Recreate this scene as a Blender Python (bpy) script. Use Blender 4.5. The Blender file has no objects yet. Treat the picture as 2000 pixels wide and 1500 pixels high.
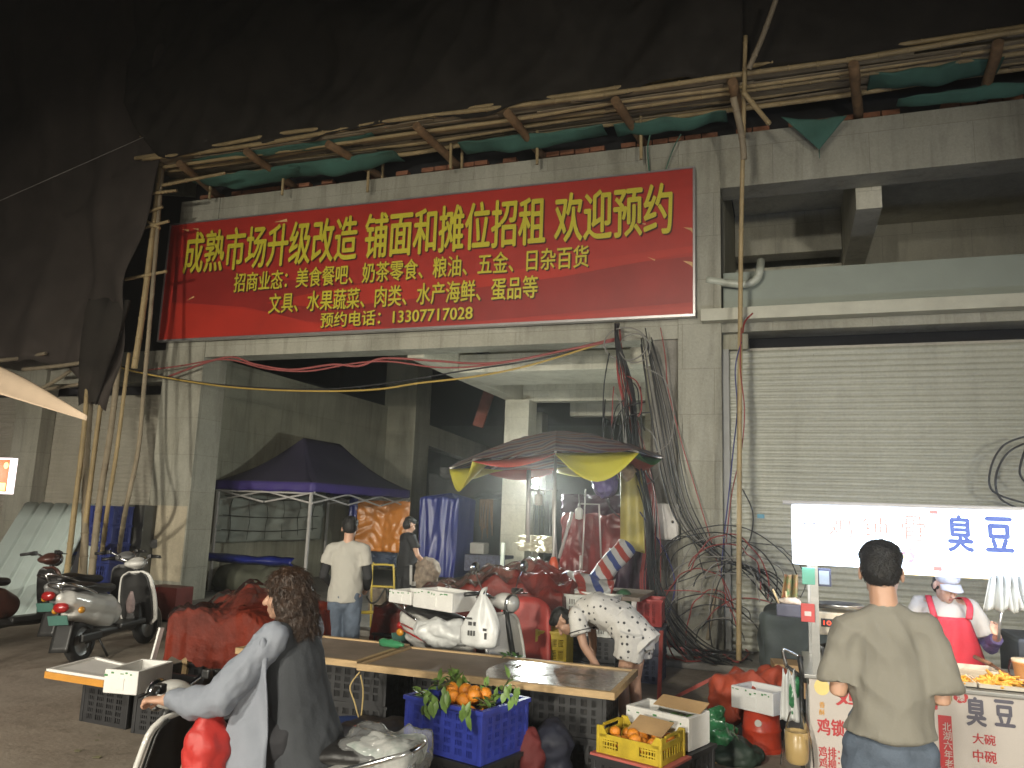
import bpy, bmesh, math, random
from mathutils import Vector, Matrix, noise
V = Vector
R = math.radians
SC = bpy.context.scene
COL = SC.collection
rnd = random.Random(7)

# ------------------------------------------------------------------ camera
F_PX, EYE = 1510.0, 1.75                      # focal length for a 2000 px wide frame, eye height
_z = V((336, -9250, 1510)).normalized()
_x = V((4300, -95, -1510)); _x = (_x - _z * _x.dot(_z)).normalized()
_y = _z.cross(_x)
# rows: camera right, camera down, camera forward, each in world axes (X along the facade, Y into it)
RIGHT = V((_x[0], _y[0], _z[0])); DOWN = V((_x[1], _y[1], _z[1])); FWD = V((_x[2], _y[2], _z[2]))
if _y[2] < 0:
    RIGHT = V((_x[0], -_y[0], _z[0])); DOWN = V((_x[1], -_y[1], _z[1])); FWD = V((_x[2], -_y[2], _z[2]))
cam_d = bpy.data.cameras.new('camera')
cam = bpy.data.objects.new('camera', cam_d); COL.objects.link(cam)
up = -DOWN; back = -FWD
cam.matrix_world = Matrix(((RIGHT.x, up.x, back.x, 0), (RIGHT.y, up.y, back.y, 0), (RIGHT.z, up.z, back.z, EYE), (0, 0, 0, 1)))
cam_d.sensor_width = 36; cam_d.lens = 36 * F_PX / 2000
cam_d.clip_start = 0.05; cam_d.clip_end = 400
SC.camera = cam

def ray(x, y): return RIGHT * ((x - 1000) / F_PX) + DOWN * ((y - 750) / F_PX) + FWD
def yp(x, y, Y): d = ray(x, y); return d * (Y / d.y) + V((0, 0, EYE))      # on a plane parallel to the facade
def zp(x, y, Z=0.0): d = ray(x, y); return d * ((Z - EYE) / d.z) + V((0, 0, EYE))
def xp(x, y, X): d = ray(x, y); return d * (X / d.x) + V((0, 0, EYE))
def dp(x, y, D): return ray(x, y) * D + V((0, 0, EYE))

# ------------------------------------------------------------------ night sky, exposure
w = bpy.data.worlds.new("World"); SC.world = w; w.use_nodes = True
wn = w.node_tree.nodes; wl = w.node_tree.links
sky = wn.new('ShaderNodeTexSky'); sky.sky_type = 'NISHITA'; sky.sun_disc = False
sky.sun_elevation = R(-3); sky.sun_rotation = R(200)
wl.new(sky.outputs[0], wn['Background'].inputs[0]); wn['Background'].inputs[1].default_value = 0.10
SC.view_settings.view_transform = 'Standard'; SC.view_settings.look = 'None'
SC.view_settings.exposure = 0.1; SC.view_settings.gamma = 1
SC.render.engine = 'CYCLES'
SC.cycles.use_denoising = True
SC.cycles.max_bounces = 6; SC.cycles.sample_clamp_indirect = 4.0

D0 = 10.5                                     # the facade plane

# ------------------------------------------------------------------ helpers
def tag(o, label, cat, group=None, kind=None):
    if label: o['label'] = label
    if cat: o['category'] = cat
    if group: o['group'] = group
    if kind: o['kind'] = kind
    return o

def thing(name, label, cat, loc=(0, 0, 0), rz=0.0, group=None):
    o = bpy.data.objects.new(name, None); COL.objects.link(o)
    o.empty_display_size = .1
    o.location = loc; o.rotation_euler = (0, 0, rz)
    return tag(o, label, cat, group)

def root_matrix(o): return Matrix.LocRotScale(o.location, o.rotation_euler, None)

class MB:
    def __init__(s): s.v = []; s.f = []; s.sm = []; s.mi = []; s.cur = 0; s.M = None
    def add(s, vs, fs, smooth=False):
        b = len(s.v)
        s.v.extend([V(p) for p in vs] if s.M is None else [s.M @ V(p) for p in vs])
        for f in fs:
            s.f.append([b + i for i in f]); s.sm.append(smooth); s.mi.append(s.cur)
        return s
    def box(s, c, d, rot=None, bev=0.0):
        c = V(c); hx, hy, hz = d[0] / 2, d[1] / 2, d[2] / 2
        if bev:
            bm = bmesh.new(); bmesh.ops.create_cube(bm, size=1)
            for q in bm.verts: q.co = V((q.co.x * d[0], q.co.y * d[1], q.co.z * d[2]))
            bmesh.ops.bevel(bm, geom=bm.edges[:], offset=min(bev, min(d) * .49), segments=2, affect='EDGES', profile=.6)
            vs = [q.co.copy() for q in bm.verts]; bm.verts.index_update()
            fs = [[q.index for q in f.verts] for f in bm.faces]; bm.free()
        else:
            vs = [V((x, y, z)) for x in (-hx, hx) for y in (-hy, hy) for z in (-hz, hz)]
            fs = [(0, 1, 3, 2), (4, 6, 7, 5), (0, 4, 5, 1), (2, 3, 7, 6), (0, 2, 6, 4), (1, 5, 7, 3)]
        if rot is not None: vs = [rot @ p for p in vs]
        return s.add([c + p for p in vs], fs, False)
    def b2(s, p0, p1, bev=0.0):
        p0, p1 = V(p0), V(p1)
        return s.box((p0 + p1) / 2, [abs(a) for a in (p1 - p0)], None, bev)
    def bar(s, p0, p1, wd, ht, upv=(0, 0, 1)):
        p0, p1 = V(p0), V(p1); t = (p1 - p0); L = t.length; t.normalize()
        u = V(upv)
        if abs(t.dot(u)) > .98: u = V((1, 0, 0))
        sd = t.cross(u).normalized(); u = sd.cross(t)
        rot = Matrix((sd, t, u)).transposed()
        return s.box((p0 + p1) / 2, (wd, L, ht), rot)
    def tube(s, pts, r, n=8, side=None, caps=True, closed=False, round_ends=False):
        pts = [V(p) for p in pts]; N = len(pts)
        rr = r if isinstance(r, (list, tuple)) else [r] * N
        rr = [(q if isinstance(q, tuple) else (q, q)) for q in rr]
        if round_ends and not closed:
            def cap(p, q, ra):
                d = (p - q).normalized(); m = min(ra)
                return [(p + d * m * .55, (ra[0] * .82, ra[1] * .82)), (p + d * m * .9, (ra[0] * .42, ra[1] * .42))]
            a = cap(pts[0], pts[1], rr[0]); b = cap(pts[-1], pts[-2], rr[-1])
            pts = [a[1][0], a[0][0]] + pts + [b[0][0], b[1][0]]
            rr = [a[1][1], a[0][1]] + rr + [b[0][1], b[1][1]]; N = len(pts)
        vs = []; prev = None
        for i, p in enumerate(pts):
            if closed: t = pts[(i + 1) % N] - pts[i - 1]
            else: t = pts[min(i + 1, N - 1)] - pts[max(i - 1, 0)]
            if t.length < 1e-9: t = V((0, 0, 1))
            t.normalize()
            if side is not None: a = V(side[i] if isinstance(side, list) else side)
            elif prev is not None: a = prev
            else: a = V((1, 0, 0)) if abs(t.x) < .8 else V((0, 1, 0))
            a = a - t * a.dot(t)
            if a.length < 1e-6: a = t.orthogonal()
            a.normalize(); prev = a; b = t.cross(a)
            for k in range(n):
                q = 2 * math.pi * k / n
                vs.append(p + a * (math.cos(q) * rr[i][0]) + b * (math.sin(q) * rr[i][1]))
        fs = []
        for i in range(N if closed else N - 1):
            j = (i + 1) % N
            for k in range(n):
                l = (k + 1) % n
                fs.append((i * n + k, i * n + l, j * n + l, j * n + k))
        s.add(vs, fs, True)
        if caps and not closed:
            b0 = len(s.v) - len(vs)
            s.f.append([b0 + k for k in range(n)][::-1]); s.sm.append(False); s.mi.append(s.cur)
            s.f.append([b0 + (N - 1) * n + k for k in range(n)]); s.sm.append(False); s.mi.append(s.cur)
        return s
    def ell(s, c, r, rot=None, nu=14, nv=9):
        c = V(c); vs = [V((0, 0, r[2]))]; fs = []
        for i in range(1, nv):
            a = math.pi * i / nv
            for k in range(nu):
                b = 2 * math.pi * k / nu
                vs.append(V((r[0] * math.sin(a) * math.cos(b), r[1] * math.sin(a) * math.sin(b), r[2] * math.cos(a))))
        vs.append(V((0, 0, -r[2]))); e = len(vs) - 1
        for k in range(nu): fs.append((0, 1 + k, 1 + (k + 1) % nu))
        for i in range(nv - 2):
            for k in range(nu):
                a = 1 + i * nu; l = (k + 1) % nu
                fs.append((a + k, a + nu + k, a + nu + l, a + l))
        a = 1 + (nv - 2) * nu
        for k in range(nu): fs.append((a + k, e, a + (k + 1) % nu))
        if rot is not None: vs = [rot @ p for p in vs]
        return s.add([c + p for p in vs], fs, True)
    def lathe(s, prof, c=(0, 0, 0), axis=(0, 0, 1), n=20, smooth=True):
        ax = V(axis).normalized(); a = ax.orthogonal().normalized(); b = ax.cross(a); c = V(c)
        vs = []; fs = []
        for (r, z) in prof:
            for k in range(n):
                q = 2 * math.pi * k / n
                vs.append(c + ax * z + (a * math.cos(q) + b * math.sin(q)) * max(r, 1e-5))
        for i in range(len(prof) - 1):
            for k in range(n):
                l = (k + 1) % n
                fs.append((i * n + k, i * n + l, (i + 1) * n + l, (i + 1) * n + k))
        return s.add(vs, fs, smooth)
    def prism(s, poly, d, smooth=False):          # poly: 3-D points, extruded by vector d
        poly = [V(p) for p in poly]; d = V(d); n = len(poly)
        s.add(poly + [p + d for p in poly], [list(range(n))[::-1], [n + i for i in range(n)]] + [(i, (i + 1) % n, n + (i + 1) % n, n + i) for i in range(n)], smooth)
        return s
    def sheet(s, fn, nu, nv, thick=0.0, smooth=True):
        vs = [V(fn(i / nu, j / nv)) for j in range(nv + 1) for i in range(nu + 1)]
        W = nu + 1
        fs = [(j * W + i, j * W + i + 1, (j + 1) * W + i + 1, (j + 1) * W + i) for j in range(nv) for i in range(nu)]
        if thick:
            nr = [V((0, 0, 0)) for _ in vs]
            for f in fs:
                q = (vs[f[1]] - vs[f[0]]).cross(vs[f[3]] - vs[f[0]])
                for i in f: nr[i] += q
            n0 = len(vs)
            vs = vs + [p - (q.normalized() if q.length > 1e-12 else V((0, 0, 1))) * thick for p, q in zip(vs, nr)]
            fs = fs + [tuple(n0 + i for i in f[::-1]) for f in fs]
            brd = [i for i in range(W)] + [j * W + nu for j in range(1, nv + 1)] + [nv * W + i for i in range(nu - 1, -1, -1)] + [j * W for j in range(nv - 1, 0, -1)]
            for a, b in zip(brd, brd[1:] + brd[:1]): fs.append((b, a, n0 + a, n0 + b))
        return s.add(vs, fs, smooth)
    def wob(s, amp, sc=3.0, seed=0.0):
        for p in s.v:
            q = noise.noise_vector(p * sc + V((seed, seed * 1.7, 0)))
            p += q * amp
        return s
    def mesh(s, name):
        m = bpy.data.meshes.new(name)
        m.from_pydata([tuple(p) for p in s.v], [], s.f)
        m.polygons.foreach_set('use_smooth', s.sm)
        m.polygons.foreach_set('material_index', s.mi)
        m.update(); return m
    def build(s, name, mat, parent=None):
        return link(name, s.mesh(name), mat, parent)

def link(name, m, mat, parent=None):
    if mat is not None:
        for q in (mat if isinstance(mat, (list, tuple)) else [mat]): m.materials.append(q)
    o = bpy.data.objects.new(name, m); COL.objects.link(o)
    if parent is not None:
        o.parent = parent
        r = parent
        while r.parent: r = r.parent
        # meshes are modelled in world coordinates unless the thing is flagged local
        if not r.get('_l') and parent is r: o.matrix_parent_inverse = root_matrix(r).inverted()
    return o

def local(o): o['_l'] = 1; return o

def dup(o, loc, rz=0.0, label=None, group=None, swap=None):
    def cp(q, par):
        c = q.copy(); COL.objects.link(c)
        if par is not None: c.parent = par
        if swap and q.type == 'MESH' and any(sl in swap for sl in q.data.materials):
            c.data = q.data.copy()
            for i, sl in enumerate(c.data.materials):
                if sl in swap: c.data.materials[i] = swap[sl]
        for ch in [k for k in bpy.data.objects if k.parent == q]: cp(ch, c)
        return c
    c = cp(o, None); c.location = loc; c.rotation_euler = (0, 0, rz)
    if label: c['label'] = label
    if group: c['group'] = group
    return c

def fuse(mb, voxel, smooth=2, disp=0.0, dsc=8.0, seed=0.0, fold=None):
    """several overlapping closed volumes -> one continuous mesh"""
    m = mb.mesh('tmp'); o = bpy.data.objects.new('tmp', m); COL.objects.link(o)
    md = o.modifiers.new('r', 'REMESH'); md.mode = 'VOXEL'; md.voxel_size = voxel; md.use_smooth_shade = True
    if smooth:
        sm = o.modifiers.new('s', 'SMOOTH'); sm.factor = .5; sm.iterations = smooth
    dg = bpy.context.evaluated_depsgraph_get(); dg.update()
    r = bpy.data.meshes.new_from_object(o.evaluated_get(dg))
    bpy.data.objects.remove(o); bpy.data.meshes.remove(m)
    if disp or fold:
        nr = [v.normal.copy() for v in r.vertices]
        for v, n in zip(r.vertices, nr):
            d = 0.0
            if disp: d += noise.fractal(v.co * dsc + V((seed, seed, seed)), 1.0, 2.0, 3) * disp
            if fold: d += fold(v.co)
            v.co += n * d
    for p in r.polygons: p.use_smooth = True
    r.materials.clear()
    return r

def catmull(pts, k=6, closed=False):
    pts = [V(p) for p in pts]; n = len(pts); out = []
    for i in range(n if closed else n - 1):
        p0 = pts[(i - 1) % n] if closed or i > 0 else pts[0]
        p1 = pts[i]; p2 = pts[(i + 1) % n]
        p3 = pts[(i + 2) % n] if closed or i + 2 < n else pts[-1]
        for j in range(k):
            t = j / k
            out.append(.5 * ((2 * p1) + (p2 - p0) * t + (2 * p0 - 5 * p1 + 4 * p2 - p3) * t * t + (3 * p1 - p0 - 3 * p2 + p3) * t ** 3))
    if not closed: out.append(pts[-1])
    return out

# ------------------------------------------------------------------ materials
MATS = {}
def mat(name, col, rough=.7, metal=0.0, var=.15, sc=4.0, bump=0.0, bsc=40.0, emit=None, es=0.0, alpha=1.0, trans=0.0, spec=.5, stretch=(1, 1, 1), col2=None, coat=0.0, wet=0.0):
    if name in MATS: return MATS[name]
    m = bpy.data.materials.new(name); m.use_nodes = True; MATS[name] = m
    N = m.node_tree.nodes; L = m.node_tree.links; b = N['Principled BSDF']
    b.inputs['Roughness'].default_value = rough; b.inputs['Metallic'].default_value = metal
    b.inputs['Specular IOR Level'].default_value = spec
    if coat: b.inputs['Coat Weight'].default_value = coat; b.inputs['Coat Roughness'].default_value = .08
    c = list(col) + [1]
    tc = N.new('ShaderNodeTexCoord'); mp = N.new('ShaderNodeMapping'); mp.inputs['Scale'].default_value = stretch
    L.new(tc.outputs['Object'], mp.inputs[0])
    if var or col2:
        n = N.new('ShaderNodeTexNoise'); n.inputs['Scale'].default_value = sc; n.inputs['Detail'].default_value = 6; n.inputs['Roughness'].default_value = .65
        L.new(mp.outputs[0], n.inputs[0])
        r = N.new('ShaderNodeValToRGB'); r.color_ramp.elements[0].position = .3; r.color_ramp.elements[1].position = .7
        c2 = col2 if col2 else [min(1, q * (1 + var)) for q in col]
        c1 = col if col2 else [q * (1 - var) for q in col]
        r.color_ramp.elements[0].color = list(c1) + [1]; r.color_ramp.elements[1].color = list(c2) + [1]
        L.new(n.outputs[0], r.inputs[0]); L.new(r.outputs[0], b.inputs['Base Color'])
        if wet:
            mr = N.new('ShaderNodeMapRange'); mr.inputs[1].default_value = .35; mr.inputs[2].default_value = .65
            mr.inputs[3].default_value = max(.02, rough - wet); mr.inputs[4].default_value = min(1, rough + wet)
            L.new(n.outputs[0], mr.inputs[0]); L.new(mr.outputs[0], b.inputs['Roughness'])
    else: b.inputs['Base Color'].default_value = c
    if bump:
        n2 = N.new('ShaderNodeTexNoise'); n2.inputs['Scale'].default_value = bsc; n2.inputs['Detail'].default_value = 5
        L.new(mp.outputs[0], n2.inputs[0])
        bp = N.new('ShaderNodeBump'); bp.inputs['Strength'].default_value = bump; bp.inputs['Distance'].default_value = .02
        L.new(n2.outputs[0], bp.inputs['Height']); L.new(bp.outputs[0], b.inputs['Normal'])
    if emit: b.inputs['Emission Color'].default_value = list(emit) + [1]; b.inputs['Emission Strength'].default_value = es
    if alpha < 1: b.inputs['Alpha'].default_value = alpha
    if trans: b.inputs['Transmission Weight'].default_value = trans
    return m

def concrete(name, c1, c2, seam=1.2, streak=.55, rough=.85):
    m = bpy.data.materials.new(name); m.use_nodes = True; MATS[name] = m
    N = m.node_tree.nodes; L = m.node_tree.links; b = N['Principled BSDF']; b.inputs['Roughness'].default_value = rough
    b.inputs['Specular IOR Level'].default_value = .25
    tc = N.new('ShaderNodeTexCoord')
    def nz(scale, st, det=6, dist=0.0):
        mp = N.new('ShaderNodeMapping'); mp.inputs['Scale'].default_value = st; L.new(tc.outputs['Object'], mp.inputs[0])
        n = N.new('ShaderNodeTexNoise'); n.inputs['Scale'].default_value = scale; n.inputs['Detail'].default_value = det; n.inputs['Roughness'].default_value = .65
        n.inputs['Distortion'].default_value = dist
        L.new(mp.outputs[0], n.inputs[0]); return n.outputs[0]
    def ramp(src, p0, p1, a, bb):
        r = N.new('ShaderNodeValToRGB'); r.color_ramp.elements[0].position = p0; r.color_ramp.elements[1].position = p1
        r.color_ramp.elements[0].color = list(a) + [1]; r.color_ramp.elements[1].color = list(bb) + [1]
        L.new(src, r.inputs[0]); return r.outputs[0]
    def mul(a, bb, f=1.0):
        x = N.new('ShaderNodeMix'); x.data_type = 'RGBA'; x.blend_type = 'MULTIPLY'; x.inputs['Factor'].default_value = f
        L.new(a, x.inputs[6]); L.new(bb, x.inputs[7]); return x.outputs[2]
    base = ramp(nz(1.3, (1, 1, 1), 8, .6), .32, .68, c1, c2)
    st = ramp(nz(2.6, (1.5, 1.5, .16), 8, .8), .30, .52, [.42, .40, .36], [1, 1, 1])
    mid = ramp(nz(.8, (1, 1, .6), 4), .35, .7, [1 - streak * .6] * 3, [1, 1, 1])
    x1 = mul(base, st, streak); x1 = mul(x1, mid, .8)
    fine = ramp(nz(30, (1, 1, 1), 6), .3, .7, [.8] * 3, [1.08] * 3)
    x1 = mul(x1, fine, .8)
    pit = ramp(nz(14, (1, 1, 1), 3), .24, .29, [.42] * 3, [1, 1, 1]); x1 = mul(x1, pit, .7)
    if seam:                                        # shuttering-board seams cast into the concrete
        bt = N.new('ShaderNodeTexBrick'); bt.offset = 0.35; bt.inputs['Scale'].default_value = 1
        bt.inputs['Mortar Size'].default_value = .004; bt.inputs['Brick Width'].default_value = seam; bt.inputs['Row Height'].default_value = .62
        bt.inputs['Color1'].default_value = (1, 1, 1, 1); bt.inputs['Color2'].default_value = (.9, .89, .86, 1); bt.inputs['Mortar'].default_value = (.55, .53, .5, 1)
        ad = N.new('ShaderNodeVectorMath'); ad.operation = 'DOT_PRODUCT'; ad.inputs[1].default_value = (1, 1, 0)
        L.new(tc.outputs['Object'], ad.inputs[0])
        sp = N.new('ShaderNodeSeparateXYZ'); L.new(tc.outputs['Object'], sp.inputs[0])
        cb = N.new('ShaderNodeCombineXYZ'); L.new(ad.outputs['Value'], cb.inputs[0]); L.new(sp.outputs[2], cb.inputs[1])
        L.new(cb.outputs[0], bt.inputs['Vector'])
        x1 = mul(x1, bt.outputs[0], .75)
    L.new(x1, b.inputs['Base Color'])
    bp = N.new('ShaderNodeBump'); bp.inputs['Strength'].default_value = .35; bp.inputs['Distance'].default_value = .02
    L.new(nz(22, (1, 1, 1), 8), bp.inputs['Height']); L.new(bp.outputs[0], b.inputs['Normal'])
    return m

def emitter(name, col, s):
    m = bpy.data.materials.new(name); m.use_nodes = True; MATS[name] = m
    N = m.node_tree.nodes; b = N['Principled BSDF']; b.inputs['Base Color'].default_value = [q * .2 for q in col] + [1]
    b.inputs['Emission Color'].default_value = list(col) + [1]; b.inputs['Emission Strength'].default_value = s
    return m

def sheer(name, col, opac, rough=.8, sc=160.0):
    """open weave: the holes between the threads let light and sight through"""
    m = mat(name, col, rough, var=.3, sc=2.0, bump=.3, bsc=60)
    b = m.node_tree.nodes['Principled BSDF']; b.inputs['Alpha'].default_value = opac
    return m

def clear_film(name, opac=.28, tint=(.85, .87, .85), rough=.12):
    m = bpy.data.materials.new(name); m.use_nodes = True; MATS[name] = m
    N = m.node_tree.nodes; L = m.node_tree.links; b = N['Principled BSDF']
    b.inputs['Base Color'].default_value = list(tint) + [1]; b.inputs['Roughness'].default_value = rough
    b.inputs['Alpha'].default_value = opac
    g_ = N.new('ShaderNodeBsdfGlossy'); g_.inputs['Roughness'].default_value = rough; mx = N.new('ShaderNodeMixShader'); lw = N.new('ShaderNodeLayerWeight'); lw.inputs['Blend'].default_value = .12
    L.new(lw.outputs['Fresnel'], mx.inputs[0]); L.new(b.outputs[0], mx.inputs[1]); L.new(g_.outputs[0], mx.inputs[2]); L.new(mx.outputs[0], N['Material Output'].inputs[0])
    return m

def text_mesh(s, bold=0.0, extrude=0.004):
    c = bpy.data.curves.new('txt', 'FONT'); c.body = s; c.size = 1.0; c.offset = bold; c.extrude = 0; c.resolution_u = 3
    o = bpy.data.objects.new('txt', c); COL.objects.link(o)
    dg = bpy.context.evaluated_depsgraph_get(); dg.update()
    m = bpy.data.meshes.new_from_object(o.evaluated_get(dg)); bpy.data.objects.remove(o)
    return m

def text_fit(name, s, mt, parent, x0, x1, z0, z1, Y, bold=0.02, front=-1, thick=.003):
    """lettering on a plane parallel to the facade, fitted to its box, facing the street"""
    m0 = text_mesh(s, 0.0); k = bold
    # a bold face: the outline thickened by overlaid strokes
    vs = []; fs = []
    for i, (dx, dy) in enumerate(((0, 0), (k, 0), (-k, 0), (0, k * .6), (0, -k * .6)) if k else ((0, 0),)):
        b0 = len(vs); vs += [(v.co.x + dx, v.co.y + dy, i * .0004) for v in m0.vertices]; fs += [[b0 + q for q in p.vertices] for p in m0.polygons]
    m = bpy.data.meshes.new(name); m.from_pydata(vs, [], fs); m.update()
    xs = [v.co.x for v in m.vertices]; ys = [v.co.y for v in m.vertices]
    a, b, c, d = min(xs), max(xs), min(ys), max(ys)
    for v in m.vertices:
        v.co = V((x0 + (v.co.x - a) / (b - a) * (x1 - x0), Y - v.co.z, z0 + (v.co.y - c) / (d - c) * (z1 - z0)))
    m.materials.clear()
    o = link(name, m, mt, parent)
    return o
# ================================================================== lamps of the street behind the camera
warm = emitter('lamp_glow', (1.0, .86, .62), 14)
steel_dark = mat('dark_steel', (.05, .05, .05), .45, .6)
def stall_lamp(label, x, y, h, power, aim, size=95, blend=1.0, col=(1.0, .935, .785)):
    t = thing('stall_lamp', label, 'lamp', (x, y, 0), 0, 'stall lamps across the street')
    MB().tube([(x, y - .3, 0), (x, y - .3, h + .25)], .03, 10).tube([(x, y - .3, h + .2), (x, y, h + .2), (x, y, h + .12)], .012, 8).lathe([(.2, 0), (.2, .04), (.03, .05)], (x, y - .3, 0)).build('pole', steel_dark, t)
    MB().lathe([(.04, .16), (.06, .12), (.30, .02), (.295, .018), (.05, .11)], (x, y, h), n=24).build('lamp_shade', steel_dark, t)
    MB().ell((x, y, h + .03), (.06, .06, .07)).build('bulb', warm, t)
    ld = bpy.data.lights.new('stall_light', 'SPOT'); ld.energy = power; ld.color = col; ld.spot_size = R(size); ld.spot_blend = blend; ld.shadow_soft_size = .35
    lo = bpy.data.objects.new('stall_light', ld); COL.objects.link(lo); lo.location = (x, y, h - .06)
    d = (V(aim) - V(lo.location)).normalized(); lo.rotation_euler = d.to_track_quat('-Z', 'Y').to_euler()
    lo.parent = t; lo.matrix_parent_inverse = root_matrix(t).inverted()
    return t
LP = 9200
stall_lamp('low shaded stall lamp standing nearest the snack cart side of the street', 5.5, -5.0, 2.5, 3400, (-1.0, 10.5, 1.7), 64)
for lx, lw, lpw in ((-3.0, 'facing the banner', 1.0), (-9.0, 'facing the parked scooters', 1.15)):
    stall_lamp('shaded street lamp across the street, ' + lw, lx, -13.0, 3.5, LP * lpw, (lx - 1.0, 9.5, .3), 50)
stall_lamp('tall shaded street lamp standing behind the photographer', -2.6, -4.5, 6.6, 3300, (-2.6, 3.6, 0), 100)

# ================================================================== ground
asphalt = concrete('asphalt', (.30, .25, .20), (.38, .325, .265), seam=0, streak=.5, rough=.75)
m = MB(); m.sheet(lambda u, v: (-32 + 54 * u, -20 + 54 * v, 0), 2, 2); tag(m.build('ground', asphalt), None, None, kind='structure')
paving = concrete('paving', (.2, .19, .17), (.3, .28, .25), seam=0, streak=.5)
m = MB(); m.b2((-26, 9.55, .004), (8, 40, .085), .02); tag(m.build('pavement', paving), None, None, kind='structure')

# ================================================================== the market building
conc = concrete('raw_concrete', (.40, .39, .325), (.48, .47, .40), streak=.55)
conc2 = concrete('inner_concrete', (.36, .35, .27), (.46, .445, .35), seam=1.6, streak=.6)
plaster = concrete('stained_plaster', (.22, .21, .18), (.36, .34, .3), seam=0, streak=.8)
cream = concrete('cream_paint', (.5, .44, .32), (.6, .53, .4), seam=0, streak=.35)
parapet_m = mat('grey_green_panel', (.26, .29, .25), .6, var=.08, sc=1.5, bump=.08)
ledge_m = mat('cream_ledge', (.5, .49, .4), .6, var=.12, sc=3, bump=.1)
shut_m = concrete('shutter_paint', (.36, .36, .29), (.42, .42, .34), seam=0, streak=.22, rough=.34); shut_m.node_tree.nodes['Principled BSDF'].inputs['Specular IOR Level'].default_value = .6
shut_m2 = concrete('dusty_shutter_paint', (.38, .355, .29), (.44, .41, .34), seam=0, streak=.3, rough=.36); shut_m2.node_tree.nodes['Principled BSDF'].inputs['Specular IOR Level'].default_value = .55
rail_m = mat('galvanised_rail', (.27, .27, .26), .6, .0, var=.1)
void_m = mat('painted_dark_void', (.012, .012, .014), .9, var=0)  # near-black tone paints the darkness of the gaps and the depth behind
brick_m = mat('red_brick', (.26, .11, .06), .9, var=.3, sc=9, bump=.3)
pvc = mat('white_pvc', (.45, .47, .40), .4, var=.08)

mk = thing('market_building', 'unfinished concrete market building with an open passage between two columns and roller shutters', 'building', (-5.5, 11, 0))
XL0, XL1, XR0, XRm, XR1 = -10.196, -9.346, -1.73, -1.35, -.775
ZT = 7.03
def part(name, mt, fn): mb = MB(); fn(mb); return mb.build(name, mt, mk)
part('column', conc, lambda m: m.b2((XL0, 10.48, 0), (XL1, 11.08, ZT), .012))
part('column', conc, lambda m: m.b2((XRm, 10.47, 0), (XR1, 11.1, ZT), .012))
part('column_plaster', plaster, lambda m: m.b2((XR0, 10.56, 0), (XRm - .002, 11.1, 4.15)))
part('painted_dado', cream, lambda m: m.b2((XL0 + .01, 10.472, .4), (XL1 - .02, 10.479, 1.62)))
part('beam', conc, lambda m: m.b2((XL1, 10.5, 4.15), (XRm, 10.92, ZT)))
# right bay
part('beam', conc, lambda m: m.b2((XR1, 10.46, 6.25), (12, 10.92, ZT), .01))
part('lintel', conc, lambda m: m.b2((XR1, 10.5, 4.21), (12, 10.95, 4.335), .008))
part('ledge', ledge_m, lambda m: (m.b2((-1.03, 10.3, 4.336), (12, 10.95, 4.50), .006)))
part('parapet', parapet_m, lambda m: m.b2((XR1 + .02, 10.62, 4.501), (12, 10.75, 5.075)))
part('lintel', conc2, lambda m: m.b2((XR1, 10.62, 4.0), (-.44, 10.9, 4.209)))
def shutter(x0, x1, z0, z1, Y, mt, seed):
    m = MB(); n = int((z1 - z0) / .078); per = 6
    pr = [0, .011, .0165, .0165, .011, 0]
    def fn(u, v):
        k = v * n; i = int(min(k, n - 1e-6)); t = k - i
        x = x0 + (x1 - x0) * u
        d = .014 * math.sin(math.pi * min(1, t * 1.02)) ** .6 if 0 < t < 1 else 0
        wv = noise.noise(V((x * 1.3, i * .37, seed))) * .012 + noise.noise(V((x * .5, v * 5, seed + 4))) * .02
        return (x, Y - d + wv, z0 + (z1 - z0) * v)
    m.sheet(fn, 46, n * per, .0)
    return m.build('rolling_shutter', mt, mk)
s = shutter(-.70, 12, .085, 3.99, 10.72, shut_m, 1.0)
MB().b2((-.775, 10.6, .085), (-.69, 10.66, 4.0)).b2((-.775, 10.66, .085), (-.705, 10.8, 4.0)).build('guide_rail', rail_m, s)
MB().b2((-.69, 10.74, 3.99), (12, 10.80, 4.03)).build('top_slat', shut_m2, s)
part('gap_dark_panel', void_m, lambda m: m.b2((-.44, 11.0, 4.0), (12, 11.03, 4.3)))
# room above the shutter
lime = concrete('brightened_inner_concrete', (.60, .58, .48), (.72, .70, .60), seam=1.4, streak=.4)  # paler copy of the inner concrete, standing in for light that falls short
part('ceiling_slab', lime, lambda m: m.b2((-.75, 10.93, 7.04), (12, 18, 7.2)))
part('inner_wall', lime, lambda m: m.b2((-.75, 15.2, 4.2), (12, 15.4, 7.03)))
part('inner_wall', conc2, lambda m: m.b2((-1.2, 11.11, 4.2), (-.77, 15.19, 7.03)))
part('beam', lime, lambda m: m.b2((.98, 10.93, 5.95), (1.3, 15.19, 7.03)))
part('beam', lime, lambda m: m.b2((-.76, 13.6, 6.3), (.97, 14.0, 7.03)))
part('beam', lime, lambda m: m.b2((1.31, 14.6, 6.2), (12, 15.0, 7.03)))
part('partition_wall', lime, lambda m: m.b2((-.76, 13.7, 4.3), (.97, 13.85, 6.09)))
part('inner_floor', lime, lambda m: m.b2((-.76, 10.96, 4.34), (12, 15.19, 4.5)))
part('drain_pipe', pvc, lambda m: m.tube(catmull([yp(1405, 556, 10.75) + V((-.15, -.25, 0)), yp(1440, 555, 10.5), yp(1466, 553, 10.5), yp(1479, 543, 10.5), yp(1484, 528, 10.5), yp(1485, 510, 10.5) + V((0, .3, .1))], 5), .055, 12))
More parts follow.
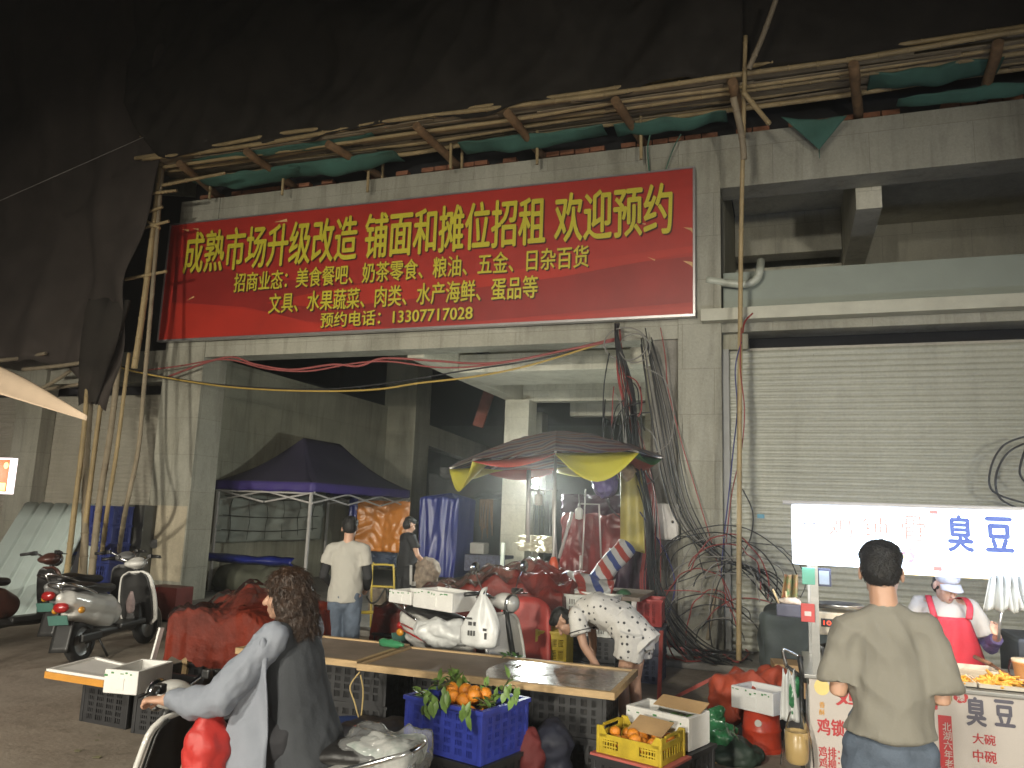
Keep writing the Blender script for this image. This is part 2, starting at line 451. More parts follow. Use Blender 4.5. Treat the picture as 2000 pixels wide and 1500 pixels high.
# left bay
part('lintel', conc, lambda m: m.b2((-19, 10.5, 3.745), (XL0, 10.95, 4.3), .008))
s = shutter(-18.9, -10.24, .085, 3.55, 10.74, shut_m2, 5.0)
MB().b2((-10.24, 10.6, .085), (-10.2, 10.72, 3.74)).build('guide_rail', rail_m, s)
part('gap_dark_panel', void_m, lambda m: m.b2((-18.9, 10.98, 3.5), (XL0, 11.0, 3.75)))
part('column', conc, lambda m: m.b2((-13.5, 10.42, 0), (-12.85, 10.72, 4.2), .012))
part('upper_wall', void_m, lambda m: m.b2((-19, 11.2, 4.31), (XL0, 11.3, 12)))
part('hoarding', conc2, lambda m: m.prism([(-11.45, 11.0, 7.55), (-10.15, 11.0, 7.35), (-10.15, 11.0, 8.05), (-11.0, 11.0, 8.75), (-11.45, 11.0, 8.7)], (0, .1, 0)))
# upper storey masonry behind the scaffold
def bricks(m):
    r = random.Random(3)
    for row in range(2):
        x = XL0 + .1 + (.12 if row else 0)
        while x < 11:
            if r.random() < .82: m.box((x + .115, 10.72 + r.uniform(-.015, .015), ZT + .05 + row * .085), (.215, .11, .07))
            x += .235
part('brick_course', brick_m, bricks)
part('upper_wall', void_m, lambda m: m.b2((XL0, 10.8, ZT + .002), (12, 10.95, 14)))
# the passage
part('inner_wall', conc2, lambda m: m.b2((-10.4, 11.081, .085), (-10.2, 18.6, 4.42)))
part('column', conc2, lambda m: m.b2((-10.3, 18.601, .085), (-9.35, 19.5, 9)))
part('inner_wall', conc2, lambda m: m.prism([(-9.36, 19.51, 3.45), (-9.36, 25.8, 3.02), (-9.36, 25.8, 3.74), (-9.36, 19.51, 4.02)], (-.3, 0, 0)))
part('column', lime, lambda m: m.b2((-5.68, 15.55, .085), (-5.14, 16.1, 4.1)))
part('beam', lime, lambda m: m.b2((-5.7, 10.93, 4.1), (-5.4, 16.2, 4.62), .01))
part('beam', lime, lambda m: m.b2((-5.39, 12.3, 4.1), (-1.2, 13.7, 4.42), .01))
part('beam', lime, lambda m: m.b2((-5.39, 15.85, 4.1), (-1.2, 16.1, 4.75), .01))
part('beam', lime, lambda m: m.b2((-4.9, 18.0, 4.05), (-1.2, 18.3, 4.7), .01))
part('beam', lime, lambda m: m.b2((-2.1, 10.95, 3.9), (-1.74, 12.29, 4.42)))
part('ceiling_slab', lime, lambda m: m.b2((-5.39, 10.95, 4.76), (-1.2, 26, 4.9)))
part('inner_wall', conc2, lambda m: m.b2((-1.9, 11.12, .085), (-1.65, 26, 4.75)))
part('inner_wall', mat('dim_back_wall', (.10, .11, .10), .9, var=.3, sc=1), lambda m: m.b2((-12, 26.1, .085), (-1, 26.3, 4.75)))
part('column', conc2, lambda m: m.b2((-4.0, 21.4, .085), (-3.4, 22, 4.75)))
part('column', conc2, lambda m: m.b2((-7.6, 22.5, .085), (-7.0, 23.1, 4.75)))
part('rear_wall', void_m, lambda m: m.b2((-22, 30, 0), (12, 30.2, 14)))
part('side_wall', void_m, lambda m: m.b2((-19.2, 10.5, 0), (-19, 30, 14)))
part('inner_wall', void_m, lambda m: m.b2((-.6, 11.2, .085), (12, 11.3, 4.0)))

# a red board hung in the dark opening
tag(MB().prism([yp(946, 758, 20), yp(966, 764, 20), yp(942, 836, 20), yp(923, 830, 20)], (0, .06, 0)).build('board', mat('faded_red_board', (.36, .12, .09), .8, var=.3, sc=5)), 'faded red board hung slanting in the dark opening of the passage', 'board')

# ================================================================== the banner
bn = thing('banner', 'large red letting banner with yellow characters hung across the passage entrance', 'banner', (-5.6, 10.35, 4.3))
BX0, BX1, BZ0, BZ1, BY = -10.22, -1.132, 4.447, 6.527, 10.33
red_m = mat('banner_red', (.36, .022, .014), .42, var=.16, sc=.8, spec=.5, stretch=(1, 1, 2.2), bump=.05, bsc=2)
MB().b2((BX0, BY, BZ0), (BX1, 10.40, BZ1)).build('panel', red_m, bn)
fr = MB()
for a, b in (((BX0 - .03, BY - .015, BZ0 - .035), (BX1 + .03, 10.42, BZ0 - .001)), ((BX0 - .03, BY - .015, BZ1 + .001), (BX1 + .03, 10.42, BZ1 + .025)), ((BX0 - .03, BY - .015, BZ0), (BX0 - .001, 10.42, BZ1)), ((BX1 + .001, BY - .015, BZ0), (BX1 + .03, 10.42, BZ1))): fr.b2(a, b)
fr.build('frame', mat('aluminium_edge', (.42, .40, .40), .3, .7, var=.1), bn)
def bp_(x, y, dy=.003): p = yp(x, y, BY - dy); return (min(max(p.x, BX0 + .004), BX1 - .004), BY - dy, min(max(p.z, BZ0 + .004), BZ1 - .004))
maroon = mat('banner_maroon', (.26, .016, .012), .42, var=.2, sc=1.0)
bright = mat('banner_scarlet', (.40, .026, .014), .4, var=.15, sc=1.0)
spark = mat('banner_spark', (.62, .38, .16), .4, var=.3, sc=5)
def swoosh(pts, mt, dy): MB().prism([bp_(x, y, dy) for x, y in pts], (0, .002, 0)).build('print', mt, bn)
swoosh([(345, 500), (520, 545), (760, 556), (960, 545), (1357, 500), (1357, 590), (1210, 602), (1040, 618), (905, 630), (770, 640), (600, 628), (480, 600), (335, 590)], maroon, .0035)
swoosh([(700, 556), (1000, 528), (1357, 480), (1357, 492), (1100, 540), (900, 566), (780, 588), (620, 600), (520, 592), (600, 574)], bright, .0065)
swoosh([(330, 594), (480, 604), (600, 630), (700, 642), (420, 664), (326, 664)], bright, .0095)
swoosh([(1040, 622), (1357, 598), (1357, 612), (1100, 632)], bright, .0095)
for (x, y, l, h, a) in ((548, 432, 26, 6, -.15), (1347, 447, 26, 9, .25), (1345, 513, 24, 10, .3), (1272, 505, 16, 3, .4), (372, 583, 16, 3, -.5), (362, 449, 14, 4, .2), (382, 447, 12, 4, .2), (1255, 437, 12, 3, .1)):
    c, s_ = math.cos(a), math.sin(a)
    swoosh([(x + c * l * q + s_ * h * t, y + s_ * l * q - c * h * t) for q, t in ((-.5, 0), (.1, .3), (.5, .5), (.5, -.5), (.1, -.3))], spark, .0125)
yel = mat('banner_yellow', (.52, .46, .03), .45, var=.08, sc=2)
shd = mat('letter_outline', (.06, .012, .01), .5, var=0)
for s_, a, b, bold in (("成熟市场升级改造 铺面和摊位招租 欢迎预约", ((358, 447), (358, 531)), ((1314, 366), (1314, 465)),   .022),
                 ("招商业态：美食餐吧、奶茶零食、粮油、五金、日杂百货", ((457, 534), (457, 571)), ((1151, 479), (1151, 524)), .018),
                 ("文具、水果蔬菜、肉类、水产海鲜、蛋品等", ((525, 572), (525, 612)), ((1052, 540), (1052, 585)), .018),
                 ("预约电话：13307717028", ((626, 610), (626, 641)), ((925, 596), (925, 626)), .018)):
    p0 = yp(*a[1], BY); p1 = yp(*b[0], BY)
    z0 = (yp(*a[1], BY).z + yp(*b[1], BY).z) / 2; z1 = (yp(*a[0], BY).z + yp(*b[0], BY).z) / 2
    o = text_fit('lettering', s_, yel, bn, p0.x, p1.x, z0, z1, BY - .022, bold)
    text_fit('letter_shadow', s_, shd, o, p0.x + .018, p1.x + .018, z0 - .018, z1 - .018, BY - .018, bold)

# ================================================================== scaffold over the facade
bam = mat('bamboo', (.36, .27, .14), .6, var=.25, sc=3, stretch=(1, 1, 1), bump=.15)
bam_g = mat('weathered_bamboo', (.27, .22, .15), .7, var=.25, sc=4, bump=.15)
log_m = mat('round_timber', (.20, .12, .06), .85, var=.35, sc=9, bump=.5, bsc=30)
tie_m = mat('binding_wire', (.03, .028, .025), .6, var=0)
gnet = sheer('green_debris_net', (.055, .15, .12), .82)
bnet = mat('black_shade_net', (.028, .024, .020), .85, var=.35, sc=2.5, bump=.35, bsc=200, spec=.2)
def bamboo(name, pts, r, mt, label, cat='bamboo pole', group=None, node=.34):
    m = MB(); P = catmull(pts, 7); Q = []; rr = []; acc = 0
    for i, p in enumerate(P):
        if i: acc += (p - P[i - 1]).length
        Q.append(p); rr.append(r * (1.0 - .12 * i / len(P)))
    m.tube(Q, rr, 9)
    L = sum((Q[i + 1] - Q[i]).length for i in range(len(Q) - 1)); k = node * .5; acc = 0
    for i in range(len(Q) - 1):
        d = (Q[i + 1] - Q[i]); l = d.length
        while k < acc + l:
            p = Q[i] + d * ((k - acc) / l); t = d.normalized() * .008
            m.tube([p - t * 1.6, p - t, p + t, p + t * 1.6], [rr[i] * .98, rr[i] * 1.14, rr[i] * 1.14, rr[i] * .98], 9)
            k += node
        acc += l
    return tag(m.build(name, mt), label, cat, group)
LOGS = [((350, 318), (430, 385)), ((480, 295), (575, 365)), ((640, 280), (745, 345)), ((812, 245), (890, 320)), ((990, 220), (1060, 305)), ((1200, 195), (1258, 282)), ((1430, 160), (1450, 252)), ((1668, 125), (1676, 225)), ((1950, 85), (1920, 195))]
LW = ['half hidden by the black net over the left column', 'above the first two characters of the banner', 'above the sixth character of the banner', 'above the middle gap of the banner', 'right of the banner middle with a pale cut end', 'above the right part of the banner', 'lashed beside the bamboo upright over the right column', 'pointing nearly straight at the street above the green net point', 'rightmost, with an orange-brown end']
for i, (a, b) in enumerate(LOGS):
    A = zp(*a, 7.27); B = zp(*b, 7.15); B = A + (B - A) * ((10.75 - A.y) / (B.y - A.y))
    m = MB(); m.tube([A + (B - A) * t + V((rnd.uniform(-.008, .008), 0, rnd.uniform(-.008, .008))) for t in (0, .2, .4, .6, .8, 1)], [.062, .066, .06, .064, .062, .064], 11)
    o = tag(m.build('putlog', log_m), 'round timber log jutting out, ' + LW[i], 'timber log', 'logs carrying the scaffold')
    # short bamboo stubs lashed beside each log
    if i < 6:
        for k in range(1 + (i in (2, 3))):
            c = A + (B - A) * (.62 + .25 * k); x = c.x + .09
            bamboo('bamboo_stub', [(x, c.y - .02, 7.48), (x, c.y, 7.2), (x + .01, c.y, 6.93 - .1 * ((i + k) % 3))], .026, bam, 'bamboo stub lashed to the log ' + LW[i], 'bamboo stub', 'stubs lashed to the logs')
# ledger bamboos along the facade
LED = [(9.55, 7.40, .036), (9.62, 7.50, .034), (9.9, 7.36, .038), (10.12, 7.37, .033), (10.3, 7.33, .037), (10.38, 7.4, .03), (9.75, 7.34, .03), (10.05, 7.44, .028)]
LLB = ['outermost, along the hem of the black net', 'upper outer one above the hem pole', 'thick one in the middle of the platform', 'thin one behind the thick middle pole', 'innermost, against the concrete beam', 'thin inner one above the innermost pole', 'thin one between the hem and the middle', 'thin bent one on top of the platform']
for i, (Y, z, r) in enumerate(LED):
    x0 = -10.15 + rnd.uniform(-.3, .3); pts = []
    x = x0
    while x < 5.2:
        pts.append((x, Y + rnd.uniform(-.05, .05), z + rnd.uniform(-.035, .035))); x += 1.6
    bamboo('ledger_pole', pts, r, bam, 'long bamboo pole on the scaffold, ' + LLB[i], 'bamboo pole', 'bamboo poles lying along the scaffold')
# split bamboo mats of the platform
mm = MB(); r_ = random.Random(5)
for k in range(70):
    Y = 9.6 + .75 * r_.random(); x0 = r_.uniform(-10.2, 3.5); L = r_.uniform(2, 3.4); z = 7.36 + r_.uniform(-.01, .02)
    mm.bar((x0, Y, z + r_.uniform(-.02, .02)), (x0 + L, Y + r_.uniform(-.06, .06), z + r_.uniform(-.02, .02)), r_.uniform(.04, .09), .012)
def deck(u, v): x = -10.3 + 15.5 * u; return (x, 9.56 + .86 * v, 7.415 + .02 * math.sin(v * 44) + .03 * noise.noise(V((x * .7, v * 3, 2))))
mm.sheet(deck, 90, 26, .004)
tag(mm.build('platform_mat', bam_g), 'flattened split bamboo matting forming the scaffold walkway over the banner', 'scaffold board')
# green debris net pieces sagging under the platform
def green(px0, px1, sag, label, Y0=9.7, Y1=10.38, z=7.3, pt=None, seed=0):
    a = yp(px0, 300, 10.2).x; b = yp(px1, 280, 10.2).x; m = MB()
    def fn(u, v):
        x = a + (b - a) * u; y = Y0 + (Y1 - Y0) * v
        s_ = math.sin(math.pi * u) * math.sin(math.pi * min(1, v * 1.0)) * sag
        return (x, y, z - s_ + noise.noise(V((x * 3, y * 4, seed))) * .05)
    m.sheet(fn, 30, 8, .004); return tag(m.build('debris_net', gnet), label, 'net')
green(390, 600, .16, 'green debris net sagging under the scaffold at the left column', 10.0, 10.42, 7.2, seed=1)
green(560, 780, .18, 'green debris net sagging over the left half of the banner', 10.0, 10.42, 7.22, seed=2)
green(420, 760, .06, 'strip of green net between the scaffold poles over the left of the banner', 9.65, 9.85, 7.36, seed=7)
green(900, 1180, .14, 'green debris net sagging over the middle of the banner', 10.05, 10.42, 7.22, seed=3)
green(1200, 1420, .12, 'green debris net sagging left of the right column head', 10.1, 10.42, 7.2, seed=4)
green(1700, 1960, .12, 'green debris net strip between the poles at the upper right', 9.9, 10.3, 7.32, seed=5)
green(1760, 2100, .1, 'green debris net under the platform above the upper right beam', 10.2, 10.43, 7.12, seed=6)
tip = [yp(1525, 228, 10.2), yp(1655, 225, 10.2), yp(1600, 292, 10.25)]
def tri(u, v):
    e = tip[0].lerp(tip[1], u); p = e.lerp(tip[2], v); k = math.sin(math.pi * u) * (1 - v) * v
    return p + V((0, -.12 * k + .03 * noise.noise(p * 5), .12 * math.sin(math.pi * u) * (1 - v) * -.4))
m = MB(); m.sheet(tri, 16, 14, .004); m.tube([tip[2], tip[2] + V((0, 0, -.12))], .006, 5)
tag(m.build('debris_net', gnet), 'green net hanging down in a point over the upper right beam', 'net')

# black shade nets
lnet = mat('paler_shade_net', (.058, .048, .042), .85, var=.3, sc=1.5, bump=.35, bsc=200, spec=.2)  # paler tone for the left net than for the main one
def net(label, fn, nu, nv, mt=None): m = MB(); m.sheet(fn, nu, nv, .006); return tag(m.build('shade_net', mt or bnet), label, 'net')
def main_net(u, v):
    x = -10.75 + u * 10.35
    hem = 7.38 + .10 * noise.noise(V((x * 1.1, 3, 0))) + .05 * noise.noise(V((x * 4, 8, 0)))
    if u < .09: hem += (1 - u / .09) ** 1.2 * 1.15
    z = hem + (13.5 - hem) * v
    fold = math.sin((x * 1.2 - z * 1.1)) * .09 + noise.noise(V((x * .9 + z * .5, z * .6 - x * .5, 1))) * .34 + abs(noise.noise(V((x * 1.8 - z * 1.4, z * .9, 5)))) * .22
    return (x, 9.52 - .22 * v * 3 + fold * min(1, .35 + v * 3), z)
net('huge black shade net wrapping the upper storey above the banner', main_net, 150, 70)
def right_net(u, v):
    x = -.42 + u * 9; hem = 7.40 + .05 * noise.noise(V((x * 2, 1, 0)))
    z = hem + (13.5 - hem) * v
    return (x, 9.62 - .3 * v + noise.noise(V((x * .8, z * .7, 9))) * .3, z)
net('black shade net over the scaffold right of the bamboo upright', right_net, 60, 40)
def left_net(u, v):
    # hangs in front of the left bay, gathered towards its lower right corner
    xa = -19 + u * 9.15; z0 = 4.0 + .18 * noise.noise(V((xa * 1.4, 2, 0)))
    k = max(0, (u - .80) / .20)
    z0 -= k * .9
    z = z0 + (13 - z0) * v
    x = xa + (1 - v) ** 3 * k * -.35
    y = 9.75 + math.sin(xa * 5.2 + math.sin(z * .8) * .7) * .09 * (.4 + .6 * (1 - v)) + noise.noise(V((xa * .8 + z * .3, z * .55, 4))) * .4 - .35 * k * (1 - v)
    return (x, y, z)
net('black shade net hanging like a curtain in front of the left bay', left_net, 110, 70, lnet)
def wisp(u, v):
    a = 2 * math.pi * u; r = .26 * (1 - .55 * v) * (1 + .35 * math.sin(a * 3 + v * 4))
    c = yp(205, 590, 9.35).lerp(yp(176, 790, 9.35), v)
    return c + V((math.cos(a) * r * 1.4, math.sin(a) * r * .7, .03 * math.sin(a * 5)))
m = MB(); m.sheet(wisp, 28, 16)
tag(m.build('net_bundle', bnet), 'gathered tail of the black net bunched round the bamboo poles', 'net')

# uprights at the left
POL = [([(120, 1203, 9.0), (140, 1040, 9.15), (162, 860, 9.3), (172, 740, 9.35)], .042, bam, 'long pale bamboo pole leaning beside the pale roofing sheets, leftmost of the cluster'),
       ([(158, 1190, 9.3), (166, 1040, 9.35), (168, 900, 9.42), (180, 740, 9.5)], .055, bam_g, 'thick brown pole in the middle of the leaning cluster'),
       ([(150, 1180, 9.25), (170, 1000, 9.35), (190, 840, 9.45), (208, 710, 9.5)], .04, bam, 'bamboo pole with a broken sleeve standing right of the leftmost one'),
       ([(170, 1195, 9.3), (193, 990, 9.4), (215, 850, 9.5), (233, 700, 9.55)], .05, bam_g, 'dark brown bamboo pole in the leaning cluster left of the grey cabinet'),
       ([(190, 1150, 9.4), (208, 1010, 9.45), (229, 875, 9.55), (252, 690, 9.62)], .034, bam, 'thin yellow bamboo pole in the leaning cluster before the blue crates'),
       ([(221, 1145, 9.5), (243, 1010, 9.55), (270, 880, 9.6), (281, 760, 9.62), (300, 540, 9.7), (322, 270, 9.8)], .036, bam_g, 'tall bamboo pole running from the ground past the banner edge to the hoarding'),
       ([(262, 720, 9.62), (280, 600, 9.65), (300, 440, 9.7), (318, 290, 9.75)], .05, bam, 'thick bamboo pole spliced to the tall one left of the banner')]
def stand_pole(P):
    n = len(P) - 1
    if P[0][1] < 1100: return [yp(*q) for q in P]
    return [zp(P[0][0], P[0][1] + 12, 0)] + [yp(x, y, Y - .45 * (1 - (i + 1) / n)) for i, (x, y, Y) in enumerate(P[1:])]
for P, r, mt, lb in POL: bamboo('bamboo_pole', stand_pole(P), r, mt, lb, 'bamboo pole', 'uprights left of the banner')
RNG = [((244, 546), (325, 530), 'crossing the two uprights beside the lower banner edge'), ((256, 452), (330, 432), 'second from the top beside the banner'), ((258, 425), (318, 404), 'upper one of the slanting pair beside the banner'), ((262, 420), (312, 446), 'sloping down to the right beside the banner'), ((280, 380), (345, 372), 'just under the platform corner'), ((318, 362), (440, 338), 'tied to the platform corner over the column'), ((278, 212), (300, 262), 'slanting one under the hoarding'), ((280, 215), (276, 268), 'nearly upright one under the hoarding')]
for a, b, lb in RNG: bamboo('bamboo_rung', [yp(*a, 9.66), yp((a[0] + b[0]) / 2, (a[1] + b[1]) / 2, 9.64), yp(*b, 9.66)], .028, bam, 'short bamboo rung ' + lb, 'bamboo rung', 'rungs left of the banner')
RL = [((0, 704), (90, 690), 9.6), ((45, 722), (215, 700), 9.55), ((0, 770), (190, 745), 10.2), ((80, 760), (150, 715), 9.9)]
RLB = ['pale one under the net hem at the left edge', 'tied below the net hem over the awning', 'reddish one along the concrete lintel', 'slanting brace behind the net hem']
for (a, b, Y), lb in zip(RL, RLB): bamboo('bamboo_rail', [yp(*a, Y), yp((a[0] + b[0]) / 2, (a[1] + b[1]) / 2 + 2, Y), yp(*b, Y)], .035, bam_g, 'bamboo rail, left bay, ' + lb, 'bamboo rail', 'rails over the left shutter')
# right upright
bamboo('bamboo_upright', [yp(1443, 1290, 9.55), yp(1444, 900, 9.75), yp(1447, 500, 9.95), yp(1452, 250, 9.6), yp(1456, 70, 9.4)], .031, bam, 'tall thin bamboo upright in front of the right column and shutter', 'bamboo pole')
bamboo('bamboo_pole', [yp(1432, 190, 9.4), yp(1448, 260, 9.6), yp(1453, 312, 9.7)], .045, bam_g, 'short thick bamboo butt lashed to the upright over the right column', 'bamboo pole')
bamboo('bamboo_pole', [yp(1462, 135, 9.35), yp(1490, 70, 9.2), yp(1518, -8, 9.05)], .036, bam_g, 'pale bent pole rising from the upright to the top edge', 'bamboo pole')
bamboo('bamboo_pole', [yp(1452, 180, 9.4), yp(1478, 212, 9.5), yp(1503, 242, 9.7)], .034, bam, 'short bamboo brace slanting right of the upright', 'bamboo pole')
# ================================================================== crates, boxes, tables
crate_k = mat('black_crate_plastic', (.022, .022, .024), .5, var=.2, sc=8)
crate_b = mat('blue_crate_plastic', (.032, .05, .34), .45, var=.35, sc=9)
crate_y = mat('yellow_crate_plastic', (.44, .32, .025), .45, var=.3, sc=9)
crate_w = mat('white_crate_plastic', (.55, .55, .5), .4, var=.1, sc=6)
crate_r = mat('red_crate_plastic', (.38, .035, .03), .42, var=.15, sc=6)
foam = mat('white_foam', (.72, .71, .68), .75, var=.06, sc=6, bump=.25, bsc=160)
foam_in = mat('foam_inside', (.62, .57, .46), .8, var=.08, sc=6, bump=.2, bsc=120)
card = mat('cardboard', (.42, .27, .13), .8, var=.12, sc=5, bump=.05)
wood = mat('pale_timber', (.42, .29, .15), .65, var=.22, sc=6, stretch=(1, 6, 6), bump=.1)
ply = mat('worn_board', (.19, .145, .11), .6, var=.28, sc=3.5, bump=.1, bsc=25)
leafm = mat('citrus_leaf', (.05, .13, .03), .45, var=.5, sc=9)
leafl = mat('young_leaf', (.13, .22, .05), .45, var=.4, sc=9)
orange = mat('orange_peel', (.66, .23, .02), .45, var=.12, sc=9, bump=.3, bsc=90)
lime = mat('green_lime', (.07, .16, .04), .4, var=.3, sc=8, bump=.2, bsc=90)
green_print = mat('green_print', (.06, .22, .07), .7, var=.1)

def crate_mesh(w, d, h, rows=4, cols=6, slats=4, open_top=True, t=.012, solid_rows=(), diag=False):
    """open lattice crate, its corner at -w/2, -d/2, 0"""
    m = MB(); T = t
    def side(o, ax, L):
        o = V(o); ax = V(ax); up = V((0, 0, 1)); nrm = ax.cross(up)
        def rect(a0, a1, z0, z1, th=T):
            c = o + ax * ((a0 + a1) / 2) + up * ((z0 + z1) / 2)
            m.box(c, (abs(ax.x) * (a1 - a0) + abs(ax.y) * th, abs(ax.y) * (a1 - a0) + abs(ax.x) * th, z1 - z0))
        zt = h - .045; zb = .03
        rect(0, L, 0, zb); rect(0, L, zt, h, T * 1.6)
        n = max(2, round(cols * L / max(w, d)))
        rh = (zt - zb) / rows
        pw = .035 if L > .3 else .028
        xs = [pw * .8 + (L - pw * 1.6) * i / n for i in range(n + 1)]
        for i, x in enumerate(xs):
            g = pw / 2 if 0 < i < n else pw * .8
            rect(max(0, x - g), min(L, x + g), zb, zt, T * 1.35)
        for k in range(1, rows): rect(0, L, zb + k * rh - .008, zb + k * rh + .008, T * 1.1)
        for i in range(n):
            a, b = xs[i] + pw / 2, xs[i + 1] - pw / 2; sw = (b - a) / (2 * slats + 1)
            for k in range(slats): rect(a + sw * (2 * k + 1), a + sw * (2 * k + 2), zb, zt, T * .7)
    hw, hd = w / 2, d / 2
    side((-hw, -hd, 0), (1, 0, 0), w); side((-hw, hd, 0), (1, 0, 0), w)
    side((-hw, -hd, 0), (0, 1, 0), d); side((hw, -hd, 0), (0, 1, 0), d)
    for sx in (-1, 1):
        for sy in (-1, 1): m.box((sx * hw, sy * hd, h / 2), (.03, .03, h - .001), None, .006)
    m.b2((-hw, -hd, .004), (hw, hd, .016))
    # outward top lip
    for sy in (-1, 1): m.box((0, sy * (hd + .012), h - .012), (w + .05, .022, .024))
    for sx in (-1, 1): m.box((sx * (hw + .012), 0, h - .012), (.022, d + .002, .0235))
    return m
CR = {}
def crate(label, loc, rz, size=(.56, .40, .30), mt=None, rows=4, cols=6, slats=4, group=None, rot=None, name='crate'):
    key = (size, rows, cols, slats, mt.name if mt else '')
    if key not in CR:
        CR[key] = crate_mesh(*size, rows=rows, cols=cols, slats=slats).mesh('crate'); CR[key].materials.append(mt or crate_k)
    o = bpy.data.objects.new(name, CR[key]); COL.objects.link(o); o.location = loc
    o.rotation_euler = rot if rot else (0, 0, rz)
    return tag(o, label, 'crate', group)
GK = 'black lattice crates under the tables'
# stack under the front board (right end)
c0 = zp(1120, 1522, 0)
crate('black crate under the right end of the framed table, lower of its stack', (-1.42, 5.5, 0), 0, (.50, .42, .285), None, group=GK)
crate('black crate directly carrying the right end of the framed table', (-1.41, 5.49, .287), R(1.5), (.50, .42, .285), None, group=GK)
crate('black crate under the joint of the two tables, lower of its stack', (-3.12, 5.6, 0), R(2), (.56, .40, .285), None, group=GK)
crate('black crate under the joint of the two tables, upper of its stack', (-3.1, 5.58, .287), R(-1), (.56, .40, .285), None, group=GK)
crate('black crate under the left table behind the rider, upper of its stack', (-3.72, 5.62, .287), R(1), (.50, .40, .285), None, group=GK)
crate('black crate under the left table behind the rider, lower of its stack', (-3.72, 5.62, 0), R(3), (.50, .40, .285), None, group=GK)
crate('black crate under the middle of the framed table, back row', (-2.4, 5.75, 0), R(0), (.56, .40, .285), None, group=GK)
crate('black crate on top in the back row under the framed table', (-2.38, 5.74, .287), R(2), (.56, .40, .285), None, group=GK)
crate('black crate under the white foam box and the orange edged board, street end', (-5.0, 5.12, 0), R(-3), (.47, .36, .30), None, rows=5, cols=4, slats=3, group=GK)
crate('black crate beside the rider under the right end of the foam box', (-4.44, 5.08, 0), R(4), (.46, .36, .30), None, rows=6, cols=4, slats=3, group=GK)
crate('black crate under the red covered table', (-4.9, 5.75, 0), 0, (.56, .4, .285), None, group=GK)
# crate carrying the blue one, and those carrying the small fruit boxes
B = zp(955, 1492, .3)
crate('black crate carrying the blue crate of oranges', (-1.89, 4.69, 0), R(-16), (.58, .46, .30), None, group=GK)
crate('black crate under the yellow box of oranges', (-.873, 5.06, 0), R(-18), (.46, .34, .285), None, group=GK)
crate('black crate under the foam box of limes', (-.763, 5.43, 0), R(-21), (.48, .30, .30), None, group=GK)
tag(MB().box((-.873, 5.05, .293), (.50, .37, .014), Matrix.Rotation(R(-18), 3, 'Z')).build('tray_board', mat('red_edge_board', (.42, .10, .08), .6)), 'thin red edged board lying under the yellow box of oranges', 'board')
# blue crate
BL = (-1.89, 4.69, .302)
crate('blue plastic crate full of oranges with leafy twigs', BL, R(-16), (.57, .45, .30), crate_b, rows=5, cols=6, slats=4)
def leaf(m, c, d, up, L, W):
    c, d, up = V(c), V(d).normalized(), V(up); s = d.cross(up).normalized(); u = s.cross(d)
    P = [c, c + d * L * .3 + s * W * .5 + u * L * .06, c + d * L * .65 + s * W * .42 + u * L * .05, c + d * L - u * L * .12, c + d * L * .65 - s * W * .42 + u * L * .05, c + d * L * .3 - s * W * .5 + u * L * .06, c + d * L * .32 + u * L * .02, c + d * L * .66 + u * .0]
    m.add(P, [(0, 1, 6), (1, 2, 7, 6), (2, 3, 7), (0, 6, 5), (6, 7, 4, 5), (7, 3, 4)], True)
def fruit_fill(loc, rz, size, z0, z1, r, mt, label, cat, group, n, seed, name='orange', sq=1.0):
    m = MB(); m.ell((0, 0, 0), (r, r, r * .93), nu=16, nv=10); m.lathe([(.006, r * .90), (.004, r * .94), (.001, r * .95)], n=6)
    me = m.mesh(name); me.materials.append(mt); g = random.Random(seed); pl = []; tries = 0
    c, s_ = math.cos(rz), math.sin(rz)
    while len(pl) < n and tries < 6000:
        tries += 1
        p = V((g.uniform(-size[0] / 2 + r * 1.15, size[0] / 2 - r * 1.15), g.uniform(-size[1] / 2 + r * 1.15, size[1] / 2 - r * 1.15), g.uniform(z0, z1)))
        if all((p - q).length > r * 1.8 for q in pl): pl.append(p)
    for p in pl:
        o = bpy.data.objects.new(name, me); COL.objects.link(o)
        o.location = V(loc) + V((p.x * c - p.y * s_, p.x * s_ + p.y * c, p.z)); o.rotation_euler = (g.uniform(-1, 1), g.uniform(-1, 1), g.uniform(0, 6))
        k = g.uniform(.86, 1.1); o.scale = (k, k, k * sq)
        tag(o, label, cat, group)
fruit_fill(BL, R(-16), (.53, .41), .06, .26, .042, orange, 'orange inside the blue crate among leafy twigs', 'orange', 'oranges in the blue crate', 42, 2)
fruit_fill(BL, R(-16), (.36, .22), .275, .33, .043, orange, 'orange on top of the heap in the blue crate', 'orange', 'oranges heaped on the blue crate', 9, 5)
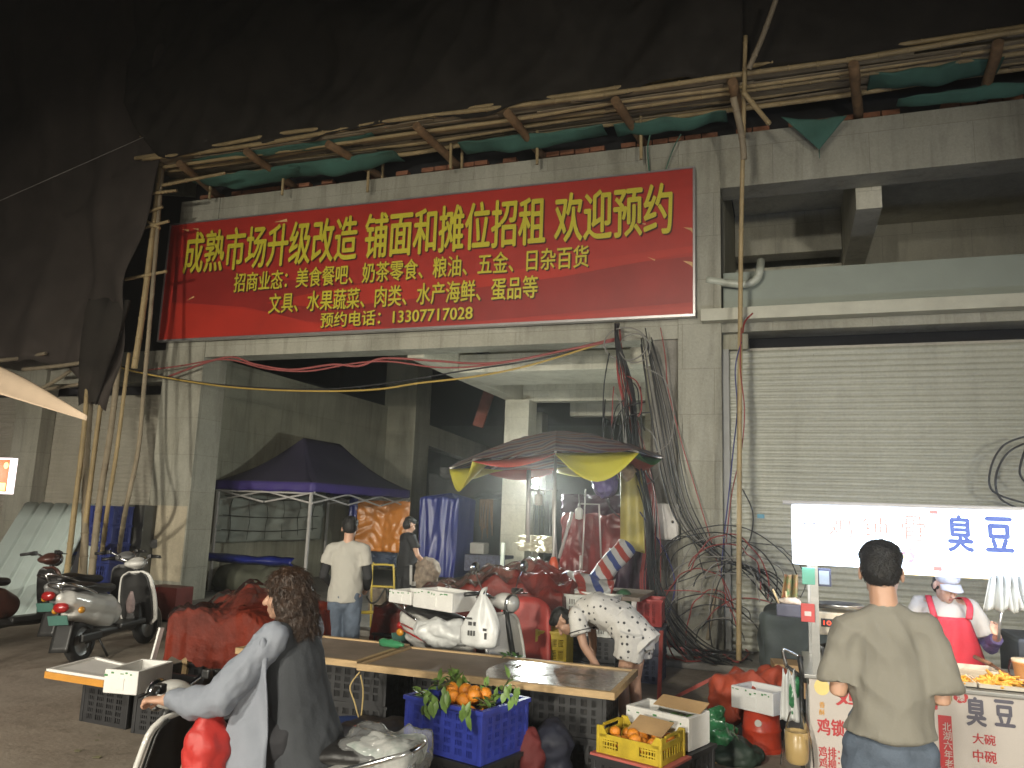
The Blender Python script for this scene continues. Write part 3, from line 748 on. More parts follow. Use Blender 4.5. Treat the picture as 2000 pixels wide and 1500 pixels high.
def twigs(label, centre, rz, size, z, n, seed, hang=()):
    g = random.Random(seed); t = thing('leafy_twigs', label, 'leafy twigs', centre); st = MB(); lf = MB(); c, s_ = math.cos(rz), math.sin(rz)
    for k in range(n):
        x, y = g.uniform(-size[0] / 2, size[0] / 2), g.uniform(-size[1] / 2, size[1] / 2)
        p = V(centre) + V((x * c - y * s_, x * s_ + y * c, z + g.uniform(-.03, .03)))
        d = V((g.uniform(-1, 1), g.uniform(-1, 1), g.uniform(.1, 1.1))).normalized(); q = p + d * g.uniform(.08, .17)
        st.tube([p, p.lerp(q, .5) + V((0, 0, .012)), q], .003, 5)
        for j in range(g.randint(4, 7)):
            e = p.lerp(q, g.random()); dd = (d + V((g.uniform(-1, 1), g.uniform(-1, 1), g.uniform(-.7, .6)))).normalized()
            leaf(lf, e, dd, (g.uniform(-.4, .4), g.uniform(-.4, .4), 1), g.uniform(.06, .10), g.uniform(.025, .042))
    for (P, k) in hang:
        P = V(P)
        for j in range(k):
            e = P + V((g.uniform(-.05, .05), g.uniform(-.03, .02), g.uniform(-.03, .05)))
            leaf(lf, e, V((g.uniform(-.6, .6), g.uniform(-.5, .1), -1)), (0, -1, .2), g.uniform(.07, .11), g.uniform(.03, .045))
    st.build('twig', mat('twig_bark', (.12, .10, .05), .8), t); lf.build('leaf', [leafl], t); return t
twigs('leafy citrus twigs sticking out of the left half of the blue crate', (-2.03, 4.74, .302), R(-16), (.30, .34), .29, 13, 3, hang=[(yp(845, 1372, 4.46), 10), (yp(870, 1350, 4.45), 5)])
twigs('leafy citrus twigs among the oranges in the right half of the blue crate', (-1.76, 4.66, .302), R(-16), (.26, .3), .285, 8, 8, hang=[(yp(1000, 1352, 4.6), 8), (yp(920, 1385, 4.33), 5)])
# yellow box of oranges
YC = (-.873, 5.05, .302); YR = R(-18)
def yellow_box(w, d, h):
    m = MB(); t = .008
    for sy in (-1, 1):
        y = sy * d / 2
        m.box((0, y, .018), (w, t, .034)); m.box((0, y, h * .62), (w, t, .03))
        m.box((0, y, h * .36), (w * .34, t * .98, h * .42))
        for sx in (-1, 1):
            m.box((sx * w * .46, y, h * .40), (w * .08, t * .97, h * .52))
            for k in range(5): m.box((sx * (w * .22 + k * w * .045), y, h * .38), (w * .016, t * .95, h * .42))
            for q in range(2): m.box((sx * w * .31, y, h * (.30 + .17 * q)), (w * .24, t * .93, .008))
            m.prism([(sx * w / 2, y - t / 2, h * .6), (sx * w / 2, y - t / 2, h), (sx * w * .43, y - t / 2, h), (sx * w * .36, y - t / 2, h * .72), (sx * w * .36, y - t / 2, h * .6)], (0, t * .9, 0))
    for sx in (-1, 1):
        x = sx * w / 2
        m.box((x, 0, .018), (t, d, .034)); m.box((x, 0, h * .66), (t * 1.2, d, .03)); m.box((x, 0, h * .95), (t * 1.4, d * .6, h * .1))
        for k in range(9): m.box((x, -d * .44 + k * d * .11, h * .42), (t * .9, d * .035, h * .5))
        for sy in (-1, 1): m.box((x, sy * d * .4, h * .8), (t * 1.1, d * .2, h * .3)); m.box((x, sy * d / 2, h / 2), (.02, .02, h), None, .004)
    m.b2((-w / 2, -d / 2, .003), (w / 2, d / 2, .012)); return m
yb = yellow_box(.42, .31, .16).mesh('fruit_box'); yb.materials.append(crate_y)
o = bpy.data.objects.new('fruit_box', yb); COL.objects.link(o); o.location = YC; o.rotation_euler = (0, 0, YR); tag(o, 'low yellow plastic fruit box filled with oranges', 'fruit box')
fruit_fill(YC, YR, (.40, .29), .045, .11, .038, orange, 'orange in the low yellow fruit box', 'orange', 'oranges in the yellow box', 34, 12)
tag(MB().box(V(YC) + V((.05, .06, .155)), (.25, .15, .005), Matrix.Rotation(YR + R(-6), 3, 'Z') @ Matrix.Rotation(R(24), 3, 'X')).build('cardboard_flap', card), 'torn piece of cardboard lying on the oranges in the yellow box', 'cardboard')

def foam_box(label, loc, rz, size, prints=True, seed=0, wall=.03):
    w, d, h = size; m = MB()
    t = local(thing('foam_box', label, 'foam box', loc, rz))
    for sy in (-1, 1): m.box((0, sy * (d / 2 - wall / 2), h / 2), (w, wall, h), None, .008)
    for sx in (-1, 1): m.box((sx * (w / 2 - wall / 2), 0, h / 2 - .0015), (wall, d - 2 * wall + .004, h - .003), None, .004)
    m.b2((-w / 2 + .01, -d / 2 + .01, .002), (w / 2 - .01, d / 2 - .01, wall)); 
    for sy in (-1, 1): m.box((0, sy * (d / 2 + .001), h * .42), (w * .22, .012, h * .5), None, .005)
    m.build('box_body', foam, t)
    if prints:
        g = random.Random(seed); p = MB()
        for sy in (-1,):
            x = -w * .45
            while x < w * .42:
                l = g.uniform(.008, .03); z = h * (.86 if g.random() < .6 else .78)
                if g.random() < .7: p.box((x, sy * (d / 2 + .001), z + g.uniform(-.006, .006)), (l, .0016, g.uniform(.006, .016)))
                x += l + g.uniform(.006, .03)
        p.build('print', green_print, t)
    return t
LB = (-.763, 5.42, .305)
foam_box('white foam box of green limes with green print, behind the yellow box', LB, R(-21), (.46, .29, .20), seed=4)
fruit_fill(LB, R(-21), (.40, .22), .05, .155, .040, lime, 'green lime in the white foam box', 'lime', 'limes in the foam box', 30, 21, 'lime')
tag(MB().box(V(LB) + V((.08, .06, .22)), (.34, .14, .005), Matrix.Rotation(R(-21), 3, 'Z') @ Matrix.Rotation(R(18), 3, 'X')).build('cardboard_flap', card), 'cardboard sheet covering the back of the lime box', 'cardboard')
tag(MB().box((-.62, 6.2, .02), (.5, .34, .006), Matrix.Rotation(R(25), 3, 'Z')).build('cardboard_sheet', card), 'flattened cardboard lying on the ground behind the lime box', 'cardboard')
# red bucket upside down with a foam box on top
bk = zp(1488, 1462, 0)
tag(MB().lathe([(.165, 0), (.168, .018), (.15, .024), (.147, .03), (.143, .14), (.15, .15), (.142, .16), (.128, .285), (.0, .287)], bk, n=32).build('bucket', mat('red_bucket_plastic', (.42, .045, .02), .38, var=.1)), 'red bucket standing upside down under a white foam box', 'bucket')
tag(MB().tube([bk + V((-.02, -.1415, .215)), bk + V((-.02, -.146, .215))], .026, 16).build('bucket_sticker', mat('grey_sticker', (.5, .48, .44), .6)), 'round pale sticker on the red bucket', 'sticker')
foam_box('empty white foam box perched on the red bucket', (bk.x + .005, bk.y + .01, .289), R(-28), (.36, .30, .165), seed=9)

# tables
def board_table(label, x0, x1, y0, y1, z, frame=.035):
    t = thing('market_table', label, 'table', (x0, y0, 0))
    MB().b2((x0 + frame, y0 + frame, z - .03), (x1 - frame, y1 - frame, z - .012)).build('tabletop', ply, t)
    m = MB(); m.b2((x0, y0, z - .045), (x1, y0 + frame, z)).b2((x0, y1 - frame, z - .045), (x1, y1, z)).b2((x0, y0 + frame + .001, z - .044), (x0 + frame, y1 - frame - .001, z - .001)).b2((x1 - frame, y0 + frame + .001, z - .044), (x1, y1 - frame - .001, z - .001))
    m.build('frame', wood, t); return t
board_table('long timber framed board table with a wet shiny patch, laid on crates', -2.94, -1.06, 5.14, 5.98, .62)
board_table('timber framed board table left of the long one with a green bottle on it', -4.05, -2.975, 5.2, 6.05, .622)
# wet film half covering the table
def wf(u, v): x = -1.95 + .85 * u; y = 5.18 + .76 * v; return (x - .12 * math.sin(v * 3) * (1 - u), y, .6085 + .0025 * noise.noise(V((x * 7, y * 7, 0))) * .5 + .0006 * noise.noise(V((x * 40, y * 40, 0))))
m = MB(); m.sheet(wf, 70, 60); tag(m.build('plastic_sheet', mat('wet_grey_plastic', (.20, .18, .16), .20, var=.1, sc=4, spec=.9)), 'wet shiny plastic sheet stuck on the right half of the long table', 'plastic sheet')
g = random.Random(4); m = MB()
for k in range(14): leaf(m, yp(1000, 1283, 5.86) + V((g.uniform(-.07, .07), g.uniform(-.03, .03), .0)), V((g.uniform(-1, 1), g.uniform(-1, 1), g.uniform(.0, .4))), (0, 0, 1), g.uniform(.05, .09), .03)
tag(m.build('leaf_litter', leafm), 'small heap of dark green leaves at the back edge of the long table', 'leaves')
bt = yp(765, 1257, 5.8)
btl = thing('bottle', 'crumpled green plastic bottle lying on the left table', 'bottle', (bt.x, bt.y, .655))
m = MB(); m.lathe([(.0, -.12), (.03, -.115), (.036, -.08), (.03, -.03), (.037, .0), (.031, .04), (.034, .07), (.014, .105), (.013, .125), (0, .126)], (bt.x, bt.y, .658), (1, -.25, 0), 16).wob(.008, 30); m.build('bottle_body', mat('green_bottle', (.04, .2, .09), .15, var=.3, spec=.9, coat=.5), btl)
# far left: orange edged board and foam box on crates
ob = thing('foam_board', 'white foam board with an orange taped edge lying on black crates at the left', 'foam board', (-5.1, 5.0, .33))
p = [zp(92, 1322, .335), zp(205, 1340, .335), zp(270, 1318, .335), zp(185, 1297, .335)]
m = MB(); m.prism([q + V((0, 0, .0)) for q in p], (0, 0, .045)); m.build('lid', foam, ob)
m = MB()
for a, b in ((0, 1), (0, 3)):
    if (a, b) == (0, 1): m.bar(p[a] + V((-.01, -.012, .018)), p[b] + V((0, -.012, .018)), .012, .05)
m.build('orange_edge', mat('orange_tape', (.55, .25, .04), .5), ob)
m = MB(); 
for a, b in ((0, 3), (3, 2)): m.bar(p[a] + V((0, 0, .052)), p[b] + V((0, 0, .052)), .03, .016)
m.bar(p[0] + V((0, .02, .052)), p[1] + V((0, .02, .0521)), .03, .016); m.build('raised_rim', foam, ob)
fb = zp(262, 1352, .31)
foam_box('white foam box beside the rider with green print along its base', (-4.71, 4.94, .305), R(9), (.28, .43, .17), seed=2)
# red covered heap on the table at the left
redcloth = mat('red_tarpaulin', (.125, .018, .009), .6, var=.45, sc=4, bump=.5, bsc=22, spec=.2)
redcloth2 = mat('scarlet_tarpaulin', (.135, .016, .011), .5, var=.45, sc=4, bump=.5, bsc=20, spec=.35)
film = clear_film('clear_plastic_film', .012)
rt = thing('covered_table', 'market table heaped under a red tarpaulin at the left', 'covered table', (-4.7, 5.8, 0))
def crumple(x, y, seed):
    t = 0
    for i, (f, a) in enumerate(((3.1, 1.0), (6.7, .55), (14.0, .3), (27.0, .14))):
        c_, s_ = math.cos(i * 1.1 + seed), math.sin(i * 1.1 + seed); p = x * c_ + y * s_; q = -x * s_ + y * c_
        t += a * (.45 - abs(noise.noise(V((p * f, q * f * .55, seed + i)))) * 1.6)
    return t
def heap(u, v, x0, x1, y0, y1, z, hump, skirt, seed, drop=.32, amp=.05):
    # a cloth over a table: flat middle with humps, falling skirts at the rim
    a = (u - .5) * 2; b = (v - .5) * 2; e = max(abs(a), abs(b)); k = .8
    X = (x0 + x1) / 2 + (x1 - x0) / 2 * (a if abs(a) < k else math.copysign(k + (abs(a) - k) * skirt, a)) / (k + (1 - k) * skirt)
    Y = (y0 + y1) / 2 + (y1 - y0) / 2 * (b if abs(b) < k else math.copysign(k + (abs(b) - k) * skirt, b)) / (k + (1 - k) * skirt)
    top = z + hump * max(0, math.cos(a * 1.3)) * max(0, math.cos(b * 1.3)) * (1 + .8 * noise.noise(V((X * 2.2, Y * 2.2, seed))))
    n = noise.noise(V((X * 4, Y * 4, seed))) * amp + crumple(X, Y, seed) * amp * 1.5
    if e > k: 
        q = (e - k) / (1 - k); top = top * (1 - q) + (z - drop) * q
        X += .09 * noise.noise(V((Y * 7, seed, 1))) * q; Y += .11 * noise.noise(V((X * 6.5, seed, 4))) * q
    return (X, Y, top + n)
m = MB(); m.sheet(lambda u, v: heap(u, v, -5.32, -4.2, 5.78, 7.1, .62, .22, .25, 2.0), 130, 110); m.build('tarpaulin', redcloth, rt)
m = MB()
for x in (-5.15, -4.35):
    for y in (5.95, 6.9): m.b2((x - .03, y - .03, 0), (x + .03, y + .03, .6))
m.build('leg', wood, rt)
def pf(u, v): q = heap(.06 + u * .6, .04 + v * .55, -5.32, -4.2, 5.78, 7.1, .65, .22, .25, 2.0); return V(q) + V((0, -.01, .02 + .02 * noise.noise(V((u * 9, v * 9, 2)))))
m = MB(); m.sheet(pf, 40, 34); tag(m.build('plastic_film', film), 'clear plastic film glinting on the red tarpaulin behind the rider', 'plastic film')
tag(MB().bar((-5.37, 5.70, .02), (-5.30, 5.76, .60), .05, .02).build('timber_stake', foam), 'pale batten leaning at the corner of the red covered table', 'batten')
# shoulder-high clutter below the tables
blu = mat('blue_drum', (.03, .06, .2), .45, var=.2)
q = zp(775, 1425, 0)
tag(MB().lathe([(.15, 0), (.155, .02), (.145, .12), (.165, .2), (.165, .24), (.15, .25), (.0, .2)], (-2.92, 5.05, 0), n=26).build('basin', blu), 'dark blue plastic basin under the joint of the tables', 'basin')
m = MB(); m.ell((-2.55, 4.72, .18), (.36, .30, .2)).ell((-2.85, 4.8, .14), (.2, .2, .16)); me = fuse(m, .03, 2, .07, 5, 3)
tag(link('sack', me, mat('black_sack', (.02, .02, .024), .45, var=.3, bump=.3, bsc=20)), 'slack black sack lying left of the blue crate', 'sack')
m = MB(); m.ell((-1.52, 4.86, .2), (.09, .1, .24)); me = fuse(m, .02, 2, .03, 9, 5)
tag(link('cloth_bundle', me, mat('red_bundle', (.13, .018, .018), .7, var=.2)), 'red cloth bundle squeezed between the blue crate and the black stack', 'bundle')
m = MB(); m.ell((-1.42, 5.0, .30), (.12, .13, .15)).ell((-1.42, 5.0, .14), (.12, .12, .2)); me = fuse(m, .02, 2, .04, 7, 9)
tag(link('sack', me, mat('navy_sack', (.018, .02, .035), .6, var=.3)), 'dark navy sack behind the right corner of the blue crate', 'sack')
g = random.Random(14); m = MB()
for k in range(90): leaf(m, V((-1.42 + g.uniform(-.12, .12), 4.75 + g.uniform(-.14, .14), .05 + g.random() * .10)), V((g.uniform(-1, 1), g.uniform(-1, 1), g.uniform(-.2, .8))), (0, 0, 1), g.uniform(.05, .1), .035)
tag(m.build('greens', leafm), 'loose pile of dark green leaves on the ground right of the blue crate', 'leaves')
tag(MB().tube(catmull([yp(703, 1312, 5.12), yp(684, 1340, 5.08), yp(692, 1370, 5.08), yp(703, 1405, 5.08), yp(708, 1375, 5.08), yp(709, 1345, 5.08), yp(704, 1318, 5.1)], 5), .006, 6).build('twine', mat('straw_twine', (.4, .3, .13), .8)), 'loop of straw twine hanging from the joint of the tables', 'twine')

# ================================================================== the right foreground bits
og = mat('orange_red_cloth', (.36, .055, .022), .7, var=.25, sc=4)
c = zp(1445, 1370, .0)
crate('low dark crate under the orange red cloth', (-.33, 7.15, .0), R(8), (.55, .4, .2), None, rows=3)
m = MB(); m.ell((-.35, 7.1, .30), (.34, .26, .16)).ell((-.55, 6.98, .2), (.15, .15, .14)).ell((-.2, 7.12, .38), (.2, .18, .14)); me = fuse(m, .02, 1, .13, 4.5, 3.3)
tag(link('cloth_heap', me, og), 'crumpled orange red cloth heaped on a low dark crate', 'cloth')
gb = mat('green_plastic_bag', (.035, .17, .07), .25, var=.35, sc=6, spec=.8)
m = MB(); m.ell((-.55, 6.32, .12), (.22, .17, .14)).ell((-.52, 6.3, .26), (.08, .07, .09)); me = fuse(m, .014, 0, .08, 7, 1.5)
tag(link('plastic_bag', me, gb), 'tied green plastic bag on the ground left of the red bucket', 'bag')
m = MB(); m.ell((-.45, 6.24, .05), (.29, .19, .10)); me = fuse(m, .02, 1, .06, 6, 8); tag(link('sack', me, mat('dark_green_sack', (.02, .035, .025), .6, var=.4)), 'dark green sack beneath the tied green bag', 'sack')
ironm = mat('red_angle_iron', (.33, .06, .045), .55, var=.3, sc=8)
a = yp(1292, 1232, 7.5); b = zp(1287, 1378, .02); c = yp(1405, 1318, 7.45)
rg = thing('red_stand', 'red painted iron angle stand propped in front of the cable tangle', 'stand', b)
MB().bar(a, b, .035, .035).build('upright', ironm, rg); MB().bar(b, c, .035, .03).build('brace', ironm, rg)
m = MB(); m.sheet(lambda u, v: yp(1232 + 22 * u + 12 * v * u, 1345 + 50 * v, 6.9) + V((0, .1 * u, .0)), 6, 6); tag(m.build('clear_bag', film), 'clear plastic bag on the ground behind the bending woman', 'bag')
# dark tarpaulin covered machine between pole and cart
dk = mat('dark_green_canvas', (.045, .055, .05), .75, var=.25, sc=2, bump=.25, bsc=14)
m = MB(); P = [yp(1452, 1172, 8.6), yp(1500, 1172, 8.3), yp(1535, 1200, 8.0), yp(1560, 1290, 7.6)]
m.box((.13, 8.3, .45), (.75, .9, .88), None, .06); m.box((.42, 7.9, .3), (.5, .8, .6), None, .08); me = fuse(m, .04, 3, .05, 3, 2)
tag(link('covered_machine', me, dk), 'machine wrapped in dark green canvas between the bamboo upright and the snack cart', 'covered machine')
cb = zp(1505, 1335, .0)
tag(MB().box((.07, 7.35, .42), (.42, .3, .26), Matrix.Rotation(R(8), 3, 'Z'), .004).build('carton', card), 'brown carton behind the foam box on the red bucket', 'carton')
# hand trolley with bags
tr = thing('hand_trolley', 'folding hand trolley with a bent chrome handle hung with bags beside the cart', 'hand trolley', zp(1560, 1480, 0))
Yt = 5.55
MB().tube(catmull([yp(1537, 1305, Yt), yp(1529, 1272, Yt), yp(1534, 1269, Yt), yp(1562, 1283, Yt)], 4), .011, 10).build('handle', mat('chrome', (.62, .63, .64), .18, 1.0, var=.03), tr)
MB().tube([yp(1562, 1282, Yt), yp(1570, 1330, Yt), yp(1580, 1330, Yt + .01)], .02, 8).tube([yp(1535, 1300, Yt), yp(1570, 1325, Yt)], .012, 8).tube([yp(1565, 1320, Yt), yp(1568, 1500, Yt - .1)], .014, 8).build('frame', steel_dark, tr)
bagw = mat('white_plastic_bag', (.62, .63, .62), .35, var=.1, sc=9, spec=.7)
m = MB(); 
def bg(u, v): 
    wv = (.035 + .05 * v) * (1 - .2 * v); return yp(1540, 1312, Yt - .02) + V(((u - .5) * 2 * wv + .01 * v, .02 * math.sin(u * 14), -.30 * v + (.02 * math.cos(u * 12.56) if v < .1 else 0)))
m.sheet(bg, 16, 14, .003); tag(m.build('plastic_bag', bagw), 'white plastic carrier bag hanging from the hand trolley', 'bag')
m = MB(); m.ell(yp(1551, 1360, Yt + .02), (.06, .05, .13)); me = fuse(m, .012, 0, .03, 12, 4); tag(link('plastic_bag', me, gb), 'green plastic bag hanging on the hand trolley frame', 'bag')
cup = yp(1557, 1490, 4.95)
tag(MB().lathe([(.048, 0), (.062, .02), (.066, .17), (.06, .172), (.055, .02), (0, .015)], (cup.x, cup.y, cup.z), n=24).build('jar', mat('yellow_jar', (.36, .25, .10), .35, var=.1)), 'yellowish plastic jar in a clear bag hanging low on the trolley', 'jar')
def cbag(u, v): a_ = u * 6.283; r = (.085 - .05 * v ** 2); return (cup.x + math.cos(a_) * r * (1 + .12 * math.sin(a_ * 5 + v * 3)), cup.y + math.sin(a_) * r, cup.z - .03 + .30 * v)
m = MB(); m.sheet(cbag, 26, 10); tag(m.build('clear_bag', film), 'clear plastic bag tied round the yellowish jar on the trolley', 'bag')
m = MB(); m.ell((cup.x - .02, cup.y, .17), (.09, .09, .17)); me = fuse(m, .02, 1, .03, 8, 2); tag(link('sack', me, mat('grey_sack', (.14, .13, .12), .7, var=.3)), 'grey sack standing under the yellowish jar', 'sack')

# ================================================================== left bay objects
sheetm = mat('pale_green_sheet', (.58, .67, .64), .42, var=.1, sc=1.5, spec=.6)
def corr(label, T0, T1, B0, B1, n, group):
    m = MB(); T0, T1, B0, B1 = V(T0), V(T1), V(B0), V(B1); nr = (T1 - T0).cross(B0 - T0).normalized()
    def fn(u, v):
        t = (u * n) % 1; h = .028 if t < .12 else (.028 * (1 - (t - .12) / .06) if t < .18 else (0 if t < .94 else .028 * (t - .94) / .06))
        return T0.lerp(T1, u).lerp(B0.lerp(B1, u), v) - nr * h * -1
    m.sheet(fn, n * 16, 6, .003); return tag(m.build('roofing_sheet', sheetm), label, 'roofing sheet', group)
GR = 'roofing sheets leaning at the left'
def P3(x, y, Y): return yp(x, y, Y)
corr('pale green ribbed roofing sheet, longest of the leaning stack', P3(48, 980, 10.1), P3(190, 985, 10.1), zp(-95, 1206, .02), zp(82, 1194, .02), 5, GR)
corr('pale green ribbed roofing sheet with a blue upper edge, laid over the longest one', P3(8, 1075, 9.72), P3(150, 1082, 9.72), zp(-100, 1214, .02), zp(72, 1202, .02), 5, GR)
corr('narrow pale green sheet standing right behind the long roofing sheets', P3(196, 987, 10.2), P3(228, 990, 10.2), zp(95, 1194, .02), zp(140, 1190, .02), 1, GR)
tag(MB().bar(P3(4, 1073, 9.70), P3(152, 1081, 9.70), .02, .05).build('edge_trim', mat('blue_film_trim', (.12, .18, .5), .35)), 'blue film trim along the upper edge of the front roofing sheet', 'trim')
tag(MB().bar(P3(192, 985, 10.15), zp(118, 1194, .02), .10, .05).build('plank', mat('dark_plank', (.04, .04, .045), .6)), 'dark plank leaning at the right edge of the roofing sheets', 'plank')
cab = mat('grey_steel_cabinet', (.10, .10, .09), .5, .3, var=.2, sc=2)
k0 = yp(238, 985, 10.2); k1 = yp(291, 1135, 10.46)
kb = thing('cabinet', 'dark grey steel cabinet standing against the concrete column', 'cabinet', (k0.x, 10.3, .085))
MB().b2((k0.x, 10.2, .086), (k1.x, 10.46, k0.z), .008).build('body', cab, kb); MB().box((k1.x - .16, 10.195, .93), (.10, .012, .045)).build('handle', mat('black_plastic', (.02, .02, .02), .4), kb)
for i in range(5): crate('blue crate in the stack before the grey cabinet, %s' % ['lowest', 'second from the ground', 'middle one', 'second from the top', 'topmost'][i], (yp(218, 1000, 9.95).x, 9.95, .086 + i * .30), R(3 - i), (.5, .36, .295), mat('dark_blue_crate_plastic', (.03, .045, .20), .4, var=.15), rows=3, cols=3, slats=2, group='blue crates stacked by the cabinet')
rb0 = yp(297, 1143, 9.3); rb1 = yp(338, 1215, 9.3)
rbx = thing('fire_box', 'red steel box standing at the foot of the left column', 'box', (rb0.x, 9.3, 0))
MB().b2((rb0.x, 9.2, .02), (rb1.x + .1, 9.54, rb0.z), .01).build('body', mat('maroon_steel', (.15, .03, .025), .5, var=.2), rbx)
MB().b2((rb0.x + .01, 9.185, .03), (rb0.x + .2, 9.199, rb0.z - .01)).build('door', mat('red_steel', (.36, .05, .04), .45, var=.15), rbx); MB().lathe([(.02, 0), (.02, .02), (0, .022)], (rb0.x + .16, 9.185, rb0.z - .22), (0, -1, 0), 12).build('latch', mat('chrome', (.6, .6, .6), .2, 1), rbx)
tag(MB().tube([yp(301, 1062, 10.468), yp(301, 1062, 10.44)], .075, 20).build('round_plate', mat('dark_round_plate', (.08, .08, .08), .6)), 'round dark plate fixed on the left column above the scooter', 'plate')
# stall awning and lit sign at the left edge
def aw(u, v):
    a = yp(-60, 690, 5.6).lerp(yp(170, 817, 5.6), u); b = yp(-60, 748, 5.3).lerp(yp(170, 818, 5.6), u)
    p = a.lerp(b, v); return p + V((0, 0, .05 * math.sin(u * 3.0) * (1 - v) + .02 * math.sin(v * 5)))
m = MB(); m.sheet(aw, 30, 10, .004)
an = thing('awning', 'cream stall awning whose pointed corner reaches in at the left edge', 'awning', yp(-40, 790, 5.4))
m.build('canopy', mat('cream_awning', (.55, .42, .30), .8, var=.06), an)
MB().tube([yp(170, 817, 5.6), yp(-60, 690, 5.6)], .006, 6).build('edge_cord', mat('white_cord', (.6, .55, .45), .7), an)
ls0 = yp(-70, 893, 5.2); ls1 = yp(14, 965, 5.2)
sg = thing('lit_sign', 'small orange lit stall sign with a white edge at the left edge of the picture', 'sign', ls0)
MB().b2((ls0.x, 5.2, ls1.z), (ls1.x, 5.26, ls0.z)).build('light_box', emitter('sign_white', (1, .86, .86), 2.2), sg)
MB().b2((ls0.x, 5.196, ls1.z + .02), (ls1.x - .018, 5.199, ls0.z - .015)).build('face', emitter('sign_orange', (.85, .20, .03), .9), sg)
MB().tube([V((ls1.x - .055, 5.193, ls0.z - .07)), V((ls1.x - .055, 5.1955, ls0.z - .07))], .03, 14).b2((ls1.x - .16, 5.192, ls1.z + .03), (ls1.x - .03, 5.1955, ls1.z + .1)).build('print', emitter('sign_yellow', (1, .8, .3), 1.6), sg)
MB().tube([(ls0.x, 5.28, 0), (ls0.x, 5.28, 2.3)], .02, 8).build('post', steel_dark, sg)
l = bpy.data.lights.new('sign_light', 'POINT'); l.energy = 14; l.color = (1, .78, .74); l.shadow_soft_size = .12
lo = bpy.data.objects.new('sign_light', l); COL.objects.link(lo); lo.location = (ls0.x + .1, 5.05, ls0.z - .15); lo.parent = sg; lo.matrix_parent_inverse = root_matrix(sg).inverted()

# scraps on the ground
g = random.Random(31); m = MB()
for k in range(90):
    x = g.uniform(-5.5, .3); y = g.uniform(3.6, 9.0); r = g.uniform(.01, .035); a = g.uniform(0, 6.28)
    m.prism([(x + math.cos(a + q * 1.57 + g.uniform(-.4, .4)) * r, y + math.sin(a + q * 1.57) * r * g.uniform(.5, 1), .006 + .004 * g.random()) for q in range(4)], (0, 0, .002))
tag(m.build('litter', mat('litter_scraps', (.16, .15, .08), .9, var=.9, sc=3)), None, None, kind='stuff')
blackp_ = mat('black_plastic', (.022, .022, .024), .42, var=.15)
# ================================================================== the passage: tent
navy = mat('navy_canopy', (.035, .03, .06), .7, var=.2, sc=2, bump=.1)
purple = mat('purple_valance', (.045, .028, .16), .6, var=.15)
alu = mat('white_metal_tube', (.50, .48, .46), .35, .3, var=.08)
tn = thing('gazebo_tent', 'dark navy folding gazebo with a purple valance standing in the passage', 'tent', (-9.05, 13.9, .085))
tx0, tx1, ty0, ty1, tz = -10.12, -8.0, 12.0, 15.86, 2.10
pk0, pk1 = V((-9.3, 13.5, 3.06)), V((-9.3, 14.9, 3.06))
def roof(m, A, B, P, Q, sag=.12, n=14):
    def fn(u, v):
        p = V(A).lerp(V(B), u).lerp(V(P).lerp(V(Q), u), v)
        return p - V((0, 0, sag * math.sin(math.pi * v) * (1 - .0 * u)))
    m.sheet(fn, n, n, .004)
m = MB(); cs = [V((tx0, ty0, tz)), V((tx1, ty0, tz)), V((tx1, ty1, tz)), V((tx0, ty1, tz))]
roof(m, cs[0], cs[1], pk0, pk0); roof(m, cs[1], cs[2], pk0, pk1); roof(m, cs[2], cs[3], pk1, pk1); roof(m, cs[3], cs[0], pk1, pk0)
m.build('canopy', navy, tn)
m = MB()
for a, b in ((0, 1), (1, 2), (2, 3), (3, 0)):
    m.sheet(lambda u, v: cs[a].lerp(cs[b], u) + V((0, 0, -.17 * v + .01)) + V((.012 * math.sin(u * 40) * v, -.012 * math.sin(u * 33) * v, .01 * math.sin(u * 19) * v)), 30, 3, .003)
m.build('valance', purple, tn)
for x, y in ((tx0 + .04, ty0 + .04), (tx1 - .04, ty0 + .04), (tx1 - .04, ty1 - .04), (tx0 + .04, ty1 - .04)):
    MB().box((x, y, 1.0), (.045, .045, 1.84)).box((x, y, .09), (.1, .1, .01)).build('leg', alu, tn)
m = MB()
def scissor(A, B, z0, z1, n):
    A, B = V(A), V(B)
    for i in range(n):
        a = A.lerp(B, i / n); b = A.lerp(B, (i + 1) / n)
        m.bar((a.x, a.y, z0), (b.x, b.y, z1), .018, .03); m.bar((a.x + .02, a.y + .02, z1), (b.x + .02, b.y + .02, z0), .018, .03)
scissor((tx0, ty0 + .05), (tx1, ty0 + .05), 1.94, 1.72, 2) if False else scissor((tx0, ty0 + .05, 0), (tx1, ty0 + .05, 0), 1.94, 1.74, 2)
scissor((tx1 - .05, ty0, 0), (tx1 - .05, ty1, 0), 1.94, 1.74, 3); scissor((tx0, ty1 - .05, 0), (tx1, ty1 - .05, 0), 1.94, 1.74, 2)
m.bar((tx0, ty0 + .02, 1.92), (tx1, ty0 + .02, 1.92), .02, .03)
m.build('scissor_frame', alu, tn)
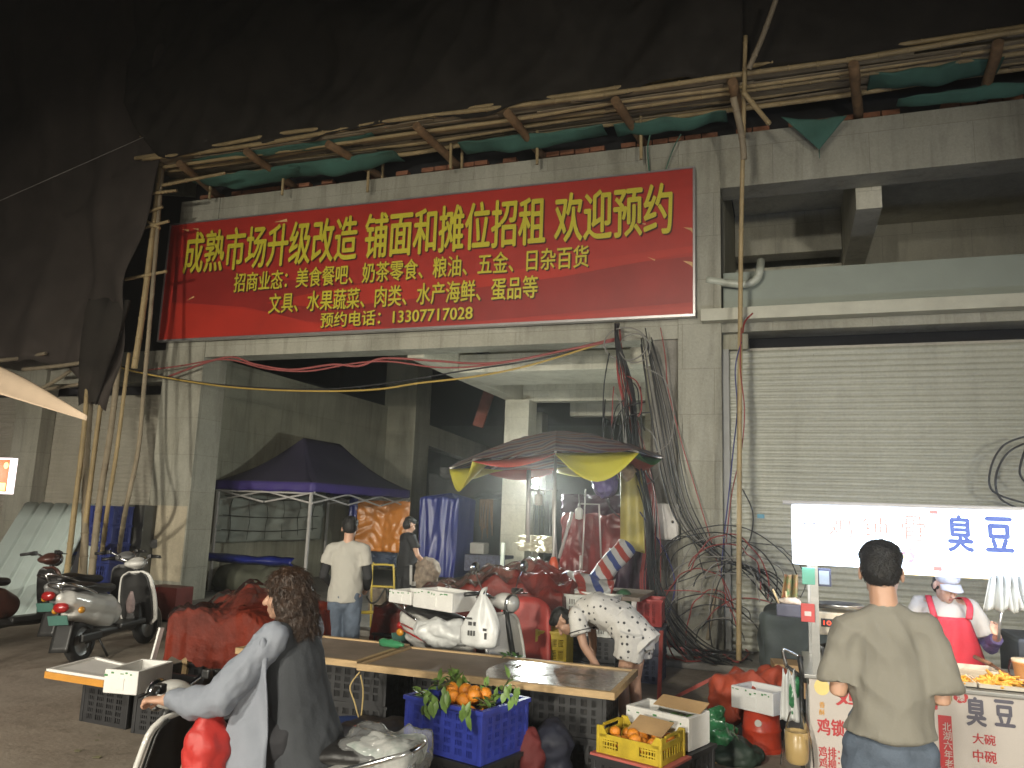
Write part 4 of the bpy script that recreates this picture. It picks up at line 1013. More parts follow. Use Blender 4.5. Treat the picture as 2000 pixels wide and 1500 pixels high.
# tarpaulins
def drape(label, a, b, z0, z1, mt, folds=8, amp=.06, seed=0, nu=50, nv=24, crease=.04, name='tarpaulin', bulge=0.0):
    a, b = V((a[0], a[1], 0)), V((b[0], b[1], 0)); d = (b - a); nr = V((-d.y, d.x, 0)).normalized()
    def fn(u, v):
        p = a + d * u; z = z0 + (z1 - z0) * v
        o = math.sin(u * folds * 6.28 + seed + math.sin(v * 3 + seed)) * amp * (1 - .35 * v) * .5 + abs(noise.noise(V((u * 6 + v * 3, v * 5 - u * 2, seed)))) * crease * 2 + math.sin(math.pi * u) * bulge
        return p - nr * o * 1.0 + V((0, 0, z + .03 * noise.noise(V((u * 5, 0, seed))) * (1 if v > .95 else v)))
    m = MB(); m.sheet(fn, nu, nv, .004); return tag(m.build(name, mt), label, 'tarpaulin')
grey_t = mat('grey_green_tarp', (.25, .27, .235), .55, var=.1, sc=2, bump=.1, bsc=20, spec=.6)
blue_t = mat('blue_tarp', (.006, .013, .15), .38, var=.2, sc=2, bump=.25, bsc=12, spec=.8)
ora_t = mat('orange_tarp', (.54, .19, .024), .34, var=.15, sc=2, bump=.3, bsc=9, spec=.8)
maro_t = mat('maroon_tarp', (.20, .022, .022), .38, var=.25, sc=3, bump=.3, bsc=10, spec=.7)
dpur_t = mat('dark_purple_tarp', (.055, .022, .045), .5, var=.2, sc=3, bump=.2, bsc=14)
dgrey_t = mat('dark_grey_tarp', (.06, .06, .058), .6, var=.2, sc=2, bump=.2)
drape('grey green tarpaulin tied with dark ropes under the gazebo along the left wall', (-10.1, 12.05), (-9.95, 15.4), .95, 2.05, grey_t, 5, .05, 2)
for i, z in enumerate((1.83, 1.47, 1.2)):
    tag(MB().tube([V((-9.93, 12.05 + t * 3.3, z + .0 - .10 * math.sin(t * 3.14) * .5)) for t in [k / 10 for k in range(11)]], .009, 6).build('rope', mat('dark_rope', (.03, .03, .025), .9)), 'dark rope stretched across the grey green tarpaulin, %s' % ['uppermost', 'middle', 'lowest'][i], 'rope')
for i in range(6):
    y = 12.3 + i * .55
    tag(MB().tube([(-9.96 + .012 * math.sin(k * 1.3 + i), y + .03 * math.sin(k + i), 2.0 - k * .1) for k in range(11)], .005, 5).build('cord', mat('dark_rope', (.03, .03, .025), .9)), 'thin dark cord hanging down the grey green tarpaulin', 'cord', 'cords on the grey green tarpaulin')
m = MB(); m.sheet(lambda u, v: (-10.1 + 1.9 * u, 11.9 - .12 * math.sin(v * 3.1) + .04 * math.sin(u * 9), .62 + .16 * v + .03 * noise.noise(V((u * 6, v, 3)))), 40, 6, .02); tag(m.build('tarpaulin', blue_t), 'rolled blue tarpaulin edge lying along the canvas mound under the gazebo', 'tarpaulin')
canv = mat('olive_canvas', (.075, .078, .055), .8, var=.25, sc=2.5, bump=.25, bsc=10)
m = MB(); m.ell((-9.3, 12.5, .28), (.95, .7, .42)).ell((-8.75, 12.3, .25), (.4, .5, .4)); me = fuse(m, .05, 3, .07, 2.5, 4); tag(link('canvas_mound', me, canv), 'olive canvas covering a mound of goods under the gazebo', 'covered goods')
drape('orange tarpaulin sheet hung glossy at the back of the gazebo', (yp(697, 1020, 15.5).x, 15.5), (yp(797, 1020, 15.5).x, 15.6), yp(750, 1078, 15.5).z, yp(750, 978, 15.5).z, ora_t, 1.2, .12, 1, 40, 24, .05)
drape('dark blue tarpaulin hung below the orange sheet', (yp(690, 1020, 15.7).x, 15.72), (yp(780, 1020, 15.7).x, 15.72), .4, yp(750, 1076, 15.7).z, mat('dull_blue_tarp', (.035, .05, .085), .7, var=.3, bump=.3, bsc=8), 3, .08, 3)
# blue covered stall
bx0, bx1 = yp(800, 1050, 15.0).x, yp(920, 1050, 15.0).x
def bluecov(u, v):
    a = -math.pi * .95 + u * math.pi * 1.05; cx, cy = (bx0 + bx1) / 2, 15.5
    r = .62 + .0 * math.sin(u * 50) + .03 * noise.noise(V((u * 7, v * 5, 2)))
    zt = yp(860, 972, 15).z; z = .35 + (zt - .35) * min(1, v / .86); k = 1 if v < .86 else math.cos((v - .86) / .14 * 1.57)
    rx = .66 * (1 - .12 * (1 - v)) ; 
    return (cx + max(-.70, min(.70, math.cos(a) * 1.0)) * rx * (k * .97 + .03) * (1 + .02 * noise.noise(V((u * 14, v * 3, 1)))), cy + max(-.7, min(.7, math.sin(a))) * .9 * k + .08 * noise.noise(V((u * 16, v * 2.2, 4))), z + (.1 if v > .86 else 0) * (1 - k) + .02 * math.sin(u * 30) * v)
m = MB(); m.sheet(bluecov, 90, 26); tag(m.build('tarpaulin', blue_t), 'tall stall goods shrouded in a bright blue tarpaulin behind the woman in black', 'tarpaulin')
drape('blue tarpaulin flap tied at the left of the orange sheet', (yp(682, 1000, 15.45).x, 15.45), (yp(699, 1000, 15.45).x, 15.45), 1.3, 2.02, blue_t, 1, .05, 4, 12, 12)
# dim stall further back
drape('dark grey awning tarpaulin sloping behind the blue shroud', (-8.1, 17.6), (-6.0, 17.9), 2.0, 2.75, dgrey_t, 3, .1, 4)
def slope(u, v): return yp(838 + 150 * u, 925 + 60 * v * (1 - u * .3) + 8 * math.sin(u * 6), 17.4 - 1.2 * v) + V((0, 0, .04 * math.sin(u * 20)))
m = MB(); m.sheet(slope, 24, 8, .004); tag(m.build('awning_tarp', dgrey_t), 'dark grey tarpaulin awning sagging at the back of the passage', 'tarpaulin')
strip = mat('brown_strips', (.22, .12, .06), .7, var=.4, sc=9)
g = random.Random(8); hk = thing('hanging_goods', 'brown belts and straps hanging on a rack behind the blue shroud', 'hanging goods', yp(950, 990, 16.5))
m = MB()
for k in range(16):
    p = yp(938 + 26 * k / 16, 975, 16.5); m.bar(p, p + V((g.uniform(-.06, .06), g.uniform(-.1, .1), -g.uniform(.5, .9))), .03, .012)
m.build('strap', strip, hk); MB().tube([yp(930, 974, 16.5), yp(970, 974, 16.5)], .015, 6).build('rail', steel_dark, hk)
g = random.Random(18); hk = thing('hanging_goods', 'thin grey metal goods hanging behind the lit post', 'hanging goods', yp(1060, 990, 16.4))
m = MB()
for k in range(22):
    p = yp(1040 + 44 * k / 22, 960, 16.4); m.bar(p + V((0, 0, g.uniform(-.1, .1))), p + V((g.uniform(-.06, .06), g.uniform(-.1, .1), -g.uniform(.5, 1.3))), .025, .012)
m.build('strap', mat('dull_metal_goods', (.16, .18, .17), .45, .4, var=.5, sc=12), hk); MB().tube([yp(1036, 958, 16.4), yp(1090, 958, 16.4)], .015, 6).build('rail', steel_dark, hk)
t = thing('small_table', 'small dark table with a printed cloth at the back of the passage', 'table', yp(955, 1100, 14.6))
q = yp(955, 1072, 14.6); MB().b2((q.x - .42, 14.4, .80), (q.x + .42, 14.9, .86)).b2((q.x - .42, 14.38, .55), (q.x + .42, 14.4, .859)).build('tabletop', mat('mottled_cloth', (.06, .06, .09), .8, var=.8, sc=22), t)
for dx in (-.36, .36): MB().tube([(q.x + dx, 14.5, .085), (q.x + dx, 14.5, .8)], .02, 6).build('leg', steel_dark, t)
q = yp(935, 1060, 14.6)
m = MB(); m.box((q.x, 14.65, .98), (.3, .3, .22), None, .03); tag(m.build('carton', mat('pale_carton', (.3, .28, .25), .7)), 'small pale carton on the dark table at the back', 'carton')
tag(MB().bar(yp(983, 1060, 12.2), yp(980, 1104, 12.2) + V((0, 0, -.25)), .05, .05).build('stake', pvc), 'short white post standing left of the umbrella stall', 'post')
drape('folded pale cloth awning half open behind the umbrella pole', (yp(1020, 1060, 11.6).x, 11.7), (yp(1092, 1050, 11.6).x, 11.4), yp(1060, 1078, 11.6).z, yp(1060, 1046, 11.6).z, mat('cream_sheet', (.45, .42, .32), .6, var=.1), 1.3, .18, 1, 30, 12, .12)

ylw = mat('yellow_frame_paint', (.45, .34, .05), .45, var=.1)
q = yp(738, 1150, 9.2)
yt = thing('luggage_trolley', 'yellow tube frame trolley with a black strap standing beside the man in the white tee', 'trolley', (q.x, 9.2, .0))
def Yf(x, y, Y=9.2): return yp(x, y, Y)
MB().tube(catmull([Yf(724, 1225), Yf(727, 1110), Yf(733, 1103), Yf(763, 1104), Yf(769, 1112), Yf(770, 1190)], 4), .014, 8).tube([Yf(714, 1144), Yf(770, 1147)], .014, 8).tube([Yf(705, 1196), Yf(757, 1196)], .022, 8).build('frame', ylw, yt)
MB().tube(catmull([Yf(716, 1165, 9.15), Yf(725, 1178, 9.1), Yf(738, 1172, 9.1), Yf(752, 1150, 9.15), Yf(757, 1165, 9.1), Yf(762, 1196, 9.1)], 4), .012, 6).build('strap', blackp_, yt)
MB().box(Yf(740, 1172, 9.5), (.26, .12, .34), None, .02).build('bundle', mat('speckled_sack', (.16, .13, .10), .8, var=.5, sc=14), yt)
q = yp(765, 1222, 7.9)
fs = thing('folding_stool', 'black folding stool with a round back and a white tag before the table', 'stool', (q.x, 7.9, 0))
MB().tube([(q.x + math.cos(a) * .11, 7.9, q.z + math.sin(a) * .10) for a in [i * .449 for i in range(14)]], .012, 6, closed=True).ell((q.x, 7.905, q.z), (.10, .012, .09)).build('backrest', blackp_, fs)
MB().b2((q.x - .15, 7.72, .36), (q.x + .12, 7.95, .385), .008).build('seat', blackp_, fs)
for dx in (-.12, .11):
    MB().tube([(q.x + dx, 7.88, q.z - .02), (q.x + dx, 7.9, .02)], .010, 6).build('leg', blackp_, fs)
    MB().tube([(q.x + dx, 7.75, .36), (q.x + dx, 7.72, .02)], .010, 6).build('leg', blackp_, fs)
MB().tube([(q.x + .03, 7.885, q.z + .03), (q.x + .03, 7.89, q.z + .03)], .035, 14).build('tag', foam, fs)
# ================================================================== umbrella stall
ub = thing('market_umbrella', 'big market umbrella with a red white and blue striped cover and yellow edge panels', 'umbrella', (-2.6, 8.9, .085))
stripe = bpy.data.materials.new('striped_woven_plastic'); stripe.use_nodes = True; MATS['stripe'] = stripe
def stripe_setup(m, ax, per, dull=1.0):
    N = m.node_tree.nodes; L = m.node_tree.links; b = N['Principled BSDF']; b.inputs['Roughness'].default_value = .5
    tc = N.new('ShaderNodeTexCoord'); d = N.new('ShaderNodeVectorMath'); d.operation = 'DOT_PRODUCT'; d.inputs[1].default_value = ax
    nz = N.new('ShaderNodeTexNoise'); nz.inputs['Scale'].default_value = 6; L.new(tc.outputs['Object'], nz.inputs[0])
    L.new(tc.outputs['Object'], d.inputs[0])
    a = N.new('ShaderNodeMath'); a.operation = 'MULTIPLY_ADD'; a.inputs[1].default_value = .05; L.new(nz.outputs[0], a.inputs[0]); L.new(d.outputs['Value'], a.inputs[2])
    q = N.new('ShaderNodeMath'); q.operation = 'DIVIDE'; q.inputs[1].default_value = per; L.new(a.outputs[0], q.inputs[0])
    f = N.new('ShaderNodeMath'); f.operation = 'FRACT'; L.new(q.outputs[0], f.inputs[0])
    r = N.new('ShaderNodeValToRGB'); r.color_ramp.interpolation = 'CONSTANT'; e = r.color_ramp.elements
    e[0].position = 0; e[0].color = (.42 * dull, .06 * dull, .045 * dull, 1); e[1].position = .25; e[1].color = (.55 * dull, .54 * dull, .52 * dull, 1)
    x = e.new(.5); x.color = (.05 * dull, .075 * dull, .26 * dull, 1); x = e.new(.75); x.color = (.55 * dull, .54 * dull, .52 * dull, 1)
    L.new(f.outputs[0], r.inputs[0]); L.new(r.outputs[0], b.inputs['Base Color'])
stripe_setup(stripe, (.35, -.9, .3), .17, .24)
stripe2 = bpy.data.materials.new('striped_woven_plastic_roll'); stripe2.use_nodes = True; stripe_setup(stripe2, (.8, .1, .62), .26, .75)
uc = V((-2.62, 9.0, 2.72)); NR = 8; RX = 1.30
def rim(k, rr=RX): a = 2 * math.pi * k / NR - R(73.8); return uc + V((math.cos(a) * rr, math.sin(a) * rr, -.37 + .11 * math.cos(a) * rr / RX))
m = MB()
for k in range(NR):
    A, B = rim(k), rim(k + 1)
    def fn(u, v):
        p = uc.lerp(A.lerp(B, u), v); return p + V((0, 0, .05 * math.sin(math.pi * v) - .03 * math.sin(math.pi * u) * v ** 2 + .025 * noise.noise(V((p.x * 5, p.y * 5, 1)))))
    m.sheet(fn, 10, 10)
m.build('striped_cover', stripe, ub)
ycol = [mat('umbrella_yellow', (.46, .42, .04), .6, var=.08), mat('umbrella_red', (.42, .07, .05), .6, var=.08), mat('umbrella_green', (.05, .16, .05), .6, var=.08)]
for k in range(NR):
    A, B = rim(k, RX * .985), rim(k + 1, RX * .985); m = MB()
    def fn2(u, v):
        p = A.lerp(B, u); q = p.lerp(V((uc.x, uc.y, p.z)), .26 * v * (1 - .0 * u)); s_ = math.sin(math.pi * u)
        return V((q.x, q.y, q.z - .012 - (.30 if k in (0, 6) else .10) * s_ * (1 - v) * 1.0 - .02 + .03 * v))
    m.sheet(fn2, 12, 6, .003); m.build('edge_panel', ycol[[0, 2, 1, 0, 1, 0, 0, 1][k]], ub)
m = MB()
for k in range(NR): m.bar(rim(k, .98 * RX) + V((0, 0, -.02)), uc + V((0, 0, -.02)), .012, .02)
m.build('rib', alu, ub)
MB().tube([(-2.62, 9.0, .3), (-2.6, 8.98, 1.5), (-2.62, 9.0, 2.72)], .018, 10).build('pole', alu, ub)
MB().lathe([(.0, -.13), (.04, -.12), (.062, -.02), (.06, .05), (.03, .12), (.0, .13)], (-2.6, 8.98, 1.1), n=14).build('tilt_joint', mat('orange_red_plastic', (.5, .08, .03), .4, var=.05), ub)
MB().lathe([(.22, .086), (.22, .16), (.1, .2), (.05, .32), (0, .32)], (-2.62, 9.0, 0), n=18).build('base', mat('grey_base', (.2, .2, .2), .8), ub)
# bare LED bulb that lights the passage
bl = V(yp(1046, 936, 11.2))
lb = thing('led_bulb', 'bright bare led bulb glowing below the umbrella rim', 'lamp', bl)
MB().lathe([(0, -.075), (.042, -.066), (.05, -.01), (.036, .03), (.016, .045)], bl, n=16).build('bulb', emitter('bulb_white', (.95, 1.0, .97), 70), lb)
MB().tube([bl + V((0, 0, .045)), bl + V((0, 0, .085))], .017, 10).tube([bl + V((0, 0, .08)), bl + V((.03, .02, .22))], .004, 5).build('socket', pvc, lb)
l = bpy.data.lights.new('bulb_light', 'POINT'); l.energy = 320; l.color = (.93, 1.0, .93); l.shadow_soft_size = .04
lo = bpy.data.objects.new('bulb_light', l); COL.objects.link(lo); lo.location = bl + V((0, 0, -.09)); lo.parent = lb; lo.matrix_parent_inverse = root_matrix(lb).inverted()
# white posts and frames behind
def frame(label, pts, r=.016): return tag(MB().tube(pts, r, 8).build('metal_frame', alu), label, 'frame')
frame('white upright post catching the bulb light left of the umbrella pole', [yp(1033, 918, 9.3), yp(1031, 1060, 9.3)], .028)
frame('white tube frame carrying the hanging bulb beside the umbrella pole', [yp(1037, 957, 9.32), yp(1080, 958, 9.32), yp(1081, 1130, 9.3)], .014)
frame('white tube frame at the maroon tarpaulin', [yp(1134, 984, 9.6), yp(1170, 985, 9.6), yp(1174, 1090, 9.6)], .012)
frame('thin dark rod hanging before the maroon tarpaulin', [yp(1144, 955, 9.5), yp(1136, 1120, 9.5)], .010)
frame('slanting white batten before the maroon tarpaulin', [yp(1118, 1000, 9.55), yp(1092, 1090, 9.5)], .022)
frame('slim white tube standing right behind the umbrella pole', [yp(1080, 920, 9.12), yp(1090, 1160, 9.1)], .010)
frame('short white tube under the dark rod', [yp(1134, 1085, 9.5), yp(1132, 1130, 9.5)], .014)
off = mat('unlit_bulb_plastic', (.62, .62, .58), .4, var=.05)
for i, (x, y, Y) in enumerate(((1052, 973, 9.3), (1131, 1000, 9.55))):
    p = yp(x, y, Y); t = thing('hanging_bulb', ['unlit white bulb lamp hanging from the frame beside the umbrella pole', 'unlit white bulb lamp hanging before the maroon tarpaulin'][i], 'lamp', p)
    MB().lathe([(0, -.095), (.05, -.085), (.052, .02), (.04, .04), (.02, .055)], p, n=18).build('bulb', off, t)
    MB().lathe([(.02, .055), (.018, .1), (.005, .115)], p, n=12).tube([p + V((0, 0, .1)), p + V((-.01, 0, .22))], .004, 5).build('socket', mat('grey_socket', (.3, .3, .28), .5), t)
drape('glossy maroon tarpaulin hung at the right side of the stall', (yp(1096, 1050, 10.6).x, 10.7), (yp(1222, 1050, 10.3).x, 10.3), .5, yp(1150, 1003, 10.5).z, maro_t, 1.6, .10, 6, 50, 30, .05)
drape('dark purple tarpaulin above the maroon one', (yp(1098, 960, 10.9).x, 11.0), (yp(1222, 960, 10.6).x, 10.6), yp(1150, 1010, 10.8).z, yp(1150, 965, 10.8).z, dpur_t, 2, .08, 2, 30, 10)
drape('dark purple cloth hung beside the electric box', (yp(1185, 1110, 9.7).x, 9.8), (yp(1268, 1110, 9.9).x, 10.2), .55, yp(1230, 1072, 9.8).z, dpur_t, 2.5, .1, 7, 40, 16)
bk2 = mat('purple_bundle', (.12, .09, .22), .4, var=.3)
m = MB(); m.ell(yp(1180, 945, 9.3), (.16, .14, .2)); me = fuse(m, .02, 1, .04, 9, 2); tag(link('bundle', me, bk2), 'purple bag hanging at the right end of the umbrella', 'bag')
m = MB(); m.ell(yp(1180, 912, 9.2), (.11, .08, .08)); me = fuse(m, .014, 0, .05, 16, 6); tag(link('bundle', me, mat('lilac_film', (.3, .26, .5), .2, var=.4, sc=14, spec=.9)), 'crinkled lilac plastic bag under the umbrella rim', 'bag')
def ysheet(u, v): return yp(1211 + 43 * u + 6 * v * u, 897 + 172 * v + 12 * u * v, 9.75) + V((.0, .04 * math.sin(u * 8 + 2) * (1 - .3 * v), 0))
m = MB(); m.sheet(ysheet, 16, 20, .004); tag(m.build('yellow_sheet', mat('yellow_plastic', (.42, .36, .10), .5, var=.2, sc=3, bump=.1)), 'long yellow plastic sheet hanging beside the electric box', 'sheet')
m = MB(); p = yp(1226, 916, 9.62); m.ell(p, (.10, .07, .09)).ell(p + V((.01, -.02, -.09)), (.07, .05, .07)).ell(p + V((0, 0, .07)), (.08, .04, .05)); me = fuse(m, .014, 1, .03, 13, 2)
tag(link('bundle', me, mat('tan_bundle', (.30, .22, .13), .8, var=.5, sc=12)), 'tan cloth bundle tied to the top of the yellow sheet', 'bundle')
# striped roll and stall heap
p0, p1 = yp(1225, 1065, 9.3), yp(1155, 1148, 8.8)
def rollfn(u, v):
    c = p0.lerp(p1, v); d = (p1 - p0).normalized(); s_ = d.cross(V((0, 1, 0))).normalized(); t = s_.cross(d)
    a = u * 6.283; r = .12 * (1 + .08 * math.sin(3 * a + v * 9)); return c + s_ * math.cos(a) * r + t * math.sin(a) * r * .55
m = MB(); m.sheet(rollfn, 24, 24); tag(m.build('striped_roll', stripe2), 'rolled red white and blue striped sheet leaning from the yellow sheet to the stall', 'sheet')
hp = thing('covered_stall', 'stall heap covered with red tarpaulins beside the umbrella pole', 'covered stall', (-3.1, 8.8, .085))
def hfn(u, v): 
    X, Y, Z = heap(u, v, -4.35, -2.1, 7.75, 9.7, .86, .22, .22, 4.0, .82, .07); return (X, Y, max(.02, Z - .28 * max(0, (-2.9 - X)) * .9))
m = MB(); m.sheet(hfn, 150, 130); m.build('tarpaulin', redcloth2, hp)
def pfn(u, v): q = V(hfn(.06 + u * .62, .10 + v * .72)); return q + V((0, -.012, .022 + .03 * noise.noise(V((u * 11, v * 11, 7)))))
brownfilm = clear_film('brownish_clear_film', .14, (.45, .36, .28), .12)
m = MB(); m.sheet(pfn, 60, 50); tag(m.build('plastic_film', brownfilm), 'crinkled clear plastic film spread over the red stall heap', 'plastic film')
MB().b2((-4.1, 8.0, .1), (-2.3, 9.5, .55)).build('counter', ply, hp)
def scloth(u, v): return yp(1038 + 165 * u - 10 * v, 1120 + 38 * v + 14 * u + 5 * math.sin(u * 9), 8.75 - .5 * v) + V((0, 0, .03 * noise.noise(V((u * 8, v * 4, 2))) + .03))
m = MB(); m.sheet(scloth, 40, 16, .004); tag(m.build('striped_sheet', stripe2), 'red white and blue striped sheet draped over the stall table', 'sheet')
st2 = thing('stall_table', 'plain stall table under the striped sheet', 'table', (-1.95, 8.5, 0))
MB().b2((-2.6, 8.25, .86), (-1.45, 9.2, .9)).build('tabletop', ply, st2)
for x in (-2.5, -1.52):
    for y in (8.32, 9.12): MB().b2((x - .025, y - .025, .0), (x + .025, y + .025, .86)).build('leg', alu, st2)
q = yp(1147, 1170, 7.9)
crate('white plastic lattice crate standing before the striped sheet', (q.x, 8.1, .72), R(-4), (.5, .34, .20), crate_w, rows=2, cols=4, slats=4)
crate('white plastic lattice crate under the topmost white one', (q.x - .03, 8.12, .52), R(2), (.5, .34, .195), crate_w, rows=2, cols=4, slats=4)
crate('dark crate under the white crates', (q.x, 8.1, .0), R(0), (.54, .38, .28), None); crate('dark crate carrying the white crates', (q.x, 8.1, .285), R(2), (.54, .38, .235), None)
q = yp(1243, 1170, 8.6)
crate('red plastic crate at the foot of the electric box', (q.x, 8.75, .58), R(4), (.5, .36, .28), crate_r, rows=3); crate('dark crate under the red crate', (q.x, 8.75, .29), R(0), (.52, .38, .285), mat('navy_crate_plastic', (.03, .035, .06), .5)); crate('dark crate on the ground under the red crate', (q.x, 8.75, .0), R(2), (.52, .38, .285), mat('navy_crate_plastic', (.03, .035, .06), .5))
tag(MB().ell(yp(1218, 1172, 8.55), (.10, .12, .12)).build('sack', mat('green_net_sack', (.03, .09, .04), .7, var=.4, sc=14)), 'green sack squeezed between the white and red crates', 'sack')
q = zp(1113, 1300, .0)
crate('yellow lattice crate standing on end beside the bending woman', (-2.0, 7.55, .36), 0, (.5, .34, .30), crate_y, rows=4, cols=4, slats=5, rot=(0, R(-90), R(4)))
tag(MB().lathe([(.12, 0), (.14, .02), (.13, .38), (.0, .39)], (-2.3, 7.75, .01), n=20).build('drum', mat('brown_drum', (.14, .10, .07), .7, var=.3)), 'dull brown drum beside the yellow crate', 'drum')
rf = mat('red_flap', (.42, .05, .04), .5, var=.15, sc=3, bump=.1)
m = MB()
def rflap(u, v): a = u * 3.1; return (-2.42 + .36 * math.cos(a) * (.7 + .3 * v), 7.45 - .3 * v - .02 * math.sin(a * 4), .80 - .78 * v + .12 * math.sin(a) * (1 - v))
m.sheet(rflap, 30, 14, .004); tag(m.build('red_sheet', rf), 'bright red sheet hanging over the ground behind the scooter headlight', 'sheet')
# ================================================================== electric box and cables
eb0, eb1 = yp(1271, 983, 10.3), yp(1325, 1055, 10.3)
eb = thing('electric_box', 'white steel electric box on the right concrete column amid the cables', 'electric box', eb0)
MB().b2((eb0.x, 10.3, eb1.z), (eb1.x, 10.46, eb0.z), .006).build('body', mat('white_enamel', (.52, .50, .47), .4, var=.06), eb)
MB().b2((eb0.x + .015, 10.285, eb1.z + .015), (eb1.x - .015, 10.299, eb0.z - .015), .004).build('door', mat('white_enamel_door', (.54, .51, .48), .4, var=.08), eb)
MB().lathe([(.018, 0), (.018, .02), (0, .022)], (eb1.x - .07, 10.285, (eb0.z + eb1.z) / 2), (0, -1, 0), 12).build('latch', mat('chrome', (.6, .6, .6), .2, 1), eb)
ck = mat('black_cable', (.018, .018, .02), .5, var=0); cr = mat('red_cable', (.26, .035, .03), .55, var=.1); cg = mat('grey_cable', (.22, .21, .19), .6, var=.1); cb_ = mat('blue_cable', (.03, .035, .16), .5, var=0); cy = mat('yellow_cable', (.40, .27, .06), .6, var=.1); cp = mat('pink_red_cable', (.27, .07, .065), .6, var=.2)
def cable(pts, r, mt, label, group=None, name='cable'):
    P = [yp(x, y, Y) for x, y, Y in pts]
    return tag(MB().tube(catmull(P, 6), r, 6).build(name, mt), label, 'cable', group)
# along the lintel
cable([(330, 735, 10.3), (440, 698, 10.25), (500, 712, 10.2), (570, 722, 10.2), (650, 712, 10.2), (700, 715, 10.2), (750, 700, 10.2), (850, 705, 10.2), (930, 710, 10.2), (1000, 705, 10.2), (1100, 685, 10.2), (1200, 665, 10.3)], .018, cp, 'pinkish red cable looping across the passage under the lintel, upper one')
cable([(270, 725, 10.2), (350, 715, 10.3), (440, 702, 10.25), (520, 720, 10.2), (600, 725, 10.2), (690, 710, 10.2), (760, 706, 10.2), (860, 718, 10.2), (960, 712, 10.2), (1080, 690, 10.2), (1205, 660, 10.3)], .014, cp, 'pinkish red cable looping across the passage under the lintel, lower one')
cable([(206, 708, 9.6), (260, 725, 9.9), (350, 742, 10.2), (440, 755, 10.2), (540, 762, 10.2), (650, 764, 10.2), (740, 760, 10.2), (820, 748, 10.2), (930, 735, 10.2), (1040, 712, 10.2), (1195, 664, 10.3)], .015, cy, 'yellow cable sagging across the passage opening')
cable([(206, 708, 9.62), (300, 730, 10.1), (400, 748, 10.25), (520, 758, 10.25), (640, 760, 10.25), (760, 748, 10.25), (900, 725, 10.25), (1060, 700, 10.25), (1200, 662, 10.3)], .012, ck, 'thin dark cable sagging along the yellow one')
TG = 'black cables hanging down the concrete pillar'; TR = 'red cables hanging down the concrete pillar'
gr = random.Random(21)
for k in range(13):
    a = gr.uniform(-14, 14); b_ = gr.uniform(-16, 22); e = gr.uniform(-10, 110)
    cable([(1205 + gr.uniform(-5, 5), 632, 10.3), (1206 + a * .3, 668, 10.15), (1226 + a, 760, 10.1), (1238 + a, 880, 9.9 + gr.uniform(-.2, .1)), (1262 + b_ * .5, 1000, 9.7 + gr.uniform(-.2, .2)), (1268 + b_ * .6, 1110, 9.7 + gr.uniform(-.2, .2)), (1285 + b_ + e * .15, 1200, 9.6 + gr.uniform(-.2, .2)), (1320 + b_ + e * .5, 1265, 9.6 + gr.uniform(-.2, .2)), (1370 + e, 1290 + gr.uniform(-20, 12), 9.6)], gr.uniform(.006, .012), ck, 'black cable in the bundle running down the concrete pillar beside the electric box', TG)
for k in range(9):
    a = gr.uniform(-10, 10); b_ = gr.uniform(-18, 26)
    cable([(1208 + gr.uniform(-4, 4), 640, 10.3), (1216 + a, 740, 10.1), (1248 + a, 860, 10.0), (1272 + b_ * .4, 960, 9.9), (1274 + b_, 1060, 9.8), (1270 + b_ * 1.3, 1150, 9.7), (1290 + b_, 1230, 9.65), (1310 + b_ * 2, 1290, 9.6), (1370 + b_ * 2, 1312, 9.6)], gr.uniform(.005, .008), cr, 'red cable in the bundle running down past the electric box', TR)
FAN = 'dark cables fanning across the pillar to the right'
for k in range(15):
    a = gr.uniform(-24, 22); e = gr.uniform(-40, 60)
    cable([(1262 + a * .5, 660 + gr.uniform(-20, 20), 10.3), (1290 + a, 800, 10.25), (1318 + a, 950, 10.2), (1350 + a, 1030, 10.15), (1400 + a * .4, 1085, 10.1), (1450 + a * .6, 1105, 10.0), (1490 + a, 1130 + e * .3, 9.9), (1520 + a, 1165 + e * .4, 9.6)], gr.uniform(.005, .009), ck if k % 4 else cg, 'dark cable fanning over the pillar towards the bamboo upright', FAN)
for k in range(24):
    cx = gr.uniform(1300, 1470); cy_ = gr.uniform(1090, 1230); rx = gr.uniform(40, 150); ry = gr.uniform(40, 130); a0 = gr.uniform(2.6, 3.6); n = 12
    cable([(cx + math.cos(a0 + i * gr.uniform(.26, .3)) * rx, min(1292, cy_ + math.sin(a0 + i * .28) * ry + 40), 9.75 + gr.uniform(-.05, .05)) for i in range(n)], gr.uniform(.005, .008), [ck, cg, cr, ck][k % 4], 'loose cable arching above the ground at the foot of the pillar', 'loose cable loops at the pillar foot')
for k in range(10):
    x = gr.uniform(1300, 1420); pts = [zp(x + gr.uniform(-40, 40) + i * gr.uniform(4, 18), 1272 + gr.uniform(-16, 22), .10) for i in range(6)]
    tag(MB().tube(catmull(pts, 6), gr.uniform(.007, .012), 6).build('cable', [ck, cr, ck, cr, cg][k % 5]), 'loose cable lying on the pavement at the pillar foot', 'cable', 'loose cables on the pavement')
coil = lambda cx, cy_, rx, ry, Y, mt, lb, r=.011: cable([(cx + math.cos(a) * rx, cy_ + math.sin(a) * ry, Y + .04 * math.sin(a * 2)) for a in [i * .45 for i in range(15)]], r, mt, lb)
coil(1222, 672, 42, 32, 10.2, cg, 'grey cable coil hanging at the right end of the lintel')
coil(1240, 680, 30, 28, 10.15, cg, 'small grey cable coil behind the larger one at the lintel', .008)
cable([(1182, 780, 10.1), (1178, 860, 10.0), (1186, 930, 9.9), (1190, 980, 9.8)], .01, ck, 'thin black cable hanging straight before the ceiling beams')
cable([(1190, 690, 10.1), (1180, 750, 10.05), (1178, 830, 10.0), (1182, 900, 9.9), (1185, 950, 9.85)], .009, ck, 'black cable arcing down left of the bundle')
